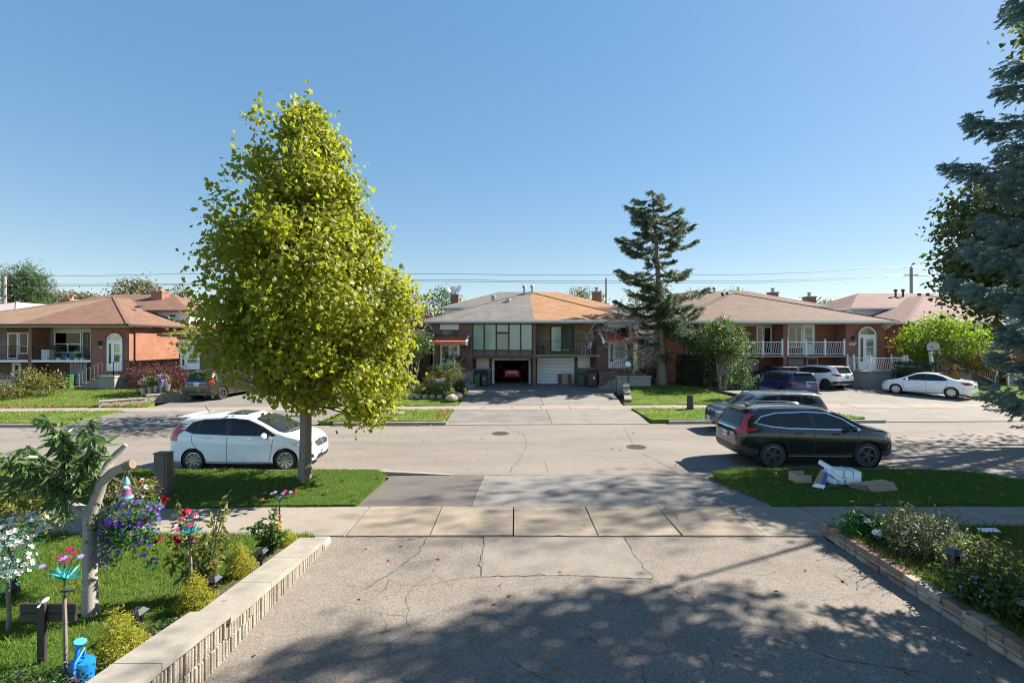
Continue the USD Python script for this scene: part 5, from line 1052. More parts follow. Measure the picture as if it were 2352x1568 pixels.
# outer twigs that break the outline
tipu = [(690, 210), (655, 225), (600, 262), (545, 315), (520, 372), (507, 440), (438, 535), (440, 575), (425, 690), (418, 745), (735, 262), (768, 300), (800, 410), (850, 490), (890, 520), (905, 600), (940, 640), (960, 685), (935, 760), (915, 850), (880, 915), (700, 955), (740, 945), (630, 945), (560, 915), (500, 895)]
tc = np.array([[X(u, ty) , ty + r.uniform(-0.8, 0.6), Z(v, ty)] for u, v in tipu]); to = tc - (TBv + [0, 0, 4.5]); to /= np.linalg.norm(to, axis=1, keepdims=True)
tc = tc - to * 0.36 + np.array([0.18, 0, 0]) * (to[:, :1] < 0)
part(t, 'outer_sprays', leaf_cloud(r, tc, to, 60, 0.17, 0.15, LEAF5, up=0.35, jitter=0.75), 'leaf_plane', kind='stuff')

# second verge tree across the road, seen only through the crown of the first
broadleaf('street_tree', 'street tree across the road almost covered by the big plane tree', 'tree', (-9.3, 22.6, 0.03), 7, [(0, 0, 4.6, 2.6, 2.4, 2.2), (-2.2, -0.5, 3.8, 1.8, 1.8, 1.2), (-4.4, -0.8, 3.7, 1.5, 1.5, 1.0)], 170, 22, 0.22, 'leaf_plane', 'bark', 0.16, 2.0, 0.35, LEAF3, 22)

# pruned peach tree with whitewashed trunk
PX, PY = X(208, 5.67), 5.67; pt = thing('fruit_tree', 'pruned fruit tree with a pale bare trunk, sawn stubs and drooping narrow leaves', 'tree', (PX, PY, 0.2))
pu = lambda u, v, dy=0.0: np.array([X(u, PY + dy), PY + dy, Z(v, PY + dy)])
mb = MB().tube([pu(209, 1425), pu(208, 1405), pu(207, 1330), pu(206, 1250), pu(207, 1200), pu(206, 1178), pu(202, 1160)], [0.105, 0.083, 0.072, 0.068, 0.071, 0.07, 0.06], 16)
part(pt, 'trunk', mb, 'bark_white', smooth=50)
part(pt, 'branch', MB().tube([pu(208, 1196), pu(217, 1158), pu(234, 1108), pu(258, 1084), pu(291, 1069)], [0.068, 0.063, 0.057, 0.052, 0.05], 12), 'bark_white', smooth=50, label='sawn-off branch stub')
part(pt, 'cut_end', MB().tube([pu(288, 1070), pu(305, 1065)], [0.056, 0.056], 12), 'cut_wood')
part(pt, 'branch', MB().tube([pu(236, 1095, 0.1), pu(250, 1065, 0.16), pu(270, 1040, 0.2), pu(289, 1021, 0.22)], [0.06, 0.048, 0.04, 0.026], 10), 'bark_white', smooth=50)
part(pt, 'branch', MB().tube([pu(205, 1180), pu(190, 1172), pu(172, 1163), pu(160, 1158)], [0.075, 0.062, 0.055, 0.042], 10), 'bark_white', smooth=50)
r = np.random.default_rng(31); tipsP = [(60, 1030), (95, 960), (120, 1010), (150, 1060), (180, 1010), (215, 1000), (60, 1090), (25, 1070), (130, 1110), (170, 1110), (100, 1060), (100, 950), (215, 960), (-20, 1110), (190, 1060), (225, 1050), (75, 1120), (30, 1130), (120, 1150), (160, 1140), (0, 1040), (140, 985), (-30, 1060), (150, 1185), (240, 1020)]
tw_, P_, D_ = MB(), [], []
for u, v in tipsP:
    dy = r.uniform(-0.35, 0.35); s = pu(165 + r.uniform(-25, 40), 1140 - r.uniform(0, 50), dy * 0.3); e = pu(u, v, dy); qq = np.linspace(0, 1, 7)[:, None]
    pts = s + (e - s) * qq + np.array([0, 0, 0.18]) * (qq * (1 - qq)) * 2; tw_.tube(pts, np.linspace(0.012, 0.003, 7), 4)
    for k in range(58):
        w = r.uniform(0.25, 1.04); P_.append([np.interp(w, qq[:, 0], pts[:, j]) for j in range(3)]); D_.append(r.normal(0, 0.6, 3) + [(e - s)[0] * 0.4, 0, -0.75])
P_, D_ = np.array(P_), np.array(D_)
part(pt, 'twigs', tw_, 'bark_dark')
v, f = LONG; v = v[:, [0, 2, 1]] * [1.25, 1, 1]   # blade along +z
part(pt, 'leaves', scatter(v, f, P_, frames(D_, r.uniform(0, 6.28, len(P_))), 0.165 * r.uniform(0.6, 1.25, len(P_))), 'leaf_peach', kind='stuff')
mb = MB(); P_ = [];
for u, v_ in ((300, 1290), (310, 1300), (285, 1285)): pass

# blue spruce at the edge of the frame, and the maple behind it on the verge
BS = (8.2, 5.7, 0.2)
conifer('spruce_tree', 'tall blue spruce whose silvery boughs hang in from the edge of the picture', BS, 11.5, [(2.2, 1.2), (2.8, 2.2), (3.6, 2.1), (4.6, 2.15), (5.6, 2.3), (6.4, 2.2), (7.6, 1.9), (9.5, 1.2), (11.0, 0.5), (11.5, 0.1)], 0.34, 0.15, 150, 'leaf_blue', 41, 0.2, droop=0.22, lift=0.02, proto=twig(15, 1.0, 0.34, 2, 0.085), zj=0.07)
broadleaf('maple_tree', 'dark-leaved maple on the near verge behind the blue spruce', 'tree', (15.9, 13.0, 0.03), 10, [(-0.7, 0.3, 6.3, 2.7, 2.6, 2.2), (-1.1, 0, 5.1, 2.3, 2.2, 1.1), (0.8, 0, 7.6, 2.2, 2.2, 1.8), (2.0, 0.2, 5.4, 2.2, 2.2, 2.0), (-3.0, -2.8, 10.5, 1.7, 1.1, 1.4), (-2.9, -2.7, 12.9, 1.7, 1.2, 1.3)], 1500, 34, 0.19, 'leaf_dark', 'bark_dark', 0.2, 3.2, 0.22, LEAF3, 42, nlimb=14)
broadleaf('verge_tree', 'tall leafy tree past the maple that shades the far end of the road', 'tree', (23.2, 18.3, 0.0), 20, [(0.4, 0, 9.5, 2.6, 2.8, 2.8), (2.5, 0, 7.5, 3.0, 3.0, 2.4), (0.4, 0, 14.3, 2.6, 2.6, 2.4), (0.5, 1.2, 20.7, 3.3, 1.9, 1.3), (-1.3, -0.1, 16.5, 1.9, 2.0, 1.7)], 420, 22, 0.24, 'leaf_dark', 'bark_dark', 0.3, 5.0, 0.5, QLEAF, 43)

# the old spruce by the right-hand pair's lawn
SPb = (X(1521, 34.0), 34.0, 0.33); H_ = Z(440, 34.0) - 0.33
def spgap(z, a, r):
    if 8.6 < z < 10.2 and r.random() < 0.45: return True
    if 4.4 < z < 7.4 and math.cos(a) > 0.1 and r.random() < 0.7: return True
    if z < 4.5 and r.random() < 0.65: return True
    return 4.5 < z < 5.2 and r.random() < 0.4
conifer('spruce_tree', 'old spruce with dead lower boughs in front of the gap between houses', SPb, H_, [(3.0, 2.0), (4.2, 2.4), (5.5, 3.6), (6.8, 3.7), (8.2, 2.9), (9.2, 2.6), (10.6, 2.6), (11.8, 2.2), (13.0, 1.5), (13.8, 0.5), (14.4, 0.15)], 0.48, 0.36, 58, 'leaf_spruce', 44, 0.36, lean=(-0.7, 0), nbr=(3, 6), var=(0.45, 1.18), gap=spgap, droop=0.3, lift=0.04, proto=twig(16, 1.0, 0.34, 3))
r = np.random.default_rng(45); mb = MB(); sp = np.array(SPb)
def deadbranch(mb, s, e, n, L, r0=0.05):
    qq = np.linspace(0, 1, 7)[:, None]; pts = np.array(s) + (np.array(e) - np.array(s)) * qq + r.normal(0, 0.06, (7, 3)) * qq; mb.tube(pts, np.linspace(r0, 0.012, 7), 5)
    for k in range(n):
        w = r.uniform(0.2, 1.0); p = np.array([np.interp(w, qq[:, 0], pts[:, j]) for j in range(3)]); d = r.normal(0, 1, 3) + [0, 0, -0.6]; d /= np.linalg.norm(d); ll = L * r.uniform(0.4, 1.1)
        m_ = p + d * ll * 0.5 + r.normal(0, 0.05, 3); mb.tube([p, m_, m_ + d * ll * 0.5 + [0, 0, -0.12]], [0.03, 0.02, 0.01], 3, False)
        for _ in range(3):
            d2 = d + r.normal(0, 0.7, 3); mb.tube([m_, m_ + d2 * ll * 0.4], [0.018, 0.008], 3, False)
su = lambda u, v, y=34.0: np.array([X(u, y), y, Z(v, y)])
trunkp = lambda z: sp + [-0.7 * (z / H_) ** 1.5, 0, z]
for u, v, z, y in ((1340, 765, 4.7, 33.2), (1362, 742, 5.0, 33.6), (1378, 798, 3.5, 32.6), (1405, 812, 2.8, 32.8), (1440, 745, 4.6, 33), (1448, 775, 3.6, 32.5), (1425, 850, 2.2, 32.6), (1455, 805, 2.9, 32.4), (1600, 668, 6.3, 34), (1395, 705, 5.8, 34.5), (1450, 835, 2.4, 32.2)):
    deadbranch(mb, trunkp(z), su(u, v, y), 26, 0.75)
part('/World/spruce_tree_001', 'dead_boughs', mb, 'twig_dead', label='bare grey dead boughs')
P_, D_ = [], []
for u, v, k in ((1530, 740, 90), (1545, 760, 60), (1560, 768, 60), (1590, 780, 70), (1610, 790, 70), (1520, 720, 70), (1532, 700, 60), (1510, 690, 60), (1525, 820, 40), (1580, 770, 60), (1600, 800, 50), (1550, 745, 50), (1500, 690, 50), (1505, 660, 50)):
    c = su(u, v, 33.6 + r.uniform(-0.4, 0.4)); k = k * 3; P_.append(c + r.normal(0, 1, (k, 3)) * [0.42, 0.45, 0.22]); D_.append(r.normal(0, 1, (k, 3)) + [0.5, 0, -0.3])
    mb2 = MB(); 
P_, D_ = np.vstack(P_), np.vstack(D_); pv = twig(16, 1.0, 0.34, 4)
part('/World/spruce_tree_001', 'lower_sprays', scatter(pv[0], pv[1], P_, frames(D_, r.uniform(0, 6, len(P_))), 0.34 * r.uniform(0.7, 1.2, len(P_))), 'leaf_spruce', kind='stuff')
mb = MB()
for u, v in ((1545, 760), (1600, 790), (1530, 720)): mb.tube([trunkp(3.2 + r.random()), su((1521 + u) / 2, (v + 740) / 2, 33.8), su(u, v, 33.6)], [0.06, 0.04, 0.015], 5)
part('/World/spruce_tree_001', 'lower_boughs', mb, 'bark_spruce')

# small trees on the far lawns
sb = (X(1660, 32.3), 32.3, 0.3)
broadleaf('small_tree', 'rounded small tree with forked pale trunk in front of the white balcony', 'tree', sb, 5, [(-0.2, 0, 3.3, 1.75, 1.5, 1.2), (0.9, 0, 2.7, 1.2, 1.2, 0.9), (-0.9, 0, 2.6, 1.0, 1.0, 0.8), (-0.5, 0, 4.2, 0.9, 0.9, 0.7)], 170, 30, 0.17, 'leaf_green', 'bark', 0.11, 1.5, 0.22, QLEAF, 46, trunks=[(-0.35, 0), (0.4, 0)])
broadleaf('sapling', 'slim leafy sapling standing by the rear of the blue crossover', 'sapling', (X(1706, 28.0), 28.0, 0.2), 3, [(0, 0, 2.2, 0.38, 0.38, 1.2), (0.1, 0, 1.0, 0.75, 0.6, 0.45), (-0.3, 0, 1.5, 0.4, 0.4, 0.5)], 60, 18, 0.13, 'leaf_green', 'bark_dark', 0.035, 2.2, 0.14, QLEAF, 47)
broadleaf('lime_tree', 'bright yellow-green multi-stemmed tree in front of the far house', 'tree', (X(2165, 33.6), 33.6, 0.35), 6, [(-0.5, 0, 3.4, 2.3, 1.7, 1.35), (1.2, 0, 3.1, 1.6, 1.5, 1.3), (-1.8, 0, 2.7, 1.5, 1.3, 1.0), (0.2, 0, 4.3, 1.5, 1.3, 0.7), (-1.2, 0, 1.9, 1.2, 1, 0.6), (2.2, 0, 2.6, 0.8, 0.8, 0.6)], 300, 26, 0.18, 'leaf_lime', 'bark', 0.15, 1.8, 0.24, QLEAF, 48, trunks=[(-0.6, 0), (0.1, 0.2), (0.9, 0)], nlimb=24)
shrub('shrub', 'autumn-coloured shrub, orange on one side, before the far white railing', (X(2250, 33.0), 33.0, 0.4), [(-0.6, 0, 1.7, 1.0, 0.9, 0.8), (0.5, 0, 1.6, 0.7, 0.7, 0.6)], 80, 22, 0.15, 'leaf_autumn', 49, spread=0.2)
shrub('shrub', 'orange-red shrub beside the autumn-coloured one at the white railing', (X(2298, 33.0), 33.2, 0.4), [(0, 0, 1.8, 0.8, 0.7, 0.6)], 45, 22, 0.15, 'leaf_orange', 50, spread=0.2)
def hedge(label, x0, x1, y0, y1, z0, z1, n, size, mat, seed, cat='hedge'):
    r = np.random.default_rng(seed); t = thing('hedge', label, cat, ((x0 + x1) / 2, (y0 + y1) / 2, z0))
    p = r.uniform(0, 1, (n, 3)); k = r.integers(0, 5, n); p[k == 0, 1] = r.uniform(0, 0.06, (k == 0).sum()); p[k == 1, 2] = r.uniform(0.95, 1.02, (k == 1).sum()); p[k == 2, 0] = r.uniform(0, 0.06, (k == 2).sum()); p[k == 3, 0] = r.uniform(0.94, 1, (k == 3).sum()); p[k == 4, 1] = r.uniform(0, 0.04, (k == 4).sum())
    P = np.array([x0, y0, z0]) + p * [x1 - x0, y1 - y0, z1 - z0] + r.normal(0, 0.035, (n, 3)) + 0.12 * (meshkit.noise(p * 4, seed)[:, None] - 0.5)
    part(t, 'trunk', MB().box(x0 + 0.25, x1 - 0.25, y0 + 0.25, y1 - 0.25, z0 - 0.1, z1 - 0.3), 'bark_dark')
    part(t, 'foliage', scatter(QLEAF[0], QLEAF[1], P, frames(r.normal(0, 1, (n, 3)) + [0, -0.6, 0.5], r.uniform(0, 6, n)), size * r.uniform(0.6, 1.3, n)), mat, kind='stuff')
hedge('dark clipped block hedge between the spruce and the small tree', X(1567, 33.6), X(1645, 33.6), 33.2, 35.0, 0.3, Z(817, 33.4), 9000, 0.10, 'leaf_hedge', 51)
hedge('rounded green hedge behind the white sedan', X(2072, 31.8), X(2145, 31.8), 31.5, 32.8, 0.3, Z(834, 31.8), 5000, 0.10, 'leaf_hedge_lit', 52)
shrub('shrub', 'low leafy shrub at the foot of the dark hedge', (X(1655, 32.8), 32.6, 0.33), [(0, 0, 0.45, 0.8, 0.5, 0.45), (0.8, 0.2, 0.35, 0.5, 0.4, 0.35)], 40, 18, 0.14, 'leaf_green', 53)
shrub('shrub', 'dark shrubs in the gap behind the globe lamp', (X(1480, 36.5), 36.5, 0.2), [(0, 0, 0.7, 1.2, 0.8, 0.8), (0.9, 0.3, 0.5, 0.8, 0.6, 0.6)], 60, 18, 0.15, 'leaf_hedge', 54)
# red weeping maple and its neighbours on the left
shrub('weeping_maple', 'broad dark red weeping maple beside the concrete steps', (X(365, 29.5), 29.5, 0.3), [(0, 0, 0.95, 1.75, 1.3, 0.8), (-0.8, 0, 0.7, 1.0, 0.9, 0.65), (0.9, 0, 0.7, 1.0, 0.9, 0.6)], 330, 26, 0.16, 'leaf_maroon', 55, cat='tree', spread=0.16, proto=(LONG[0] * [1, 1, 1], LONG[1]), up=-0.3)
shrub('shrub', 'untidy yellowing shrub between the parked car and the green bin', (X(92, 28.8), 28.8, 0.28), [(0.6, 0, 0.7, 1.0, 0.6, 0.6), (-0.8, 0, 0.7, 0.9, 0.6, 0.65), (-1.5, 0, 0.45, 0.6, 0.5, 0.4)], 110, 16, 0.15, 'leaf_olive', 56, spread=0.2)
shrub('shrub', 'dry pale weeds in front of the parked car at the edge', (X(10, 27.5), 27.5, 0.2), [(0, 0, 0.4, 0.9, 0.5, 0.4)], 50, 16, 0.2, 'leaf_olive', 57, spread=0.18, proto=LONG)
for k, (u, m_) in enumerate(((330, 'petal_white'), (345, 'leaf_green'), (359, 'leaf_green'), (372, 'petal_lilac'), (384, 'leaf_olive'))):
    yy = 27.6 + 0.12 * k; bx = X(u, yy); t = thing('flower_pot', ['grey pot of white flowers, lowest on the block wall', 'grey pot of leafy greens next to the white-flowered pot', 'grey pot of greens in the middle of the row on the wall', 'grey pot with lilac flowers on the block wall', 'grey pot of tall stems nearest the red maple'][k], 'flower pot', (bx, yy, 0.4 + 0.04 * k), group='pots in a row on the block wall')
    z0 = 0.4 + 0.04 * k
    part(t, 'pot', lathe([(0, 0), (0.12, 0), (0.17, 0.32), (0.19, 0.33), (0.19, 0.38), (0.16, 0.38), (0, 0.34)], 12).apply_translation([bx, yy, z0]), 'metal_grey')
    c, o = in_blobs(np.random.default_rng(k), [(0, 0, 0.3, 0.22, 0.22, 0.3)], 20); part(t, 'plant', leaf_cloud(np.random.default_rng(k), c + [bx, yy, z0 + 0.4], o, 9, 0.07, 0.11, QLEAF), m_ if k != 0 else 'leaf_olive')
    if k == 0: part(t, 'flowers', leaf_cloud(np.random.default_rng(9), c + [bx, yy, z0 + 0.42], o, 3, 0.07, 0.1, FLOWER), 'petal_white')

# garden in front of the open-garage house
def cu(u, v, y): return np.array([(1300 + u / 1.96 - 1920) / 1796 * y, y, CAMH - (1000 + v / 1.96 - 1280) / 1796 * y])
broadleaf('small_tree', 'slender small tree with a white-limbed leaning trunk before the dark slatted gate', 'tree', (-6.6, 31.5, 0.3), 4, [(0.3, 0, 2.9, 1.1, 0.9, 0.75), (-1.2, 0, 2.2, 0.6, 0.6, 0.9)], 110, 22, 0.13, 'leaf_green', 'bark', 0.05, 2.0, 0.2, QLEAF, 58, trunks=[(0.5, 0), (-0.3, 0), (-1.2, 0)])
shrub('shrub', 'leafy garden shrub at the corner of the porch', (-4.5, 32.3, 0.3), [(0, 0, 1.0, 1.0, 0.7, 0.8), (0.5, -0.3, 0.6, 0.8, 0.6, 0.5), (-0.7, 0, 0.7, 0.7, 0.6, 0.6)], 120, 20, 0.13, 'leaf_green', 59, spread=0.18)
shrub('shrub', 'reddish flowering shrub behind the white urn', (-3.95, 30.7, 0.3), [(0, 0, 0.9, 0.7, 0.5, 0.4), (-1.0, 0, 0.5, 0.7, 0.5, 0.5)], 80, 20, 0.1, 'leaf_autumn', 60, spread=0.14, extra=(('flowers', 16, 0.1, 'petal_pink', FLOWER), ('white_flowers', 14, 0.09, 'petal_white', FLOWER)))
shrub('shrub', 'low clipped light-green shrub edged with small stones', (-5.3, 28.6, 0.22), [(0, 0, 0.4, 0.75, 0.6, 0.35), (0.9, 0, 0.38, 0.65, 0.6, 0.34)], 160, 20, 0.10, 'leaf_olive', 61, spread=0.09)
shrub('shrub', 'narrow dark clipped shrub beside the white urn', (-3.15, 28.9, 0.15), [(0, 0, 0.5, 0.26, 0.5, 0.5)], 70, 20, 0.09, 'leaf_hedge_lit', 62, spread=0.07)
for k in range(5):
    e = trimesh.creation.icosphere(2, 1.0); e.vertices *= [0.19, 0.16, 0.15]; e.vertices *= 1 + 0.15 * (meshkit.noise(e.vertices * 9 + k * 5, k)[:, None] - 0.5); e.apply_translation([-5.9 + 0.42 * k, 27.95, 0.22])
    single('stone', e, 'rock', ['rounded edging stone at the lone-boulder end of the row under the clipped shrub', 'rounded edging stone second from the lone boulder', 'middle rounded stone of the row under the clipped shrub', 'rounded edging stone second from the driveway end of the row', 'rounded edging stone closest to the driveway in the row'][k], 'stone', smooth=True, group='edging stones under the clipped shrub')
for k, (x, y, s, lab) in enumerate(((-6.93, 27.7, 0.3, 'lone grey boulder on the small front lawn'), (-3.35, 26.75, 0.3, 'pale boulder at the driveway corner nearest the pavement'), (-3.15, 27.5, 0.32, 'pale boulder at the driveway corner, behind the other'))):
    e = trimesh.creation.icosphere(3, 1.0); e.vertices *= [s * 1.15, s, s * 0.75]; e.vertices *= 1 + 0.3 * (meshkit.noise(e.vertices * 5 + k * 3, k)[:, None] - 0.5); e.apply_translation([x, y, 0.3])
    single('boulder', e, 'rock', lab, 'boulder', smooth=True)
# distant trees behind the roofs
BG = [('pine_tree', 'spreading pine rising above the roofs by the utility pole', 60, 'leaf_pine', 62, [(0, 0, 9.6, 1.9, 1.7, 1.8), (-1.3, 0, 11.6, 1.3, 1.2, 1.1), (1.2, 0, 11.0, 1.1, 1.1, 0.9), (2.2, 0, 8.4, 1.5, 1.3, 0.7), (-1.4, 0, 7.6, 1.3, 1.2, 0.9), (2.6, 0, 6.9, 1.5, 1.3, 0.7), (0.1, 0, 12.4, 0.8, 0.8, 0.6)], 190, 0.6),
      ('pine_tree', 'low bushy pine beneath the spreading one', 150, 'leaf_pine', 58, [(0, 0, 6.0, 3.4, 2, 1.8), (2.5, 0, 5.2, 2.0, 1.6, 1.3)], 200, 0.7),
      ('autumn_tree', 'brown-gold tree behind the twin-flued chimney', 140, 'leaf_autumn', 64, [(0, 0, 8.6, 2.1, 1.8, 1.7)], 110, 0.45),
      ('autumn_tree', 'gold-leaved round tree between the two chimneys', 195, 'leaf_autumn', 64, [(0, 0, 8.4, 2.5, 1.8, 1.6)], 120, 0.45),
      ('maple_tree', 'green and gold maple behind the single-flued chimney', 312, 'leaf_autumn', 60, [(0, 0, 8.6, 3.2, 2.4, 2.6), (2.6, 0, 8.0, 2.2, 2, 2.0), (5.6, 0, 8.4, 1.8, 1.6, 1.8), (-1.8, 0, 7.2, 1.6, 1.4, 1.2)], 330, 0.5),
      ('ash_tree', 'airy green tree behind the satellite dishes', 1010, 'leaf_green', 52, [(0, 0, 7.2, 2.0, 1.8, 1.9), (-1.2, 0, 5.2, 2.0, 1.8, 1.6), (0.8, 0, 8.3, 1.3, 1.2, 1.1)], 130, 0.42),
      ('rust_tree', 'rust-coloured tree above the low brick chimney', 962, 'leaf_rust', 47, [(0, 0, 5.6, 1.5, 1.3, 1.3), (-0.6, 0, 7.0, 1.2, 1, 1.0)], 70, 0.35),
      ('shrub_tree', 'dark tree beside the low house and the brick entry', 975, 'leaf_dark', 42, [(0, 0, 3.6, 1.3, 1.2, 1.6), (0.4, 0, 1.8, 1.2, 1, 1.4)], 80, 0.3),
      ('autumn_tree', 'golden tree behind the tan roof and its chimney', 1338, 'leaf_autumn', 55, [(0, 0, 8.0, 2.4, 1.8, 1.4), (1.6, 0, 7.2, 1.6, 1.4, 1.2)], 80, 0.45),
      ('ash_tree', 'green tree behind the old spruce', 1492, 'leaf_dark', 48, [(0, 0, 7.2, 2.0, 1.8, 2.0), (-0.8, 0, 5.5, 1.8, 1.5, 1.6)], 90, 0.4),
      ('ash_tree', 'few leafy sprays above the brown roof ridge by the vent pipes', 1683, 'leaf_green', 52, [(0, 0, 8.15, 1.6, 1.0, 0.75)], 40, 0.4),
      ('autumn_tree', 'sparse autumn tree behind the right chimney of house 247', 1885, 'leaf_autumn', 54, [(0, 0, 6.9, 2.6, 1.6, 1.2), (-1.8, 0, 7.1, 1.2, 1, 0.9)], 70, 0.42)]
for k, (nm, lab, u, m_, y, bl, ncl, sz_) in enumerate(BG):
    broadleaf(nm, lab, 'tree', (X(u, y), y, -0.1), 8, bl, ncl, 22, sz_ * 0.62, m_, 'bark_dark', 0.2, 4.0, sz_ * 0.8, QLEAF if 'pine' not in nm else twig(10, 1.6, 0.6, k), 100 + k, nlimb=16)
# ------------------------------------------------------------------ cars
def P1(pts):
    a = np.array(pts, float); return PchipInterpolator(a[:, 0], a[:, 1])
def chaikin(p, n=2):
    for _ in range(n):
        q = [p[0]]
        for a, b in zip(p[:-1], p[1:]): q += [a * 0.75 + b * 0.25, a * 0.25 + b * 0.75]
        q.append(p[-1]); p = np.array(q)
    return p
def body_loft(s):
    L = s['L']; top, bot, belt, plan = P1(s['top']), P1(s['bot']), P1(s['belt']), P1(s['plan'])
    xe = L / 2; x = np.concatenate([[-xe, -xe + 0.008, -xe + 0.025, -xe + 0.05], np.linspace(-xe + 0.09, xe - 0.09, 74), [xe - 0.05, xe - 0.025, xe - 0.008, xe]]); rings = []
    th = s.get('tumble', 0.36)
    for xi in x:
        zt, zb, zs, w = float(top(xi)), float(bot(xi)), float(belt(xi)), float(plan(xi)); zs = min(zs, zt - 0.015); zb = min(zb, zs - 0.06)
        g = max(0.0, zt - zs); wr = w * 0.95 - th * max(0, g - 0.06); drop = min(0.075, 0.3 * g)
        c = np.array([(0, zb), (w * 0.8, zb), (w * 0.955, zb + 0.02 + 0.05 * (zs - zb)), (w * 0.985, zb + 0.28 * (zs - zb)), (w, zb + 0.62 * (zs - zb)), (w * 0.99, zs - 0.16 * (zs - zb)), (w * 0.955, zs), (wr + 0.015 if g > 0.1 else wr, zt - drop - 0.01), (wr - 0.075 * min(1, g / 0.3) - 0.02, zt - drop * 0.25), (wr * 0.5, zt - 0.004), (0, zt)])
        rings.append(chaikin(c, 2))
    R = np.array(rings); n, m = R.shape[:2]
    left = np.concatenate([np.repeat(x[:, None, None], m, 1), R], 2)                 # y >= 0
    right = left[:, 1:-1][:, ::-1] * [1, -1, 1]
    ring = np.concatenate([left, right], 1); m2 = ring.shape[1]; v = ring.reshape(-1, 3)
    i, j = np.meshgrid(np.arange(n - 1), np.arange(m2), indexing='ij'); a, b, c, d = i * m2 + j, i * m2 + (j + 1) % m2, (i + 1) * m2 + (j + 1) % m2, (i + 1) * m2 + j
    q = np.stack([a, d, c, b], -1).reshape(-1, 4); f = np.vstack([q[:, [0, 1, 2]], q[:, [0, 2, 3]]])
    k = len(v); v = np.vstack([v, ring[0].mean(0), ring[-1].mean(0)]); jj = np.arange(m2); e = (n - 1) * m2
    f = np.vstack([f, np.stack([np.full(m2, k), jj, (jj + 1) % m2], 1), np.stack([np.full(m2, k + 1), e + (jj + 1) % m2, e + jj], 1)])
    vol = np.einsum('ij,ij->i', v[f[:, 0]], np.cross(v[f[:, 1]], v[f[:, 2]])).sum()
    if vol < 0: f = f[:, ::-1]
    return v, f
VIEWS = {'side': (0, 2, 1, 1), 'side2': (0, 2, 1, -1), 'rear': (1, 2, 0, -1), 'front': (1, 2, 0, 1), 'top': (0, 1, 2, 1)}
def decal(V, F, poly, view, off=0.006, step=0.06, depth=None):
    """The polygon laid onto the body as seen from that side, a little proud of it."""
    a, b, c, sg = VIEWS[view]; Pg = Polygon(poly).buffer(0)
    if Pg.is_empty: return None
    xy = np.array(max(getattr(Pg, 'geoms', [Pg]), key=lambda g: g.area).exterior.coords); bd = []
    for p, q in zip(xy[:-1], xy[1:]):
        n = max(1, int(np.linalg.norm(q - p) / step)); bd += [p + (q - p) * k / n for k in range(n)]
    x0, y0, x1, y1 = Pg.bounds; gx, gy = np.meshgrid(np.arange(x0 + step / 2, x1, step), np.arange(y0 + step / 2, y1, step)); g = np.stack([gx.ravel(), gy.ravel()], 1)
    if len(g): g = g[contains_xy(Pg.buffer(-step * 0.35), g[:, 0], g[:, 1])]
    pts = np.vstack([bd, g]) if len(g) else np.array(bd)
    T = V[F]; nrm = np.cross(T[:, 1] - T[:, 0], T[:, 2] - T[:, 0]); nrm /= np.linalg.norm(nrm, axis=1, keepdims=True) + 1e-12
    lo, hi = T[:, :, [a, b]].min(1), T[:, :, [a, b]].max(1)
    ok = (nrm[:, c] * sg > 0.02) & (hi[:, 0] > x0) & (lo[:, 0] < x1) & (hi[:, 1] > y0) & (lo[:, 1] < y1); T, nrm = T[ok], nrm[ok]
    if len(T) == 0: return None
    A, B, C = T[:, 0][:, [a, b]], T[:, 1][:, [a, b]], T[:, 2][:, [a, b]]; den = (B[:, 0] - A[:, 0]) * (C[:, 1] - A[:, 1]) - (C[:, 0] - A[:, 0]) * (B[:, 1] - A[:, 1]); den = np.where(np.abs(den) < 1e-12, 1e-12, den)
    dx, dy = pts[:, None, 0] - A[None, :, 0], pts[:, None, 1] - A[None, :, 1]
    u = (dx * (C[:, 1] - A[:, 1]) - (C[:, 0] - A[:, 0]) * dy) / den; w = ((B[:, 0] - A[:, 0]) * dy - dx * (B[:, 1] - A[:, 1])) / den; inside = (u > -1e-4) & (w > -1e-4) & (u + w < 1 + 1e-4)
    D = T[None, :, 0, c] + u * (T[None, :, 1, c] - T[None, :, 0, c]) + w * (T[None, :, 2, c] - T[None, :, 0, c]); D = np.where(inside, D * sg, -1e9); k = D.argmax(1); d = D[np.arange(len(pts)), k]; hit = d > -1e8
    out = np.zeros((len(pts), 3)); out[:, a], out[:, b], out[:, c] = pts[:, 0], pts[:, 1], d * sg; out += nrm[k] * off
    try: t = Delaunay(pts).simplices
    except Exception: return None
    cc = pts[t].mean(1); t = t[contains_xy(Pg, cc[:, 0], cc[:, 1]) & hit[t].all(1)]
    t = t[np.ptp(out[t][:, :, c], axis=1) < 0.5]
    if len(t) == 0: return None
    N = np.cross(out[t[:, 1]] - out[t[:, 0]], out[t[:, 2]] - out[t[:, 0]]); fl = N[:, c] * sg < 0; t[fl] = t[fl][:, ::-1]
    us = np.unique(t); mp = np.full(len(out), -1); mp[us] = np.arange(len(us))
    return out[us], mp[t]
def thick_line(pts, w): 
    from shapely.geometry import LineString
    return list(LineString(pts).buffer(w / 2, cap_style=2).exterior.coords)
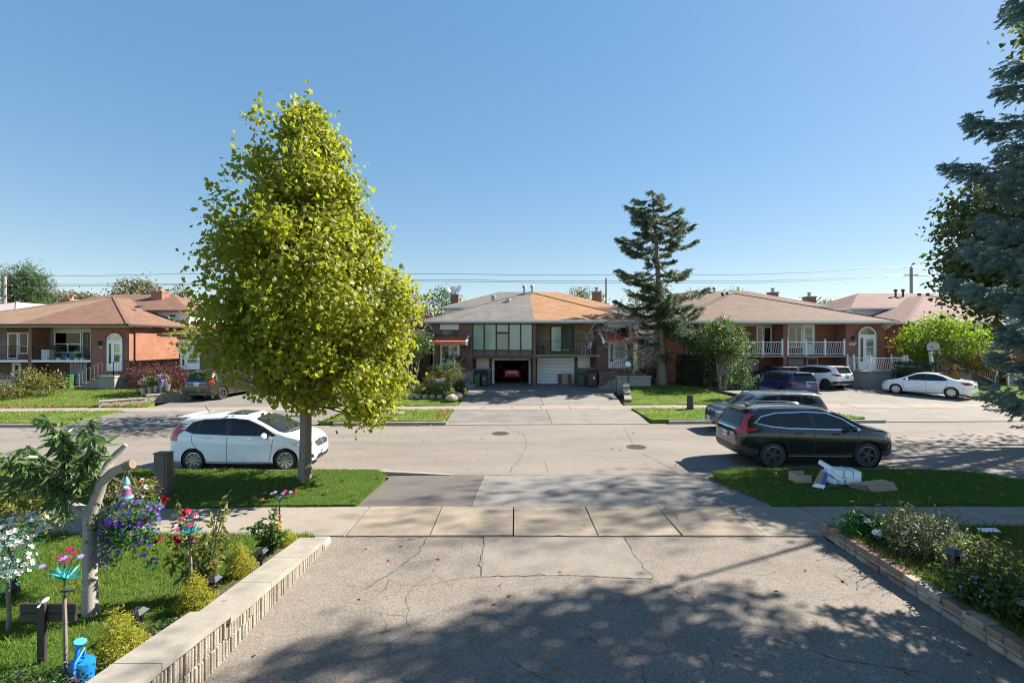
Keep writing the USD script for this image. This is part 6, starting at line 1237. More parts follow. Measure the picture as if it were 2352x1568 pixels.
def wheel_mesh(r, w, rim_r, style):
    tyre = lathe([(rim_r, -w / 2 + 0.02), (r - 0.035, -w / 2), (r, -w / 2 + 0.04), (r, w / 2 - 0.04), (r - 0.035, w / 2), (rim_r, w / 2 - 0.02)], 36); tv, tf = arr(tyre)
    to = lambda v: np.stack([v[:, 0], v[:, 2], v[:, 1]], 1)   # axis along y, outer face +y
    back = arr(lathe([(0, 0), (rim_r, 0.0), (rim_r, 0.02), (0, 0.02)], 28))
    mb = MB(); mb.mesh(lathe([(rim_r - 0.028, w * 0.28), (rim_r - 0.004, w * 0.28), (rim_r + 0.004, w / 2 - 0.015), (rim_r - 0.02, w / 2 - 0.012), (rim_r - 0.028, w * 0.28)], 36))
    n, kind = style
    for k in range(n):
        a = 2 * math.pi * k / n
        if kind == 'twin':
            for da in (-0.16, 0.16):
                p = np.array([0.035 * math.cos(a), 0.035 * math.sin(a), w * 0.38]); q = np.array([(rim_r - 0.015) * math.cos(a + da), (rim_r - 0.015) * math.sin(a + da), w * 0.40])
                mb.bar(p, q, 0.028, 0.022)
        else:
            p = np.array([0.03 * math.cos(a), 0.03 * math.sin(a), w * 0.38]); q = np.array([(rim_r - 0.012) * math.cos(a), (rim_r - 0.012) * math.sin(a), w * 0.41]); pv = np.array([-math.sin(a), math.cos(a), 0])
            w0, w1 = (0.02, 0.045) if kind == 'blade' else (0.03, 0.06)
            mb.add(np.array([p - pv * w0, p + pv * w0, q + pv * w1, q - pv * w1, p - pv * w0 - [0, 0, .02], p + pv * w0 - [0, 0, .02], q + pv * w1 - [0, 0, .02], q - pv * w1 - [0, 0, .02]]), np.array([[0, 1, 2, 3], [4, 7, 6, 5], [0, 3, 7, 4], [1, 5, 6, 2]]))
    mb.mesh(lathe([(0, w * 0.36), (0.06, w * 0.36), (0.055, w * 0.43), (0, w * 0.44)], 14))
    rv, rf = mb.get()
    return (to(tv), tf[:, ::-1]), (to(back[0]), back[1][:, ::-1]), (to(rv), rf[:, ::-1])
def car(name, label, s, loc, yaw):
    """s: profiles along the length (rear at -x), decals as seen from side, rear, front and top."""
    t = thing(name, label, s.get('cat', 'car'), loc, yaw); V, F = body_loft(s); W2 = max(p[1] for p in s['plan'])
    man = manifold3d.Manifold(manifold3d.Mesh(vert_properties=V.astype(np.float32), tri_verts=F.astype(np.uint32)))
    r, ww = s['r'], s.get('ww', 0.22)
    for xw in s['wheels']:
        for sg in (1, -1):
            c = manifold3d.Manifold.cylinder(0.36, r * s.get('arch', 1.13), circular_segments=40).rotate((90, 0, 0)).translate((xw, sg * (W2 - 0.02) + 0.18, r)); man = man - c
    bv, bf = arr(man)
    part(t, 'body', (bv, bf), s['paint'], smooth=28, local=True)
    def dec(nm, poly, view, mat, off=0.006, step=0.06, parent=None, smooth=True, both=False):
        d = decal(V, F, poly, view, off, step)
        if d is None: return None
        p = part(parent or t, nm, d, mat, smooth=smooth, local=True)
        if both and view == 'side':
            m = (d[0] * [1, -1, 1], d[1][:, ::-1]); part(parent or t, nm, m, mat, smooth=smooth, local=True)
        if both and view in ('rear', 'front', 'top'):
            m = (d[0] * [1, -1, 1], d[1][:, ::-1]); part(parent or t, nm, m, mat, smooth=smooth, local=True)
        return p
    for nm, poly, view, mat, off, both in s['decals']: dec(nm, poly, view, mat, off, both=both, step=0.03 if 'lamp' in nm or 'light' in nm else 0.07)
    for nm, pts, w, view, mat, off in s.get('lines', ()): dec(nm, thick_line(pts, w), view, mat, off, 0.05, both=view == 'side')
    tyre, back, rim = wheel_mesh(r, ww, r * s.get('rim_k', 0.68), s.get('spokes', (7, 'blade')))
    for xw in s['wheels']:
        for sg in (1, -1):
            w = sub(t, 'wheel'); pos = np.array([xw, sg * (W2 - ww / 2 - 0.03), r])
            for nm, m, mat in (('tyre', tyre, 'rubber'), ('hub_shadow', back, 'rim_black'), ('rim', rim, s.get('rim', 'rim_silver'))):
                v, f = m
                if sg < 0: v, f = v * [1, -1, 1], f[:, ::-1]
                part(w, nm, (v + pos, f), mat, smooth=35, local=True)
            lin = lathe([(r * 1.11, -0.15), (r * 1.125, 0.14)], 24); lv, lf = arr(lin); lv = np.stack([lv[:, 0], lv[:, 2], lv[:, 1]], 1) + [xw, sg * (W2 - 0.2), r]
            part(t, 'wheel_arch_liner', (lv, lf), 'black_trim', local=True)
    if 'mirror' in s:
        mx, mz, mm = s['mirror']
        for sg in (1, -1):
            e = trimesh.creation.icosphere(2, 1.0); e.vertices *= [0.075, 0.12, 0.085]; e.vertices[:, 0] = np.minimum(e.vertices[:, 0], 0.09); e.vertices[:, 0] = np.maximum(e.vertices[:, 0], -0.05); e.apply_translation([mx, sg * (W2 + 0.12), mz])
            m = part(t, 'mirror', e, mm, smooth=True, local=True); part(m, 'mirror_arm', MB().box(mx - 0.03, mx + 0.04, *sorted((sg * (W2 - 0.1), sg * (W2 + 0.06))), mz - 0.08, mz - 0.03), 'black_trim', local=True)
    for hx, hz_, hm in s.get('handles', ()):
        for sg in (1, -1):
            q = decal(V, F, rect(hx - 0.01, hx + 0.01, hz_ - 0.01, hz_ + 0.01), 'side', 0.0, 0.02)
            y = (q[0][:, 1].mean() if q else W2) + 0.018
            part(t, 'door_handle', MB().box(hx - 0.11, hx + 0.11, *sorted((sg * (y - 0.02), sg * (y + 0.012))), hz_ - 0.017, hz_ + 0.017, bev=0.012), hm, local=True)
    for xr, view, mat, txt, z in s.get('plates', ()):
        sg = -1 if view == 'rear' else 1
        pl = part(t, 'license_plate', MB().box(xr - 0.012, xr + 0.012, -0.155, 0.155, z - 0.078, z + 0.078), mat, local=True)
        m = meshkit.text_mesh(txt, 0.07, 0.004, True); v = np.array(m.vertices); wd = np.ptp(v[:, 0]); v[:, 0] -= wd / 2
        q = np.stack([xr + sg * (0.012 + v[:, 2]), (-sg if False else sg) * v[:, 0] * -1 * -1, v[:, 1] + z - 0.035], 1) if sg > 0 else np.stack([xr - 0.012 - v[:, 2], -v[:, 0], v[:, 1] + z - 0.035], 1)
        if sg > 0: q[:, 1] = v[:, 0]
        part(pl, 'plate_lettering', (q, np.array(m.faces)), 'plate_ink', local=True)
    for sg, spec in [(k, s['rails']) for k in (1, -1)] if 'rails' in s else []:
        x0, x1, yr, mat = spec; top = P1(s['top']); xs = np.linspace(x0, x1, 12); part(t, 'roof_rail', tube(np.column_stack([xs, np.full(12, sg * yr), top(xs) - 0.035 + 0.055 * np.sin(np.linspace(0, math.pi, 12)) ** 0.4]), 0.018, 6), mat, smooth=True, local=True)
    for nm, mesh, mat in s.get('extra', ()): part(t, nm, mesh, mat, smooth=35, local=True)
    return t

# white hatchback
HATCH = dict(L=4.06, r=0.305, wheels=(-1.24, 1.29), paint='paint_white', rim='rim_silver', spokes=(9, 'blade'), rim_k=0.70, ww=0.2,
    top=[(-2.03, .64), (-2.015, .86), (-1.95, 1.02), (-1.86, 1.17), (-1.74, 1.33), (-1.6, 1.43), (-1.35, 1.49), (-.6, 1.525), (-.1, 1.515), (.3, 1.45), (.8, 1.25), (1.18, 1.06), (1.35, .995), (1.65, .92), (1.85, .81), (1.97, .69), (2.03, .56)],
    bot=[(-2.03, .42), (-1.97, .27), (-1.7, .2), (0, .17), (1.75, .18), (1.95, .22), (2.03, .38)], belt=[(-2.03, .55), (-1.93, .92), (-1.6, 1.02), (-.6, .97), (.4, .92), (1.2, .88), (1.6, .80), (1.9, .66), (2.03, .52)],
    plan=[(-2.03, .52), (-1.97, .68), (-1.8, .775), (-1.2, .835), (0, .845), (1.2, .835), (1.6, .79), (1.85, .66), (1.97, .52), (2.03, .34)], mirror=(.78, 1.0, 'paint_white'), handles=((-.86, .93, 'paint_white'), (.25, .90, 'paint_white')),
    plates=((2.045, 'front', 'plate_white', 'CLW 495', .46), (-2.02, 'rear', 'plate_white', 'CLW 495', .80)),
    decals=[('window_surround', [(-1.52, 1.12), (-1.32, 1.33), (-1.0, 1.41), (-.2, 1.43), (.2, 1.39), (.62, 1.22), (1.02, .99), (.96, .955), (-.3, .99), (-1.25, 1.03)], 'side', 'black_trim', .005, True),
            ('quarter_window', [(-1.46, 1.12), (-1.28, 1.30), (-1.14, 1.36), (-1.2, 1.055)], 'side', 'glass_dark', .009, True), ('rear_door_window', [(-1.12, 1.05), (-1.05, 1.37), (-.42, 1.40), (-.38, 1.02)], 'side', 'glass_dark', .009, True),
            ('front_door_window', [(-.22, 1.015), (-.25, 1.41), (.1, 1.385), (.36, 1.30), (.52, 1.22), (.5, .985)], 'side', 'glass_dark', .009, True), ('front_quarter_window', [(.56, .985), (.58, 1.19), (.98, .985), (.93, .967)], 'side', 'glass_dark', .009, True),
            ('windshield', [(.38, -.56), (.34, -.3), (.33, 0), (.34, .3), (.38, .56), (1.12, .69), (1.2, .4), (1.22, 0), (1.2, -.4), (1.12, -.69)], 'top', 'glass_dark', .006, False), ('sunroof', [(-.55, -.42), (-.55, .42), (.02, .42), (.02, -.42)], 'top', 'glass_dark', .006, False), ('cowl', [(1.13, -.68), (1.21, -.4), (1.23, 0), (1.21, .4), (1.13, .68), (1.2, .68), (1.29, .4), (1.31, 0), (1.29, -.4), (1.2, -.68)], 'top', 'black_trim', .007, False),
            ('rear_window', [(-.56, 1.08), (.56, 1.08), (.5, 1.40), (-.5, 1.40)], 'rear', 'glass_dark', .006, False), ('tail_light', [(.60, .86), (.79, .84), (.72, 1.28), (.60, 1.32), (.58, 1.1)], 'rear', 'lamp_red', .01, True), ('tail_light', [(-1.99, .84), (-1.80, .86), (-1.74, 1.0), (-1.70, 1.12), (-1.66, 1.30), (-1.80, 1.26), (-1.95, 1.0)], 'side', 'lamp_red', .009, True),
            ('headlight', [(.40, .70), (.66, .66), (.80, .72), (.72, .80), (.50, .765)], 'front', 'lamp_clear', .011, True), ('headlight', [(1.42, .74), (1.80, .67), (1.96, .66), (1.9, .74), (1.62, .80)], 'side', 'lamp_clear', .009, True), ('grille', [(-.42, .66), (-.30, .60), (.30, .60), (.42, .66), (.40, .74), (0, .77), (-.40, .74)], 'front', 'black_trim', .010, False), ('emblem', [(-.06, .65), (.06, .65), (.075, .735), (-.075, .735)], 'front', 'chrome', .018, False),
            ('lower_grille', [(-.42, .27), (.42, .27), (.34, .40), (-.34, .40)], 'front', 'black_trim', .010, False), ('fog_lamp', [(.50, .33), (.68, .35), (.66, .45), (.54, .43)], 'front', 'black_trim', .010, True), ('front_lip', [(-.5, .21), (.5, .21), (.46, .265), (-.46, .265)], 'front', 'metal_grey', .012, False)],
    lines=[('door_seam', [(-.30, .24), (-.30, .95)], .012, 'side', 'seam', .004), ('door_seam', [(.84, .24), (.93, .6), (.96, .90)], .012, 'side', 'seam', .004), ('door_seam', [(-.82, .26), (-1.02, .5), (-1.25, .8), (-1.28, 1.0)], .012, 'side', 'seam', .004), ('crease', [(-1.6, .80), (-.8, .77), (.2, .70), (.9, .62)], .012, 'side', 'paint_white', .012), ('sill_line', [(-.88, .255), (.92, .245)], .02, 'side', 'seam', .004)],
    extra=[('spoiler', MB().box(-1.86, -1.45, -.52, .52, 1.43, 1.465, bev=.012), 'paint_white'), ('antenna', MB().bar((-1.25, 0, 1.48), (-1.42, 0, 1.70), .014), 'black_trim'), ('wiper', MB().bar((1.1, -.3, 1.125), (1.02, .2, 1.185), .018).bar((1.1, .25, 1.125), (1.0, .62, 1.16), .018), 'black_trim')])
car('hatchback_car', 'white hatchback parked behind the big street tree, its nose past the trunk', HATCH, (-7.52, 13.95, -0.12), 0.0)

def suv(**k):
    d = dict(L=4.6, r=0.365, wheels=(-1.33, 1.33), paint='paint_black', rim='rim_gunmetal', spokes=(5, 'twin'), rim_k=0.66, ww=0.235, tumble=0.33,
    top=[(-2.30, .76), (-2.28, 1.02), (-2.2, 1.12), (-2.08, 1.36), (-1.95, 1.57), (-1.8, 1.635), (-1.3, 1.67), (-.5, 1.685), (.1, 1.66), (.55, 1.56), (1.05, 1.32), (1.35, 1.17), (1.5, 1.115), (1.9, 1.05), (2.12, .97), (2.25, .84), (2.30, .66)],
    bot=[(-2.30, .52), (-2.24, .38), (-1.95, .27), (0, .24), (1.9, .25), (2.2, .30), (2.30, .46)], belt=[(-2.30, .72), (-2.2, 1.02), (-1.8, 1.08), (-.6, 1.06), (.4, 1.02), (1.3, .99), (1.8, .93), (2.15, .80), (2.30, .62)],
    plan=[(-2.30, .66), (-2.22, .80), (-2.0, .88), (-1.3, .925), (0, .93), (1.3, .925), (1.8, .88), (2.08, .78), (2.22, .62), (2.30, .44)], mirror=(.82, 1.13, 'paint_black'), handles=((-.62, .98, 'paint_black'), (.42, .96, 'paint_black')),
    plates=((-2.31, 'rear', 'plate_white', 'CRX 218', .84),), rails=(-1.75, .35, .60, 'chrome'),
    decals=[('window_trim', [(-1.86, 1.25), (-1.62, 1.44), (-1.2, 1.535), (-.3, 1.565), (.25, 1.53), (.7, 1.37), (1.16, 1.075), (1.1, 1.045), (0, 1.075), (-.9, 1.10), (-1.4, 1.15)], 'side', 'chrome', .005, True), ('window_surround', [(-1.80, 1.255), (-1.6, 1.42), (-1.2, 1.51), (-.3, 1.54), (.24, 1.505), (.68, 1.35), (1.08, 1.085), (0, 1.10), (-.9, 1.125), (-1.38, 1.17)], 'side', 'black_trim', .008, True),
            ('quarter_window', [(-1.74, 1.26), (-1.56, 1.41), (-1.18, 1.49), (-1.14, 1.15), (-1.36, 1.19)], 'side', 'glass_dark', .011, True), ('rear_door_window', [(-1.08, 1.145), (-1.12, 1.495), (-.3, 1.52), (-.24, 1.12)], 'side', 'glass_dark', .011, True), ('front_door_window', [(-.08, 1.115), (-.14, 1.52), (.22, 1.485), (.64, 1.335), (1.0, 1.095)], 'side', 'glass_dark', .011, True),
            ('windshield', [(.62, -.60), (.56, -.3), (.55, 0), (.56, .3), (.62, .60), (1.28, .74), (1.38, .4), (1.40, 0), (1.38, -.4), (1.28, -.74)], 'top', 'glass_dark', .006, False), ('rear_window', [(-.66, 1.14), (.66, 1.14), (.60, 1.53), (-.60, 1.53)], 'rear', 'glass_dark', .006, False),
            ('tail_light', [(.60, .99), (.84, .97), (.86, 1.06), (.80, 1.12), (.72, 1.5), (.66, 1.5), (.70, 1.1), (.60, 1.08)], 'rear', 'lamp_red', .012, True), ('tail_light', [(-2.22, .98), (-1.80, 1.06), (-1.78, 1.10), (-2.02, 1.13), (-1.96, 1.45), (-2.02, 1.45), (-2.14, 1.14)], 'side', 'lamp_red', .010, True), ('tailgate_trim', [(-.58, 1.03), (.58, 1.03), (.56, 1.075), (-.56, 1.075)], 'rear', 'chrome', .010, False),
            ('rear_bumper', [(-.85, .40), (.85, .40), (.86, .60), (-.86, .60)], 'rear', 'black_trim', .008, False), ('skid_plate', [(-.62, .36), (.62, .36), (.58, .43), (-.58, .43)], 'rear', 'metal_grey', .012, False), ('reflector', [(.62, .52), (.80, .54), (.79, .59), (.63, .575)], 'rear', 'lamp_red', .012, True),
            ('sill_cladding', [(-.93, .25), (.92, .25), (.92, .40), (-.93, .40)], 'side', 'black_trim', .006, True), ('bumper_side', [(-2.24, .40), (-1.76, .30), (-1.76, .52), (-2.24, .60)], 'side', 'black_trim', .006, True),
            ('headlight', [(.45, .84), (.76, .84), (.72, .93), (.48, .90)], 'front', 'lamp_clear', .011, True), ('headlight', [(1.84, .86), (2.18, .82), (2.14, .92), (1.92, .95)], 'side', 'lamp_clear', .009, True), ('grille', [(-.44, .62), (.44, .62), (.44, .86), (-.44, .86)], 'front', 'black_trim', .010, False)],
    lines=[('door_seam', [(-.20, .40), (-.18, 1.08)], .012, 'side', 'seam', .004), ('door_seam', [(.92, .42), (1.04, .8), (1.06, 1.03)], .012, 'side', 'seam', .004), ('door_seam', [(-.90, .42), (-1.0, .72), (-1.12, .95), (-1.14, 1.1)], .012, 'side', 'seam', .004), ('sill_trim', [(-.9, .345), (.88, .335)], .028, 'side', 'metal_grey', .011), ('window_trim', [(1.12, 1.06), (0, 1.088), (-.9, 1.112), (-1.4, 1.16), (-1.83, 1.255)], .026, 'side', 'chrome', .014), ('window_trim', [(-1.83, 1.255), (-1.61, 1.43), (-1.2, 1.522), (-.3, 1.552), (.25, 1.517), (.69, 1.36), (1.12, 1.06)], .026, 'side', 'chrome', .014)],
    extra=[('spoiler', MB().box(-2.1, -1.72, -.60, .60, 1.585, 1.625, bev=.012), 'paint_black'), ('roof_fin', MB().add(np.array([[-1.72, -.03, 1.63], [-1.72, .03, 1.63], [-1.45, -.012, 1.66], [-1.45, .012, 1.66], [-1.68, 0, 1.75]]), np.array([[0, 1, 4], [1, 3, 4], [3, 2, 4], [2, 0, 4]])), 'black_trim')])
    d.update(k); return d
BLK = suv()
tx = lambda s, h, x, y, z: (lambda v, f: (np.stack([x - v[:, 2], -v[:, 0] + y, v[:, 1] + z], 1), f))(np.array(meshkit.text_mesh(s, h, .006, True).vertices), np.array(meshkit.text_mesh(s, h, .006, True).faces))
BLK['extra'] = BLK['extra'] + [('badge_lettering', tx('AWD', .055, -2.315, -.40, .90), 'chrome')]
car('suv_car', 'glossy black sport utility car with chrome window line parked along the road', BLK, (8.72, 14.42, -0.12), 0.0)
def crossover(paint, **k):
    f = 4.38 / 4.6
    d = suv(); sc = lambda P: [(a * f, b * 0.945) for a, b in P]
    d.update(L=4.38, paint=paint, r=.34, wheels=(-1.30, 1.30), rails=None, mirror=(.80, 1.06, paint))
    for key in ('top', 'bot', 'belt', 'plan'): d[key] = sc(d[key])
    d['plan'] = [(a, b / 0.945 * 0.985) for a, b in d['plan']]
    d['decals'] = [(n, [(p[0] * (f if v in ('side', 'top') else 0.98), p[1] * (0.945 if v != 'top' else 0.98)) for p in P], v, m, o, b) for n, P, v, m, o, b in d['decals'] if n not in ('tail_light', 'tailgate_trim', 'window_trim')]
    d['decals'] += [('tail_light', [(.50, .90), (.84, .88), (.85, 1.0), (.74, 1.04), (.52, .99)], 'rear', 'lamp_red', .012, True), ('tail_light', [(-2.12, .89), (-1.72, .96), (-1.70, 1.02), (-2.05, 1.04)], 'side', 'lamp_red', .010, True), ('emblem', [(.055 * math.cos(a), 1.0 + .055 * math.sin(a)) for a in np.linspace(0, 6.2, 12)], 'rear', 'chrome', .012, False)]
    d['lines'] = [(n, [(p[0] * f, p[1] * 0.945) for p in P], w, v, m, o) for n, P, w, v, m, o in d['lines'] if n != 'window_trim'] + [('window_trim', [(-1.72, 1.17), (-1.5, 1.36), (-1.1, 1.43), (-.2, 1.465), (.25, 1.43), (.68, 1.27), (1.08, 1.02)], .022, 'side', 'chrome', .012)]
    d['extra'] = [('spoiler', MB().box(-2.0, -1.66, -.58, .58, 1.495, 1.53, bev=.012), paint)]; d['plates'] = ((-2.205, 'rear', 'plate_white', 'CFT 736', .80), (2.205, 'front', 'plate_white', 'CFT 736', .52)); d['handles'] = tuple((a * f, b * .945, paint) for a, b, m in d['handles']); d.pop('rails')
    d.update(k); return d
G1 = crossover('paint_grey'); G1['decals'] = G1['decals'] + [('grille_trim', [(-.22, .86), (-.1, .64), (.1, .64), (.22, .86), (.15, .86), (.06, .70), (-.06, .70), (-.15, .86)], 'front', 'chrome', .016, False)]
car('crossover_car', 'grey crossover parked on the far kerb, half hidden by the black car', G1, (10.15, 19.35, -0.12), math.pi)
car('crossover_car', 'dark blue crossover parked nose-in on the drive by the sapling', crossover('paint_blue', plates=((-2.205, 'rear', 'plate_green', 'BNY 152', .80),)), (X(1798, 29.6), 29.7, 0.09), math.pi / 2 + 0.12)
car('hatchback_car', 'charcoal car at the grey garage door, only its roof and rear glass showing', dict(HATCH, paint='paint_charcoal', mirror=(.78, 1.0, 'paint_charcoal')), (X(1778, 34.6), 34.5, 0.24), math.pi / 2 + 0.05)
WS = crossover('paint_white', rim='rim_gunmetal', plates=((-2.205, 'rear', 'plate_green', 'BXA 204', .83),)); car('suv_car', 'white compact sport utility car with dark lower bumper near the arched door', WS, (X(1872, 34.4), 34.3, 0.22), math.pi / 2 + 0.38)
SEDAN = dict(L=4.5, r=.315, wheels=(-1.37, 1.33), paint='paint_white', rim='rim_silver', spokes=(7, 'wide'), rim_k=.68, ww=.205, tumble=.42,
    top=[(-2.25, .70), (-2.23, .90), (-2.15, .985), (-1.8, 1.03), (-1.55, 1.07), (-1.2, 1.22), (-.85, 1.35), (-.45, 1.42), (0, 1.435), (.35, 1.39), (.75, 1.22), (1.15, 1.03), (1.32, .965), (1.75, .88), (2.05, .77), (2.18, .66), (2.25, .52)],
    bot=[(-2.25, .40), (-2.18, .28), (-1.9, .2), (0, .17), (1.9, .18), (2.15, .22), (2.25, .36)], belt=[(-2.25, .62), (-2.15, .88), (-1.6, .955), (-.6, .94), (.3, .90), (1.2, .86), (1.7, .77), (2.1, .62), (2.25, .48)],
    plan=[(-2.25, .55), (-2.15, .72), (-1.9, .81), (-1.2, .865), (0, .875), (1.3, .865), (1.75, .81), (2.05, .66), (2.18, .5), (2.25, .34)], mirror=(.70, .97, 'paint_white'), handles=((-.78, .86, 'paint_white'), (.2, .83, 'paint_white')), plates=((-2.262, 'rear', 'plate_white', 'AXP 407', .74),),
    decals=[('window_surround', [(-1.22, 1.03), (-1.0, 1.2), (-.6, 1.33), (0, 1.36), (.33, 1.31), (.68, 1.15), (1.0, .945), (.9, .925), (-.4, .965), (-1.1, .985)], 'side', 'black_trim', .005, True), ('rear_door_window', [(-1.14, 1.03), (-.95, 1.19), (-.6, 1.3), (-.27, 1.335), (-.23, .985), (-1.05, 1.005)], 'side', 'glass_dark', .009, True), ('front_door_window', [(-.14, .985), (-.19, 1.335), (0, 1.34), (.31, 1.29), (.64, 1.14), (.88, .955)], 'side', 'glass_dark', .009, True),
            ('windshield', [(.46, -.52), (.41, 0), (.46, .52), (1.12, .68), (1.2, .4), (1.22, 0), (1.2, -.4), (1.12, -.68)], 'top', 'glass_dark', .006, False), ('rear_window', [(-.72, -.5), (-.68, 0), (-.72, .5), (-1.42, .62), (-1.52, .3), (-1.54, 0), (-1.52, -.3), (-1.42, -.62)], 'top', 'glass_dark', .006, False),
            ('tail_light', [(.34, .80), (.79, .78), (.80, .88), (.72, .94), (.36, .90)], 'rear', 'lamp_red', .011, True), ('tail_light', [(-2.16, .79), (-1.80, .86), (-1.82, .94), (-2.12, .93)], 'side', 'lamp_red', .009, True), ('plate_recess', [(-.28, .65), (.28, .65), (.30, .86), (-.30, .86)], 'rear', 'paint_white', .004, False), ('emblem', [(-.045, .90), (.045, .90), (.055, .965), (-.055, .965)], 'rear', 'chrome', .012, False),
            ('headlight', [(.36, .60), (.62, .58), (.66, .68), (.44, .68)], 'front', 'lamp_clear', .010, True), ('headlight', [(1.74, .66), (2.1, .58), (2.06, .68), (1.84, .74)], 'side', 'lamp_clear', .009, True), ('grille', [(-.34, .48), (.34, .48), (.32, .6), (-.32, .6)], 'front', 'black_trim', .01, False)],
    lines=[('door_seam', [(-.2, .22), (-.18, .93)], .012, 'side', 'seam', .004), ('door_seam', [(.86, .24), (.94, .6), (.94, .87)], .012, 'side', 'seam', .004), ('door_seam', [(-.95, .3), (-1.1, .6), (-1.22, .9)], .012, 'side', 'seam', .004), ('bumper_seam', [(-.85, .60), (.85, .60)], .012, 'rear', 'seam', .004), ('side_moulding', [(-.95, .48), (.9, .46)], .03, 'side', 'paint_white', .014), ('trunk_seam', [(-.62, .98), (-.58, .66), (.58, .66), (.62, .98)], .012, 'rear', 'seam', .004)])
car('sedan_car', 'white four-door sedan with red tail lights on the far drive before the hedge', SEDAN, (X(2132, 29.9), 30.0, 0.1), math.pi / 2 + 0.58)
car('sedan_car', 'red car standing inside the dark open garage', dict(SEDAN, paint='paint_red', mirror=(.70, .97, 'paint_red'), plates=((-2.262, 'rear', 'plate_white', 'BRK 961', .74),)), ((cx(1085, 40) + cx(1338, 40)) / 2 + 0.05, 40.3, 0.265), math.pi / 2)
car('suv_car', 'dark sport utility car reversed against the block wall, mostly behind the big tree', suv(paint='paint_charcoal', mirror=(.82, 1.13, 'paint_charcoal'), plates=((-2.31, 'rear', 'plate_white', 'CKE 830', .95),), rails=(-1.75, .35, .60, 'black_trim')), (-17.6, 29.4, 0.06), math.pi / 2 - 0.12)
car('sedan_car', 'steel-blue car cut by the edge of the picture below the balcony', dict(SEDAN, paint='paint_steel', mirror=(.70, .97, 'paint_steel'), plates=()), (-31.8, 29.0, 0.15), 0.05)
# ------------------------------------------------------------------ street furniture and small things
t = thing('utility_pedestal', 'brown metal utility box standing on the verge behind the hatchback', 'utility box', (X(376, 10.75), 10.75, 0.0)); bx, by = X(376, 10.75), 10.75
part(t, 'cabinet', MB().box(bx - .15, bx + .15, by - .11, by + .11, -0.05, .94, bev=.012), 'box_brown'); part(t, 'lid', MB().box(bx - .16, bx + .16, by - .12, by + .12, .943, .97, bev=.008), 'box_brown'); part(t, 'seam_strip', MB().box(bx + .085, bx + .1, by - .118, by - .1115, .05, .93), 'iron_brown')
for k, (u, v, lab, slots) in enumerate(((1150, 995, 'round drain grate in the road nearer the far kerb', 'grid'), (1462, 1026, 'round slotted drain grate in the road behind the black car', 'bars'))):
    y = FOC * 3.565 / (v - 784); x = X(u, y); R = .335; t = thing('drain_grate', lab, 'drain cover', (x, y, -.115)); part(t, 'recess', lathe([(0, 0), (R, 0), (R, .0015), (0, .0015)], 24).apply_translation([x, y, -.1165]), 'crack')
    part(t, 'rim', lathe([(R - .05, 0), (R, 0), (R, .012), (R - .05, .012), (R - .05, 0)], 24).apply_translation([x, y, -.116]), 'cast_iron')
    for q in np.linspace(-.25, .25, 8):
        h = math.sqrt((R - .04) ** 2 - q * q)
        part(t, 'bar', MB().box(x + q - .014, x + q + .014, y - h, y + h, -.1142, -.106) if slots == 'bars' or True else None, 'cast_iron')
    if slots == 'grid':
        for q in np.linspace(-.25, .25, 8):
            h = math.sqrt((R - .04) ** 2 - q * q); part(t, 'bar', MB().box(x - h, x + h, y + q - .014, y + q + .014, -.1138, -.1065), 'cast_iron')
hx_, hy_ = X(821, 22.7), 22.7; t = thing('fire_hydrant', 'yellow fire hydrant on the far verge at the edge of the tree crown', 'fire hydrant', (hx_, hy_, .03))
part(t, 'barrel', lathe([(0, 0), (.17, 0), (.17, .05), (.13, .06), (.125, .62), (.15, .63), (.15, .68), (.125, .70), (.11, .80), (.05, .85), (.05, .91), (0, .91)], 18).apply_translation([hx_, hy_, .03]), 'yellow_paint', smooth=35)
for s in (1, -1): part(t, 'outlet', MB().tube([(hx_ + s * .1, hy_, .58), (hx_ + s * .2, hy_, .58)], .055, 10).tube([(hx_ + s * .2, hy_, .58), (hx_ + s * .24, hy_, .58)], .075, 8), 'yellow_paint', smooth=35)
part(t, 'outlet', MB().tube([(hx_, hy_ - .1, .55), (hx_, hy_ - .2, .55)], .07, 10), 'yellow_paint', smooth=35)
bx, by = X(1577, 24.6), 24.1; t = thing('bollard', 'stout dark brown bollard on the far verge in front of the lawn', 'bollard', (bx, by, .02)); part(t, 'post', lathe([(0, 0), (.165, 0), (.165, .68), (.13, .74), (0, .76)], 20).apply_translation([bx, by, .02]), 'bollard_brown', smooth=35); part(t, 'collar', lathe([(.168, 0), (.185, .0), (.185, .05), (.168, .05)], 20).apply_translation([bx, by, .07]), 'bollard_brown', smooth=35)
single('cover_slab', MB().box(X(880, 22.6), X(925, 22.6), 22.3, 23.1, .0, .085), 'concrete_grey', 'flat grey utility cover in the hydrant verge', 'utility cover')
lx_, ly_ = X(1443, 31.9), 31.9; t = thing('lamp_post', 'garden lamp with a clear globe on a rusty brown post', 'lamp post', (lx_, ly_, .2)); part(t, 'post', MB().cyl(lx_, ly_, .1, 1.72, .05, n=12), 'iron_brown', smooth=40); part(t, 'globe', trimesh.creation.icosphere(3, .2).apply_translation([lx_, ly_, 1.93]), 'globe', smooth=True); part(t, 'globe_holder', MB().cyl(lx_, ly_, 1.70, 1.76, .09, .1, 12), 'iron_brown')
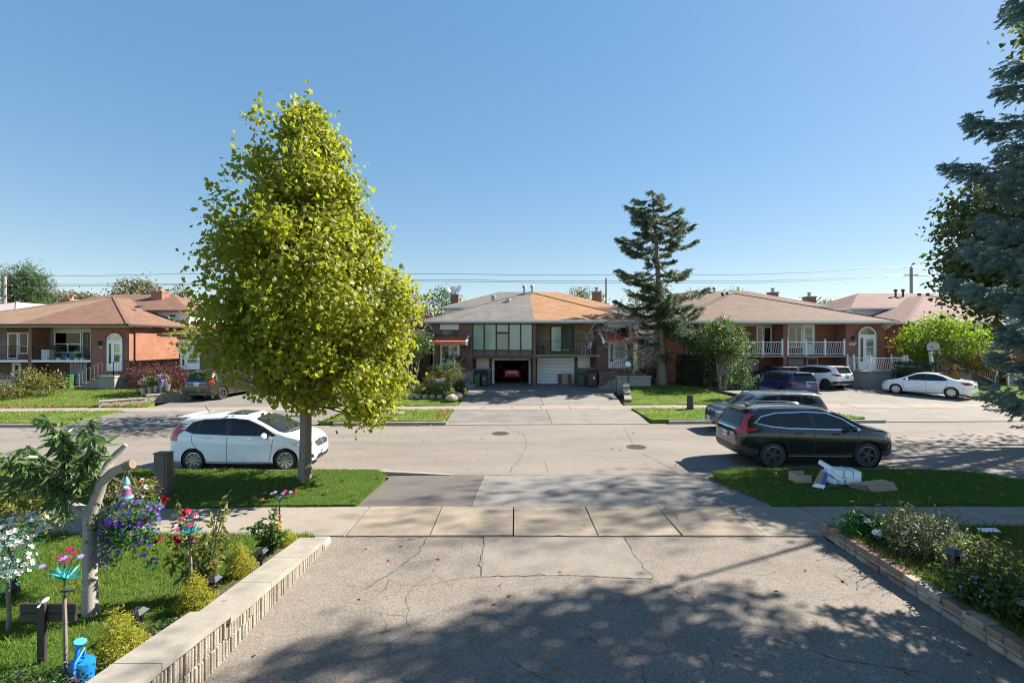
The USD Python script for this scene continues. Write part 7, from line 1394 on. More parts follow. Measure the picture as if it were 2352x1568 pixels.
# low block walls
def block_wall(name, label, p0, p1, courses, bl, bh, d, mat, capm, zfun, cap=True):
    p0, p1 = np.array(p0, float), np.array(p1, float); L = np.linalg.norm(p1 - p0); e = (p1 - p0) / L; a = math.atan2(e[1], e[0]); t = thing(name, label, 'wall', (*((p0 + p1) / 2), 0)); R = rotz(a); n = int(L / bl)
    for k in range(n):
        nc = courses(k / max(1, n - 1))
        for c in range(nc):
            q = p0 + e * ((k + .5 + (.25 if c % 2 else -.0)) * bl); z = zfun(*q) + c * bh
            part(t, 'block', MB().obox((q[0], q[1], z + bh / 2), (bl / 2 - .006, d / 2 - .01 + rng.uniform(0, .012), bh / 2 - .004), R, .015), mat)
        if cap:
            q = p0 + e * ((k + .5) * bl); z = zfun(*q) + nc * bh; part(t, 'cap_stone', MB().obox((q[0], q[1], z + .045), (bl / 2 - .003, d / 2 + .03, .045), R, .01), capm)
    return t
block_wall('retaining_wall', 'grey split-block retaining wall stepping up beside the sloping lawn', (-21.6, 25.0), (-18.9, 28.0), lambda q: 2 + int(q * 2.2), .40, .15, .25, 'split_stone', 'concrete_grey', lambda x, y: -.02)
block_wall('retaining_wall', 'low stepped concrete-block wall edging the bright lawn by the globe lamp', (6.45, 26.6), (7.5, 31.6), lambda q: 1 + int(q * 2.9), .42, .16, .35, 'step_stone', 'concrete_grey', lambda x, y: float(zf_far(x, y)) - .02, True)
block_wall('garden_edging', 'low concrete edging beside the far lawn and the white sedan', (27.2, 27.2), (28.4, 31.4), lambda q: 1, .6, .14, .2, 'concrete_grey', 'concrete_grey', lambda x, y: float(zf_far(x, y)) - .02, False)
# bins
def bin_cart(name, label, x, y, z, w, d, h, mat, lid, cat='bin', face=True):
    t = thing(name, label, cat, (x, y, z)); v, f = MB().box(-w / 2, w / 2, -d / 2, d / 2, 0, h, bev=.03).get(); v = v.copy(); k = .8 + .2 * v[:, 2] / h; v[:, 0] *= k; v[:, 1] *= k
    part(t, 'bin_body', (v + [x, y, z + .03], f), mat, smooth=35); part(t, 'lid', MB().box(x - w / 2 - .02, x + w / 2 + .02, y - d / 2 - .03, y + d / 2, z + h + .03, z + h + .1, bev=.025), lid)
    part(t, 'handle', MB().bar((x - w / 2 + .05, y + d / 2 + .03, z + h + .02), (x + w / 2 - .05, y + d / 2 + .03, z + h + .02), .03), lid)
    for s in (-1, 1): part(t, 'wheel', MB().tube([(x + s * (w / 2 - .06), y + d / 2 - .04, z + .09), (x + s * (w / 2 - .01), y + d / 2 - .04, z + .09)], .09, 12), 'rubber')
    if face: part(t, 'panel', MB().box(x - w * .28, x + w * .28, y - d / 2 - .012, y - d / 2 + .03, z + h * .55, z + h * .75), mat)
    return t
bz = .24
q = cu(957, 840, 34.2); bin_cart('green_bin', 'bright green organics bin next to the concrete steps', q[0], 34.35, bz, .46, .5, .78, 'plastic_green', 'plastic_green')
q = cu(1011, 840, 34.2); bin_cart('recycling_cart', 'dark brown waste cart to the side of the open garage', q[0], 34.35, bz, .44, .5, .82, 'plastic_brown', 'plastic_black'); part('/World/recycling_cart', 'label', MB().box(q[0] - .06, q[0] + .06, 34.08, 34.09, bz + .5, bz + .58), 'plate_white')
q = cu(985, 790, 35); bin_cart('storage_bin', 'black bin behind the green organics bin', q[0], 34.95, bz, .9, .4, .95, 'plastic_black', 'plastic_black', face=False)
q = cu(1727, 840, 34.4); bin_cart('green_bin', 'dark green organics bin beside the white garage door', q[0], 34.5, bz, .44, .5, .85, 'plastic_green_dark', 'plastic_green_dark')
q = cu(1800, 840, 34.0); bin_cart('garbage_cart', 'tall black garbage cart with a white emblem by the stone stairs', q[0] + .05, 34.1, bz, .68, .7, 1.02, 'plastic_brown', 'plastic_black', face=False)
t = '/World/garbage_cart'; part(t, 'emblem', MB().box(q[0] + .07, q[0] + .23, 33.735, 33.745, bz + .55, bz + .58).box(q[0] + .08, q[0] + .13, 33.735, 33.745, bz + .6, bz + .78).box(q[0] + .14, q[0] + .2, 33.735, 33.745, bz + .6, bz + .7), 'plastic_white')
q = cu(1605, 840, 36.0)
t = thing('cardboard', 'flattened brown cardboard boxes leaning on the white garage door', 'cardboard', (q[0], 36.0, .24))
part(t, 'sheet', MB().obox((q[0] - .05, 36.02, .62), (.48, .012, .38), rotx(-.15)), 'cardboard_dark'); part(t, 'sheet', MB().obox((q[0] - .02, 35.93, .66), (.22, .03, .42), rotx(-.12)), 'cardboard'); part(t, 'sheet', MB().obox((q[0] + .35, 35.95, .6), (.13, .012, .36), rotx(-.15)), 'cardboard_dark')
bin_cart('green_bin', 'green bin at the foot of the yellowing shrub below the balcony', lx(612, 31.8), 31.8, .3, .5, .5, .85, 'plastic_green', 'plastic_green')
bin_cart('garbage_cart', 'black cart beside the stucco porch of house 247', 23.9, 34.6, .25, .6, .6, .95, 'plastic_black', 'plastic_black', face=False)
# chairs on the balcony
def chair(label, x, y, z, mat, rz, kind):
    t = thing('chair', label, 'chair', (x, y, z), rz); L = lambda mb: mb
    for sx_ in (-.23, .23):
        for sy_ in (-.22, .22): part(t, 'leg', MB().bar((sx_ * 1.1, sy_ * 1.1, 0), (sx_, sy_, .42), .04), mat, local=True)
        part(t, 'armrest', MB().tube([(sx_ * 1.1, -.22, .42), (sx_ * 1.15, -.22, .64), (sx_ * 1.15, .24, .66)], .022, 6), mat, local=True)
    part(t, 'seat', MB().box(-.25, .25, -.24, .24, .42, .45, bev=.012), mat, local=True)
    for k in range(6): part(t, 'back_slat', MB().obox((-.2 + .08 * k, .29, .68 + (.06 if 0 < k < 5 else 0)), (.026, .008, .26 if 0 < k < 5 else .2), rotx(-.2)), mat, local=True)
    part(t, 'back_rim', MB().tube([(-.25, .24, .45), (-.25, .33, .8), (-.15, .36, .95), (.15, .36, .95), (.25, .33, .8), (.25, .24, .45)], .02, 6), mat, local=True)
chair('white plastic chair on the stone-faced balcony', cx(1762, 35.6), 35.6, cz(648), 'plastic_white', -1.2, 0); chair('dark slatted chair at the brick pier end of the balcony', cx(1425, 35.7), 35.7, cz(648), 'iron', 1.4, 0)
# balcony clutter on the arched-door house
def tubbox(name, label, cat, x, y, z, w, d, h, mat, fl=.85):
    v, f = MB().box(-w / 2, w / 2, -d / 2, d / 2, 0, h, bev=.015).get(); v = v.copy(); k = fl + (1 - fl) * v[:, 2] / h; v[:, 0] *= k; v[:, 1] *= k
    t = thing(name, label, cat, (x, y, z)); part(t, 'tub', (v + [x, y, z], f), mat); part(t, 'rim', MB().box(x - w / 2 - .015, x + w / 2 + .015, y - d / 2 - .015, y + d / 2 + .015, z + h, z + h + .02), mat); return t
zb_ = lz(1058)
t = thing('cabinet', 'pale slatted storage cabinet on the cluttered balcony', 'cabinet', (lx(362), 33.5, zb_)); c_ = lx(362)
for k in range(5): part(t, 'slat', MB().box(c_ - .25 + .1 * k, c_ - .16 + .1 * k, 33.28, 33.3, zb_, zb_ + .68), 'white_trim')
part(t, 'carcass', MB().box(c_ - .26, c_ + .26, 33.31, 33.7, zb_, zb_ + .68).box(c_ - .29, c_ + .29, 33.27, 33.72, zb_ + .68, zb_ + .72), 'white_trim')
t = thing('barbecue', 'dark barbecue with a shelf on the balcony', 'barbecue', (lx(410), 33.6, zb_)); c_ = lx(410)
part(t, 'hood', MB().box(c_ - .25, c_ + .25, 33.4, 33.8, zb_ + .75, zb_ + 1.0, bev=.08), 'black_trim'); part(t, 'shelf', MB().box(c_ - .35, c_ + .5, 33.4, 33.8, zb_ + .70, zb_ + .74), 'metal_dark')
for sx_ in (-.3, .45): part(t, 'leg', MB().box(c_ + sx_ - .02, c_ + sx_ + .02, 33.45, 33.5, zb_, zb_ + .7), 'black_trim')
tubbox('storage_tub', 'bright blue tub on the balcony under the large window', 'tub', lx(538), 33.4, zb_, .36, .3, .36, 'crate_blue'); tubbox('storage_tub', 'green tarpaulin-covered tub among the flower boxes', 'tub', lx(615), 33.4, zb_ + .2, .5, .35, .25, 'tarp_green', 1.0)
for k, (u, w) in enumerate(((395, .3), (502, .3), (590, .26), (660, .3), (712, .26))): tubbox('planter', ['white planter by the slatted cabinet', 'white planter left of the blue tub', 'white pot below the green tarpaulin', 'white planter before the balcony door', 'white planter nearest the arched-door wall'][k].replace('left of', 'next to'), 'planter', lx(u), 33.15, zb_ + .005, w, .2, .13, 'plastic_white', .75)
# discarded boxes on the verge
BXp = gpt(1945, 1105, .05); x0, y0 = BXp[0], 11.75; zz = .05
def obj_box(name, label, cat, c, h, R, mat, bev=.006): t = thing(name, label, cat, c); part(t, 'carton', MB().obox(c, h, R, bev), mat); return t
def bp(u, v, z, y=None): y = y or FOC * (CAMH - z) / (v - 784); return np.array([X(u, y), y, z])
px = 1 / 98.0
t = obj_box('foam_box', 'lowest white foam box of the discarded pile on the verge', 'box', (7.95, 11.55, .13), (.34, .2, .075), rotz(-.05), 'foam_white'); part(t, 'twine', MB().box(7.9, 7.906, 11.34, 11.36, .06, .2), 'metal_grey')
t = obj_box('foam_box', 'white foam box lying on the lowest one in the pile', 'box', (8.0, 11.6, .29), (.32, .2, .08), rotz(-.03) @ roty(.06), 'foam_white')
for dx in (-.1, .12): part(t, 'twine', MB().box(8.0 + dx, 8.006 + dx, 11.385, 11.81, .19, .385), 'metal_grey')
obj_box('foam_box', 'white foam slab leaning on the side of the pile', 'box', (7.6, 11.5, .2), (.17, .16, .05), rotz(-.5) @ roty(.55), 'foam_white'); obj_box('foam_box', 'second white foam slab tilted against the pile', 'box', (7.73, 11.45, .25), (.16, .14, .045), rotz(-.4) @ roty(.62), 'foam_white')
obj_box('foam_box', 'white foam piece sticking up from the top of the pile', 'box', (7.66, 11.72, .43), (.14, .08, .045), rotz(-.5) @ roty(.5), 'foam_white')
def flap(poly, z): return slab([(a, b, z + c) for a, b, c in poly], .012)
t = thing('cardboard_box', 'long brown cardboard carton lying open on the grass at the front of the pile', 'box', (8.35, 11.1, .05)); part(t, 'top_panel', flap([(7.85, 11.12, .12), (8.75, 11.28, .16), (8.82, 11.08, .13), (8.1, 10.98, .1)], .05), 'cardboard'); part(t, 'front_panel', flap([(8.1, 10.975, .15), (8.82, 11.075, .18), (8.86, 10.98, .02), (8.15, 10.85, .01)], .03), 'cardboard'); part(t, 'flap', flap([(7.8, 11.1, .1), (7.86, 11.115, .165), (8.095, 10.975, .15), (8.12, 10.85, .02), (7.98, 10.92, .04)], .0), 'cardboard_dark')
t = thing('cardboard_box', 'printed cardboard carton leaning like a tent at the end of the pile', 'box', (7.22, 11.3, .05)); part(t, 'panel', flap([(6.98, 11.15, .05), (7.35, 11.42, .34), (7.42, 11.36, .33), (7.1, 11.05, .03)], .04), 'cardboard'); part(t, 'printed_panel', flap([(7.1, 11.045, .035), (7.425, 11.355, .335), (7.45, 11.3, .27), (7.16, 11.0, .02)], .04), 'print_blue'); part(t, 'end_flap', flap([(6.98, 11.14, .05), (7.16, 11.0, .02), (7.22, 11.03, .09), (7.05, 11.12, .12)], .045), 'foam_white')
t = thing('cardboard_box', 'small open cardboard carton behind the printed one', 'box', (7.0, 11.65, .05)); part(t, 'side', MB().box(6.82, 7.2, 11.5, 11.515, .05, .24).box(6.82, 7.2, 11.8, 11.815, .05, .26).box(6.82, 6.835, 11.516, 11.799, .05, .25), 'cardboard'); part(t, 'base', MB().box(6.84, 7.2, 11.52, 11.795, .05, .06), 'cardboard_dark')
single('black_sheet', slab([(7.2, 11.1, .085), (7.75, 11.1, .085), (7.72, 11.3, .087), (7.25, 11.32, .087)], .012), 'plastic_black', 'black sheet lying in front of the foam boxes', 'sheet'); single('flyer', slab([(X(2245, 8.05), 8.0, .285), (X(2290, 8.05), 7.98, .285), (X(2292, 8.1), 8.14, .285), (X(2250, 8.1), 8.15, .285)], .006), 'plate_white', 'crumpled white plastic flyer lying on the raised lawn', 'flyer')
# basketball hoop
hx_, hy_ = X(2146, 32.6), 32.6; t = thing('basketball_hoop', 'weathered basketball backboard on a leaning post behind the white sedan', 'basketball hoop', (hx_, hy_, .3)); part(t, 'post', MB().bar((hx_, hy_, .2), (hx_ - .35, hy_ - .1, Z(806, 32.5)), .16), 'white_trim')
zc_ = Z(795, 32.4); cxb = hx_ - .38; poly = [(cxb - .4, zc_ - .28), (cxb + .34, zc_ - .28), (cxb + .44, zc_ - .05)] + [(cxb + .44 * math.cos(a), zc_ + .34 * math.sin(a)) for a in np.linspace(.1, 3.04, 12)] + [(cxb - .44, zc_ - .05)]
part(t, 'backboard', prism_xz(poly, 32.24, 32.28), 'metal_grey'); part(t, 'backboard_rim', prism_xz(Polygon(poly).buffer(.05).exterior.coords[:-1], 32.285, 32.31), 'plastic_black'); part(t, 'hoop', MB().tube([(cxb + .23 * math.cos(a), 32.0 + .23 * math.sin(a), zc_ - .27) for a in np.linspace(0, 6.283, 17)], .012, 5), 'iron'); part(t, 'net', MB().tube([(cxb + .2 * math.cos(a), 32.0 + .2 * math.sin(a), zc_ - .27 - .02 * (k % 2) * 12) for k, a in enumerate(np.linspace(0, 6.283, 25))], .006, 3), 'white_trim')
gx_, gy_ = X(2186, 33.0), 32.8; t = thing('scarecrow', 'scarecrow decoration in an orange vest and straw hat by the white railing', 'scarecrow', (gx_, gy_, .35)); part(t, 'pole', MB().bar((gx_, gy_, .3), (gx_, gy_, 1.9), .04), 'pole_wood'); part(t, 'vest', lathe([(0, 0), (.2, 0), (.22, .3), (.18, .52), (.07, .58), (0, .58)], 10).apply_translation([gx_, gy_, .95]), 'petal_orange'); part(t, 'trousers', MB().tube([(gx_ - .1, gy_, .4), (gx_ - .09, gy_, .95)], .09, 8).tube([(gx_ + .1, gy_, .4), (gx_ + .09, gy_, .95)], .09, 8), 'plastic_black'); part(t, 'head', trimesh.creation.icosphere(2, .13).apply_translation([gx_, gy_, 1.66]), 'cardboard', smooth=True); part(t, 'straw_hat', lathe([(.3, 0), (.3, .01), (.13, .03), (.11, .16), (0, .18)], 14).apply_translation([gx_, gy_, 1.74]), 'petal_yellow')
single('fence', MB().box(-8.6, -5.9, 33.6, 33.68, .2, 1.75).box(-7.0, -5.6, 32.4, 32.48, .2, 1.3), 'plastic_black', 'dark slatted gate between the low house and the brick entry', 'gate') if False else None
t = thing('gate', 'dark blue-grey slatted gate between the low house and the brick entry', 'gate', (-8.4, 33.2, .2)); 
for k in range(9): part(t, 'slat', MB().box(-9.5, -7.3, 33.16, 33.2, .25 + .16 * k, .25 + .16 * k + .14), 'paint_grey')
part(t, 'post', MB().box(-7.3, -7.22, 33.14, 33.22, .2, 1.75), 'white_trim'); part(t, 'frame', MB().box(-9.6, -7.3, 33.21, 33.25, .2, 1.72), 'plastic_black')
# porch pots, urn and hanging basket of the open-garage house
for k, (u, w, h, fl, lab) in enumerate(((730, .38, .3, 'leaf_green', 'black pot of leafy stems at the outer corner of the flowery porch'), (772, .34, .32, 'petal_orange', 'black pot with a tall orange and cream dahlia on the flowery porch'), (815, .36, .3, 'leaf_green', 'brown pot of greenery on the upper step'))):
    q = cu(u, 760, 33.95); z = 1.36 if k < 2 else 1.1; t = thing('flower_pot', lab, 'flower pot', (q[0], 33.95, z)); part(t, 'pot', lathe([(0, 0), (w * .36, 0), (w / 2, h), (w / 2 + .02, h), (w / 2 + .02, h + .03), (w / 2 - .02, h + .03), (0, h - .03)], 14).apply_translation([q[0], 33.95, z]), 'plastic_black' if k < 2 else 'plastic_brown', smooth=35)
    r = np.random.default_rng(300 + k); hgt = .55 if k == 2 else 1.15; c, o = in_blobs(r, [(0, 0, hgt * .45, .13, .13, hgt * .5)], 26); part(t, 'plant', leaf_cloud(r, c + [q[0], 33.95, z + h], o, 7, .05, .1, QLEAF), 'leaf_green', kind='stuff')
    if k == 1:
        c = np.array([[-.05, 0, 1.2], [.05, 0, 1.02], [.2, 0, 1.05], [.25, 0, .9], [-.1, 0, .85], [.15, 0, .75], [.22, 0, .65], [.1, 0, .6]]) + [q[0], 33.9, z + h - .05]
        for j, p in enumerate(c): part(t, 'bloom', scatter(*FLOWER, p[None], frames(np.array([[0, -1, .4]])), .17), 'petal_orange' if j in (0, 1, 4) else 'petal_white')
    else: part(t, 'stake', MB().bar((q[0], 33.95, z), (q[0] + .03, 33.95, z + 1.3), .015), 'plastic_green_dark')
q = cu(838, 690, 33.9); t = thing('hanging_basket', 'hanging basket of red and white flowers at the porch awning', 'hanging basket', q); r = np.random.default_rng(310); part(t, 'basket', lathe([(0, 0), (.1, .02), (.2, .15), (.22, .2), (0, .19)], 12).apply_translation(q - [0, 0, .2]), 'terracotta'); part(t, 'chain', MB().bar(q, q + [0, .1, 1.0], .012), 'iron')
c, o = in_blobs(r, [(0, 0, .08, .36, .3, .2), (.2, 0, -.25, .15, .15, .3)], 50); part(t, 'foliage', leaf_cloud(r, c + q, o, 8, .05, .11, QLEAF), 'leaf_autumn', kind='stuff'); c, o = in_blobs(r, [(0, -.1, .18, .3, .25, .12)], 26, 1); part(t, 'flowers', leaf_cloud(r, c + q, o, 1, .02, .14, FLOWER), 'petal_red'); c, o = in_blobs(r, [(-.1, -.1, .12, .36, .25, .12)], 16, 1); part(t, 'white_flowers', leaf_cloud(r, c + q, o, 1, .02, .12, FLOWER), 'petal_white')
q = cu(690, 1000, 29.2); ux, uy = q[0], 29.2; t = thing('urn', 'white pedestal urn planted with dry grass at the driveway edge', 'urn', (ux, uy, .2)); part(t, 'pedestal', MB().box(ux - .2, ux + .2, uy - .2, uy + .2, .1, .55), 'cardboard'); part(t, 'bowl', lathe([(0, 0), (.17, 0), (.17, .05), (.06, .12), (.07, .25), (.2, .38), (.31, .6), (.36, .66), (.30, .67), (0, .6)], 18).apply_translation([ux, uy, .55]), 'plastic_white', smooth=35); r = np.random.default_rng(311); c, o = in_blobs(r, [(0, 0, .18, .3, .28, .2)], 40); part(t, 'plant', leaf_cloud(r, c + [ux, uy, 1.2], o, 9, .05, .12, QLEAF), 'leaf_orange', kind='stuff')
# utility poles and wires
t = thing('utility_pole', 'tall bare utility pole above the rose-coloured roof', 'utility pole', (X(2093, 60), 60, -.1)); ux = X(2093, 60); part(t, 'pole', MB().cyl(ux, 60, -.2, Z(615, 60), .2, .16, 10), 'pole_wood'); part(t, 'crossarm', MB().bar((ux - .9, 60, Z(632, 60)), (ux + .9, 60, Z(632, 60)), .12), 'pole_wood'); part(t, 'insulator', MB().cyl(ux, 60, Z(615, 60), Z(611, 60), .07, n=8), 'metal_grey')
t = thing('utility_pole', 'thin utility pole beside the chimney of the tan roof', 'utility pole', (X(1392, 60), 60, -.1)); ux = X(1392, 60); part(t, 'pole', MB().cyl(ux, 60, -.2, Z(640, 60), .14, .11, 8), 'pole_wood'); part(t, 'insulator', MB().cyl(ux, 60, Z(640, 60), Z(636, 60), .05, n=8), 'metal_grey')
t = thing('utility_pole', 'utility pole with crossarms in front of the spreading pine', 'utility pole', (X(11, 52), 52, -.1)); ux = X(11, 52); part(t, 'pole', MB().cyl(ux, 52, -.2, Z(634, 52), .2, .16, 10), 'pole_wood'); part(t, 'crossarm', MB().bar((ux - .8, 52, Z(655, 52)), (ux + .8, 52, Z(655, 52)), .1).bar((ux - .8, 52, Z(678, 52)), (ux + .8, 52, Z(678, 52)), .1), 'pole_wood')
for k, (lab, pts) in enumerate((('topmost power line strung behind the houses', [(-60, 632), (105, 634.5), (430, 629), (760, 627), (1000, 629), (1300, 631.5), (1600, 632), (1850, 626), (2093, 611.5), (2200, 619), (2420, 630)]), ('middle power line strung behind the houses', [(-60, 651), (200, 653), (430, 651), (700, 645), (940, 642), (1300, 645.5), (1700, 645), (1900, 640), (2087, 631), (2200, 637), (2420, 647)]), ('lowest power line strung behind the houses', [(-60, 655), (200, 656.5), (430, 654.5), (700, 649), (940, 646), (1300, 649), (1700, 649), (1900, 643.5), (2099, 632.5), (2200, 641), (2420, 650)]))):
    P_ = np.array(pts, float); us = np.linspace(-60, 2420, 60); vs_ = PchipInterpolator(P_[:, 0], P_[:, 1])(us); single('power_line', tube(np.column_stack([X(us, 60), np.full(60, 60.0), Z(vs_, 60)]), .024, 4, False), 'iron', lab, 'power line')

# ------------------------------------------------------------------ near garden: wall, beds, ornaments
t = thing('garden_wall', 'ribbed split-stone garden wall with a stepped concrete cap along the driveway', 'wall', (-3.3, 5.2, 0))
zseg = lambda y, hi: (np.interp(y, [2.5, 4.2, 5.25], [.74, .62, .50]) if hi else np.interp(y, [5.25, 5.9, 7.95], [.43, .38, .20]))
for hi, ys in ((True, [2.2, 3.2, 4.22, 5.24]), (False, [5.25, 6.15, 7.05, 7.95])):
    for a, b in zip(ys[:-1], ys[1:]):
        za, zb2 = float(zseg(a, hi)), float(zseg(b, hi)); part(t, 'cap_stone', slab([(-3.52, a + .004, za), (-3.085, a + .004, za), (-3.085, b - .004, zb2), (-3.52, b - .004, zb2)], .075), 'wall_cap')
        n = 4 if hi else 3
        for k in range(5):
            ya, yb = a + (b - a) * k / 5, a + (b - a) * (k + 1) / 5; zt = min(float(zseg(ya, hi)), float(zseg(yb, hi))) - .078
            if zt < .06: continue
            nc = 2 if zt > .3 else 1
            for c in range(nc):
                z0, z1 = zt * c / nc - (.05 if c == 0 else 0), zt * (c + 1) / nc - .006; mb = MB()
                # vertical ribs broken out of the face
                nr = 4
                for q in range(nr):
                    y0_, y1_ = ya + (yb - ya) * (q + .12) / nr, ya + (yb - ya) * (q + .82) / nr; mb.box(-3.2, -3.125 + rng.uniform(-.012, .006), y0_ + rng.uniform(-.006, .006), y1_ + rng.uniform(-.006, .006), z0, z1 - rng.uniform(0, .012), bev=.008)
                mb.box(-3.45, -3.152, ya + .003, yb - .003, z0, z1); part(t, 'block', mb, 'split_stone')
part(t, 'end_stone', MB().box(-3.42, -3.12, 7.96, 8.3, -.05, .09, bev=.03), 'wall_cap')
# brick-edged bed on the other side: bricks and stone lumps one by one
t = thing('bed_edging', 'low mortared brick and stone edging along the flower bed', 'wall', (5.5, 5.5, 0)); r = np.random.default_rng(400)
yy = 8.62
while yy > 1.9:
    L = r.uniform(.19, .30); m_ = 'paver_red' if (yy > 7.0 or r.random() < .35) else ('paver_buff' if r.random() < .6 else 'paver_grey')
    xo = 5.55 - .16 * (8.6 - yy) / 3.7 if yy > 4.9 else 5.39; part(t, 'brick', MB().obox((xo + .1, yy - L / 2, .165 + r.uniform(-.01, .012)), (.105 + r.uniform(-.01, .015), L / 2 - .008, .042), rotz(r.normal(0, .03)) @ roty(r.normal(0, .03)), .012), m_)
    for c, (z0, z1) in enumerate(((-.03, .052), (.06, .118))):
        o = r.uniform(-.06, .06); part(t, 'stone', MB().obox((xo + .1, yy - L / 2 + o * .4, (z0 + z1) / 2), (.085 + r.uniform(-.012, .02), L / 2 - .006, (z1 - z0) / 2), rotz(r.normal(0, .03)), .014), 'paver_buff' if r.random() < .6 else ('paver_red' if yy > 6.8 else 'paver_grey'))
    yy -= L
part(t, 'mortar', MB().mesh(prism([(5.60, 8.58), (5.72, 8.58), (5.56, 4.9), (5.56, 1.9), (5.44, 1.9), (5.44, 4.9)], -.05, .125)), 'concrete_grey')
ground('flower_bed', 'dark soil of the planted bed behind the brick edging', 'flower bed', sheet([(5.6, 1.9), (6.9, 1.9), (6.75, 5.5), (6.3, 8.0), (5.75, 8.4), (5.63, 6)], lambda x, y: .185 + 0 * x, .5, .2), 'dirt')
def gp(u, v, z): y = FOC * (CAMH - z) / (v - 784); return X(u, y), y
shrub('lavender', 'large pale lavender clump with many upright seed stalks in the bed', (6.35, 7.3, .18), [(0, 0, .22, .5, .45, .22), (.1, .3, .3, .45, .3, .22)], 220, 16, .10, 'leaf_lavender', 401, cat='plant', spread=.08, proto=LONG, up=.9)
r = np.random.default_rng(402); mb = MB()
for k in range(110):
    b = np.array([6.3 + r.normal(0, .28), 7.35 + r.normal(0, .28), .35]); e = b + [r.normal(.08, .12), r.normal(0, .1), r.uniform(.25, .5)]; mb.tube([b, (b + e) / 2 + r.normal(0, .01, 3), e], [.004, .004, .003], 3, False); mb.tube([e, e + (e - b) * .14], [.009, .004], 4, False)
part('/World/lavender', 'seed_stalks', mb, 'leaf_lavender', kind='stuff')
shrub('grassy_plant', 'tuft of bright strappy leaves at the far end of the bed', (5.95, 8.15, .18), [(0, 0, .15, .3, .25, .16), (.3, -.2, .12, .3, .2, .14)], 70, 12, .16, 'leaf_bright', 403, cat='plant', spread=.07, proto=LONG, up=1.0)
shrub('hosta', 'pale green-white broad-leaved plant behind the lavender', (6.55, 7.9, .18), [(0, 0, .28, .35, .25, .15)], 34, 5, .17, 'leaf_olive', 404, cat='plant', spread=.06)
for k, (x, y, rx, ry, h, m_, lab) in enumerate(((6.35, 6.35, .5, .5, .36, 'leaf_dark', 'dark bushy plant with purple flowers beside the square solar lantern'), (6.25, 5.45, .55, .5, .34, 'leaf_green', 'coral-flowered bush in the middle of the brick-edged bed'), (6.35, 4.65, .65, .5, .34, 'leaf_dark', 'big dark bush with fading coral blooms at the frame edge'), (5.85, 5.9, .3, .4, .22, 'leaf_green', 'low green plant with violet heads leaning over the bricks'))):
    shrub('bush', lab, (x, y, .18), [(0, 0, h * .7, rx, ry, h), (rx * .4, ry * .4, h * .5, rx * .7, ry * .6, h * .7)], 150, 18, .06, m_, 410 + k, cat='bush', spread=.07, extra=[[('flowers', 16, .05, 'petal_lilac', FLOWER), ('roses', 3, .08, 'petal_magenta', FLOWER)], [('flowers', 60, .045, 'petal_orange', FLOWER)], [('flowers', 50, .045, 'petal_orange', FLOWER)], [('flowers', 22, .05, 'petal_lilac', FLOWER)]][k])
def solar_lantern(label, x, y, z, h=.42, s=1.0, group=None):
    t = thing('solar_lantern', label, 'solar lantern', (x, y, z)); w = .056 * s; z1 = z + h
    part(t, 'stake', MB().box(x - .012, x + .012, y - .012, y + .012, z - .05, z1), 'plastic_black'); part(t, 'tray', MB().box(x - w * .75, x + w * .75, y - w * .75, y + w * .75, z1, z1 + .012), 'plastic_black'); part(t, 'lens', MB().box(x - w * .5, x + w * .5, y - w * .5, y + w * .5, z1 + .014, z1 + .115 * s), 'pane_tint')
    for sx_ in (-1, 1):
        for sy_ in (-1, 1): part(t, 'strut', MB().bar((x + sx_ * w * .55, y + sy_ * w * .55, z1 + .012), (x + sx_ * w * .8, y + sy_ * w * .8, z1 + .12 * s), .009), 'plastic_black')
        part(t, 'cross_wire', MB().bar((x - w * .6, y + sx_ * w * .66, z1 + .02), (x + w * .75, y + sx_ * w * .72, z1 + .115 * s), .006).bar((x + w * .6, y + sx_ * w * .66, z1 + .02), (x - w * .75, y + sx_ * w * .72, z1 + .115 * s), .006), 'plastic_black')
    a, b = 1.35 * w, .62 * w; rf = MB().add(np.array([[x - a, y - a, z1 + .12 * s], [x + a, y - a, z1 + .12 * s], [x + a, y + a, z1 + .12 * s], [x - a, y + a, z1 + .12 * s], [x - b, y - b, z1 + .165 * s], [x + b, y - b, z1 + .165 * s], [x + b, y + b, z1 + .165 * s], [x - b, y + b, z1 + .165 * s]]), BOXF)
    part(t, 'roof', rf, 'metal_dark'); part(t, 'solar_panel', MB().box(x - b * .8, x + b * .8, y - b * .8, y + b * .8, z1 + .1652 * s, z1 + .171 * s), 'solar_black')
y = 5.15; solar_lantern('black solar lantern close to the biggest golden shrub', X(316, y), y, .26, .16); y = 5.9; solar_lantern('black solar lantern between the rose bush and the wall cap', X(490, y), y, .2, .2); y = 6.95; solar_lantern('black solar lantern farthest along the wall cap', X(600, y), y, .14, .14); solar_lantern('square black solar lantern rising out of the dark bushes', X(2193, 6.25), 6.25, .2, .34, 1.25)
for k, (u, v, y, lab) in enumerate(((1990, 1207, 8.1, 'solar stake light with a domed metal cap and clear jar'), (2015, 1235, 7.75, 'small white-capped solar stake light'))):
    x = X(u, y); zt = Z(v - 10, y); t = thing('solar_light', lab, 'solar light', (x, y, .18)); part(t, 'stake', MB().bar((x, y, .12), (x, y, zt - .12), .014), 'metal_grey'); part(t, 'jar', lathe([(.0, -.12), (.035, -.12), (.055, -.05), (.055, 0), (0, 0)], 14).apply_translation([x, y, zt]), 'pane'); part(t, 'cap', lathe([(.075, 0), (.07, .03), (.04, .055), (0, .06)], 16).apply_translation([x, y, zt]), 'chrome' if k == 0 else 'plastic_white', smooth=True)
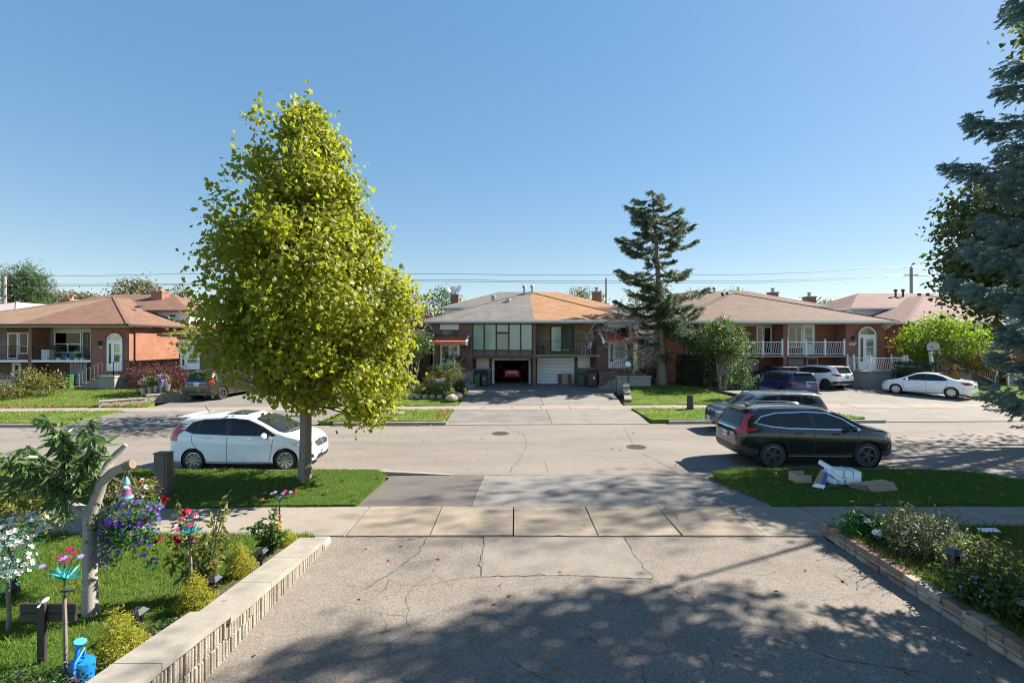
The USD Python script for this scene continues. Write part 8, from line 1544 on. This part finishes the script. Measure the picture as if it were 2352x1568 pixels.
for k, (u, v, y, lab) in enumerate(((2238, 1325, 5.55, 'clear glass ball nestling in the coral-flowered bush'), (2348, 1385, 5.0, 'clear glass ball at the frame edge of the bed'), (2003, 1260, 7.35, 'tiny glass ball in the grassy tuft'))):
    s = (.045, .05, .035)[k]; single('glass_ball', trimesh.creation.icosphere(3, s).apply_translation([X(u, y), y, Z(v, y)]), 'clear_glass', lab, 'glass ball', smooth=True)
# golden shrubs along the wall
for k, (u, v, y, w, h, lab) in enumerate(((272, 1500, 4.75, .2, .5, 'biggest golden shrub, nearest the camera by the wall'), (448, 1385, 5.75, .2, .45, 'golden shrub behind the wooden flower stake'), (552, 1320, 6.7, .16, .48, 'cone-shaped golden shrub before the dahlia plant'), (658, 1258, 7.9, .13, .28, 'small golden shrub at the far end of the garden wall'))):
    x = X(u, y); z = float(zf_leftlawn(x, y)) - .02; shrub('golden_shrub', lab, (x, y, z), [(0, 0, h * .28, w, w, h * .3), (0, 0, h * .6, w * .68, w * .68, h * .3), (-w * .15, 0, h * .88, w * .32, w * .32, h * .2), (w * .6, .05, h * .3, w * .5, w * .6, h * .3)], 330, 26, .032, 'leaf_gold', 420 + k, spread=.024, proto=LONG, up=.7, stems=4)
# hanging baskets
def basket(label, c, R, hang, leafm, petal, seed, nf, trail, leafn=60, pr=FLOWER, fs=.05):
    r = np.random.default_rng(seed); c = np.array(c, float); t = thing('hanging_basket', label, 'hanging basket', c); part(t, 'basket', lathe([(0, -.17), (R * .4, -.15), (R * .75, 0), (R * .78, .02), (0, .01)], 16).apply_translation(c), 'plastic_brown', smooth=35)
    for a in (0, 2.1, 4.2): part(t, 'chain', MB().bar(c + [R * .7 * math.cos(a), R * .7 * math.sin(a), 0], hang, .006), 'metal_grey')
    bl = [(0, 0, .04, R, R * .9, .12), (-R * .7, -.05, -.14, R * .35, R * .4, .2), (R * .7, -.05, -.1, R * .35, R * .4, .18), (0, -R * .6, -.1, R * .6, R * .3, .2)] + trail
    p, o = in_blobs(r, bl, leafn, .8); part(t, 'foliage', leaf_cloud(r, p + c, o, 14, .04, .045, QLEAF), leafm, kind='stuff'); p, o = in_blobs(r, bl, nf, 1.0); part(t, 'flowers', scatter(pr[0], pr[1], p + c, frames(o + [0, -.6, .35] + r.normal(0, .3, (nf, 3)), r.uniform(0, 6, nf)), fs * r.uniform(.75, 1.25, nf)), petal, kind='stuff'); return t
hb = pu(300, 1182, .1); basket('hanging basket spilling purple and green petunias under the sawn branch', hb, .33, pu(292, 1072), 'leaf_bright', 'petal_purple', 430, 330, [(-.24, -.1, -.38, .12, .12, .22), (-.1, -.2, -.32, .14, .12, .2), (.3, -.05, -.36, .07, .07, .26), (.22, -.1, -.25, .1, .1, .2), (.1, -.2, -.2, .14, .1, .15)], 130, fs=.052)
hb2 = np.array([X(298, 6.5), 6.5, Z(1132, 6.5)]); basket('hanging basket of fading yellowish petunias behind the purple one', hb2, .34, hb2 + [-.1, -.5, .5], 'leaf_olive', 'petal_white', 431, 26, [(-.2, 0, -.2, .25, .2, .16)], 170, fs=.06)
r = np.random.default_rng(432); p, o = in_blobs(r, [(0, 0, .06, .34, .3, .12)], 12, 1.0); part('/World/hanging_basket_002', 'pink_flowers', scatter(*FLOWER, p + hb2, frames(o + [0, -.7, .3]), .055), 'petal_magenta')
# gnome ornament
q = pu(291, 1124, -.05); t = thing('garden_gnome', 'small hanging gnome ornament in blue and violet below the sawn branch', 'ornament', q + [0, 0, -.08]); b = q + [0, 0, -.09]
part(t, 'robe', lathe([(0, 0), (.085, 0), (.08, .03), (.055, .1), (.06, .14), (.03, .18), (0, .18)], 14).apply_scale(.72).apply_translation(b), 'gnome_violet', smooth=35); part(t, 'base', lathe([(0, -.01), (.095, -.01), (.09, .03), (0, .03)], 14).apply_scale(.72).apply_translation(b), 'gnome_blue', smooth=35); part(t, 'head', trimesh.creation.icosphere(2, .026).apply_translation(b + [0, -.008, .148]), 'cardboard', smooth=True); part(t, 'beard', lathe([(0, 0), (.032, .05), (.02, .08), (0, .08)], 10).apply_scale(.72).apply_translation(b + [0, -.022, .087]), 'plastic_white', smooth=True); part(t, 'hat', lathe([(.05, 0), (.045, .02), (.022, .09), (0, .13)], 12).apply_scale(.72).apply_translation(b + [0, 0, .158]), 'gnome_blue', smooth=35)
part(t, 'cord', MB().bar(b + [0, 0, .25], pu(293, 1075), .004), 'iron')
# white cascading blossoms and yellowing leaves at the edge
y = 5.3; c = np.array([X(15, y), y, Z(1230, y)]); t = thing('flower_tree', 'small potted stem covered in cascading white blossoms at the picture edge', 'plant', (c[0], y, .2)); r = np.random.default_rng(433); part(t, 'stem', MB().tube([(c[0] + .0, y, .15), (c[0] + .03, y, .4), (c[0], y, 1.1)], [.025, .02, .016], 8), 'wood_stake', smooth=40)
bl = [(0, 0, .05, .36, .3, .18), (.12, -.1, -.2, .3, .2, .2), (-.2, -.1, -.25, .25, .2, .22), (.0, -.1, -.42, .2, .15, .16)]; p, o = in_blobs(r, bl, 200, .9); part(t, 'foliage', leaf_cloud(r, p + c, o, 9, .04, .045, LONG), 'leaf_teal', kind='stuff'); p, o = in_blobs(r, bl, 330, 1.0); part(t, 'flowers', scatter(BELL[0], BELL[1], p + c, frames(o + [0, -.4, .5] + r.normal(0, .3, (330, 3))), .055 * r.uniform(.8, 1.2, 330)), 'petal_white', kind='stuff')
shrub('shrub', 'yellowing broad-leaved shrub behind the white blossoms', (X(35, 6.2), 6.2, .2), [(0, 0, 1.25, .42, .35, .26), (-.2, 0, 1.0, .4, .35, .3), (.15, 0, .9, .3, .3, .2)], 90, 9, .095, 'leaf_olive', 434, spread=.06)
# solar flower stakes
def flower_stake(label, u, y, vb, vt, vpanel, heads, teal, wood=True):
    x = X(u, y); t = thing('flower_stake', label, 'garden stake', (x, y, Z(vb, y))); zb_, zt_, zp = Z(vb, y), Z(vt, y), Z(vpanel, y); part(t, 'stake', MB().tube([(x + .02, y, zb_), (x, y, zp - .05)], [.018, .016], 8), 'wood_stake' if wood else 'pole_wood', smooth=40); part(t, 'stem', MB().tube([(x, y, zp - .08), (x, y, zt_)], .007, 6), 'plastic_green_dark'); part(t, 'solar_panel', MB().mesh(lathe([(0, 0), (.055, 0), (.06, .015), (0, .02)], 16).apply_transform(trimesh.transformations.rotation_matrix(-.35, [1, 0, 0])).apply_translation([x + .035, y - .01, zp])), 'solar_black')
    r = np.random.default_rng(int(u))
    if teal:
        n = 26; d = np.column_stack([r.normal(0, .8, n), r.normal(0, .5, n), r.uniform(.3, 1.0, n)]); v, f = LONG; part(t, 'leaves', scatter(v[:, [0, 2, 1]], f, np.tile([x, y, zt_], (n, 1)), frames(d, r.uniform(0, 6, n)), .15 * r.uniform(.7, 1.2, n)), 'leaf_turquoise')
    for du, dv, m_, s in heads:
        p = np.array([X(u + du, y), y + r.uniform(-.06, .06), Z(vt + dv, y)]); part(t, 'stem', MB().tube([(x, y, zt_ - .02), ((x + p[0]) / 2, y, (zt_ + p[2]) / 2 + .01), p], .004, 4), 'plastic_green_dark'); part(t, 'bloom', scatter(*DAISY, np.array([p, p + [0, 0, .008]]), frames(np.array([[0, -.35, 1.0], [0.1, -.4, 1.0]]), np.array([0, .3])), np.array([s, s * .7])), m_)
flower_stake('flower stake with magenta and lilac daisies and turquoise leaves in the corner', 148, 4.55, 1600, 1330, 1357, [(5, -66, 'petal_magenta', .085), (27, -62, 'petal_magenta', .07), (-22, -45, 'petal_magenta', .075), (-5, -40, 'petal_magenta', .09), (45, -56, 'petal_lilac', .07), (0, -50, 'petal_lilac', .085), (-50, -30, 'petal_lilac', .07)], True)
flower_stake('flower stake with coral and pink blooms among the dahlias', 437, 5.9, 1390, 1225, 1247, [(-18, -36, 'petal_pink', .085), (-2, -52, 'petal_pink', .09), (17, -46, 'petal_pink', .075), (-20, -12, 'petal_magenta', .09), (6, -24, 'petal_pink', .1), (-33, -18, 'petal_white', .06), (10, -36, 'petal_white', .07)], True)
flower_stake('flower stake with pale pink blossoms at the far end of the wall', 642, 7.7, 1240, 1150, 1163, [(-18, -16, 'petal_lilac', .07), (-10, -20, 'petal_lilac', .07), (2, -10, 'petal_lilac', .075), (10, -18, 'petal_lilac', .075), (16, -24, 'petal_pink', .075), (22, -18, 'petal_lilac', .075)], False)
# dahlias
def dahlia(label, u, y, vb, tips, blooms, seed, lm='leaf_green', sc=1.0):
    x = X(u, y); z = float(zf_leftlawn(x, y)); t = thing('dahlia_plant', label, 'plant', (x, y, z)); r = np.random.default_rng(seed); st, P_, D_ = MB(), [], []
    for tu, tv in tips:
        e = np.array([X(tu, y), y + r.uniform(-.15, .15), Z(tv, y)]); s = np.array([x + r.normal(0, .04), y + r.normal(0, .04), z]); m_ = (s + e) / 2 + [0, 0, .1]; st.tube([s, m_, e], [.012, .008, .004], 5)
        for k in range(int(44 * sc)): w = r.uniform(.15, 1); p = s * (1 - w) ** 2 + 2 * m_ * w * (1 - w) + e * w * w; P_.append(p + r.normal(0, .02, 3)); D_.append(r.normal(0, .8, 3) + [0, 0, -.1])
    part(t, 'stems', st, 'plastic_green_dark'); v, f = LONG; v = v * [1.9, 1, 1]; part(t, 'leaves', scatter(v[:, [0, 2, 1]], f, np.array(P_), frames(np.array(D_), r.uniform(0, 6, len(P_))), (.105 * r.uniform(.6, 1.3, len(P_)))), lm, kind='stuff')
    for bu, bv, s, m_ in blooms:
        p = np.array([X(bu, y), y - .08, Z(bv, y)]); n = 34; d = r.normal(0, 1, (n, 3)); d[:, 1] -= .5; v, f = LONG; part(t, 'bloom', scatter(v[:, [0, 2, 1]] * [2.2, 1, 1], f, np.tile(p, (n, 1)), frames(d, r.uniform(0, 6, n)), s), m_)
dahlia('tall dahlia plant with dark red blooms beside the purple basket', 468, 6.1, 1330, [(388, 1155), (372, 1225), (425, 1175), (500, 1195), (510, 1165), (440, 1215), (385, 1280), (480, 1200), (520, 1235), (500, 1280), (460, 1230), (400, 1265), (530, 1130), (490, 1310)], [(388, 1142, .062, 'petal_red'), (372, 1231, .075, 'petal_red'), (436, 1170, .06, 'petal_red'), (428, 1200, .055, 'petal_red'), (420, 1235, .05, 'petal_magenta'), (448, 1232, .055, 'petal_magenta'), (412, 1228, .045, 'petal_red')], 440, 'leaf_olive')
dahlia('leafy dahlia with cream-yellow blooms before the pavement', 618, 7.5, 1255, [(580, 1205), (600, 1190), (618, 1180), (632, 1185), (600, 1225), (640, 1210), (650, 1225), (590, 1235), (615, 1230), (640, 1240)], [(644, 1198, .06, 'petal_yellow'), (648, 1182, .04, 'petal_orange'), (645, 1208, .05, 'petal_yellow')], 441, 'leaf_green')
# dark wooden sign seen from behind, with a bird clip
y = 4.75; t = thing('wooden_sign', 'dark plank sign on a post seen from behind, in the garden corner', 'sign', (X(104, y), y, .22)); x0, x1 = X(47, y), X(177, y); zt_, zb_ = Z(1386, y), Z(1426, y); zm = (zt_ + zb_) / 2
part(t, 'plank', MB().box(x0, x1, y - .012, y + .012, zm + .004, zt_ + .004, bev=.004), 'wood_dark'); part(t, 'plank', MB().box(x0 - .004, x1 - .01, y - .012, y + .012, zb_, zm - .003, bev=.004), 'wood_dark'); part(t, 'post', MB().box(X(94, y), X(112, y), y - .045, y - .014, .1, zt_ + .02, bev=.004), 'wood_dark')
t = thing('bird_ornament', 'little grey bird-shaped clip perched on the dark plank sign', 'ornament', (X(107, y), y, zt_)); e = trimesh.creation.icosphere(2, 1.0); e.vertices *= [.018, .04, .02]; e.vertices = e.vertices @ rotx(.5).T @ rotz(-.6).T; e.apply_translation([X(108, y), y - .02, zt_ + .045]); part(t, 'bird_body', e, 'plate_white', smooth=True); part(t, 'tail', MB().obox((X(103, y), y - .05, zt_ + .02), (.008, .03, .004), rotx(.7)), 'plate_white')
# blue watering can
y = 4.45; wx = X(188, y); zg = float(zf_leftlawn(wx, y)); zg = Z(1574, y); t = thing('watering_can', 'bright blue plastic watering can with a round rose beside the sign', 'watering can', (wx, y, zg))
e = lathe([(0, 0), (.075, 0), (.082, .03), (.09, .16), (.094, .2), (.088, .235), (.045, .245), (.045, .25), (0, .25)], 24); e.vertices *= [1.15, 1, 1]; part(t, 'can', e.apply_translation([wx, y, zg]), 'plastic_blue', smooth=40); part(t, 'opening', lathe([(.034, 0), (.046, 0), (.046, .012), (.034, .012), (.034, -.03), (0, -.035)], 20).apply_translation([wx - .0, y - .02, zg + .25]), 'plastic_blue', smooth=40)
part(t, 'spout', MB().tube([(wx - .07, y + .03, zg + .1), (wx - .10, y + .06, zg + .25), (wx - .085, y + .05, zg + .33)], [.028, .018, .014], 12), 'plastic_blue', smooth=40); part(t, 'rose', lathe([(0.014, 0), (.04, .055), (.05, .07), (.05, .078), (0, .085)], 20).apply_transform(trimesh.transformations.rotation_matrix(.35, [0, 1, 0])).apply_translation([wx - .085, y + .05, zg + .31]), 'plastic_blue_light', smooth=40)
part(t, 'handle', MB().tube([(wx + .03, y - .06, zg + .05), (wx + .03, y - .12, zg + .15), (wx + .01, y - .08, zg + .26), (wx - .02, y + .04, zg + .32), (wx - .03, y + .06, zg + .24)], .015, 10), 'plastic_blue', smooth=40)
shrub('shrub', 'dull grey-green low shrub with dark red heads in the bottom corner', (X(60, 4.15), 4.15, .28), [(0, 0, .1, .45, .3, .13), (.25, .1, .06, .25, .2, .1)], 150, 16, .035, 'leaf_hedge_lit', 450, spread=.05, extra=(('flowers', 18, .05, 'petal_red', FLOWER),))
ground('flower_bed', 'strip of dark soil between the lawn and the garden wall', 'flower bed', sheet([(-3.95, 2.2), (-3.47, 2.2), (-3.47, 8.2), (-3.75, 8.2)], lambda x, y: zf_leftlawn(x, y) + .03, .4, .1), 'dirt')
shrub('coral_flowers', 'low pink and red spiky flowers in the soil by the wall cap', (X(505, 5.6), 5.6, .22), [(0, 0, .06, .12, .14, .07)], 12, 9, .07, 'petal_magenta', 451, cat='plant', spread=.03, proto=LONG, up=.8)
shrub('groundcover', 'dark leafy plants between the golden shrub and the wall', (X(360, 5.15), 5.2, .24), [(0, 0, .05, .16, .2, .07)], 40, 9, .05, 'leaf_hedge_lit', 452, cat='plant', spread=.03)
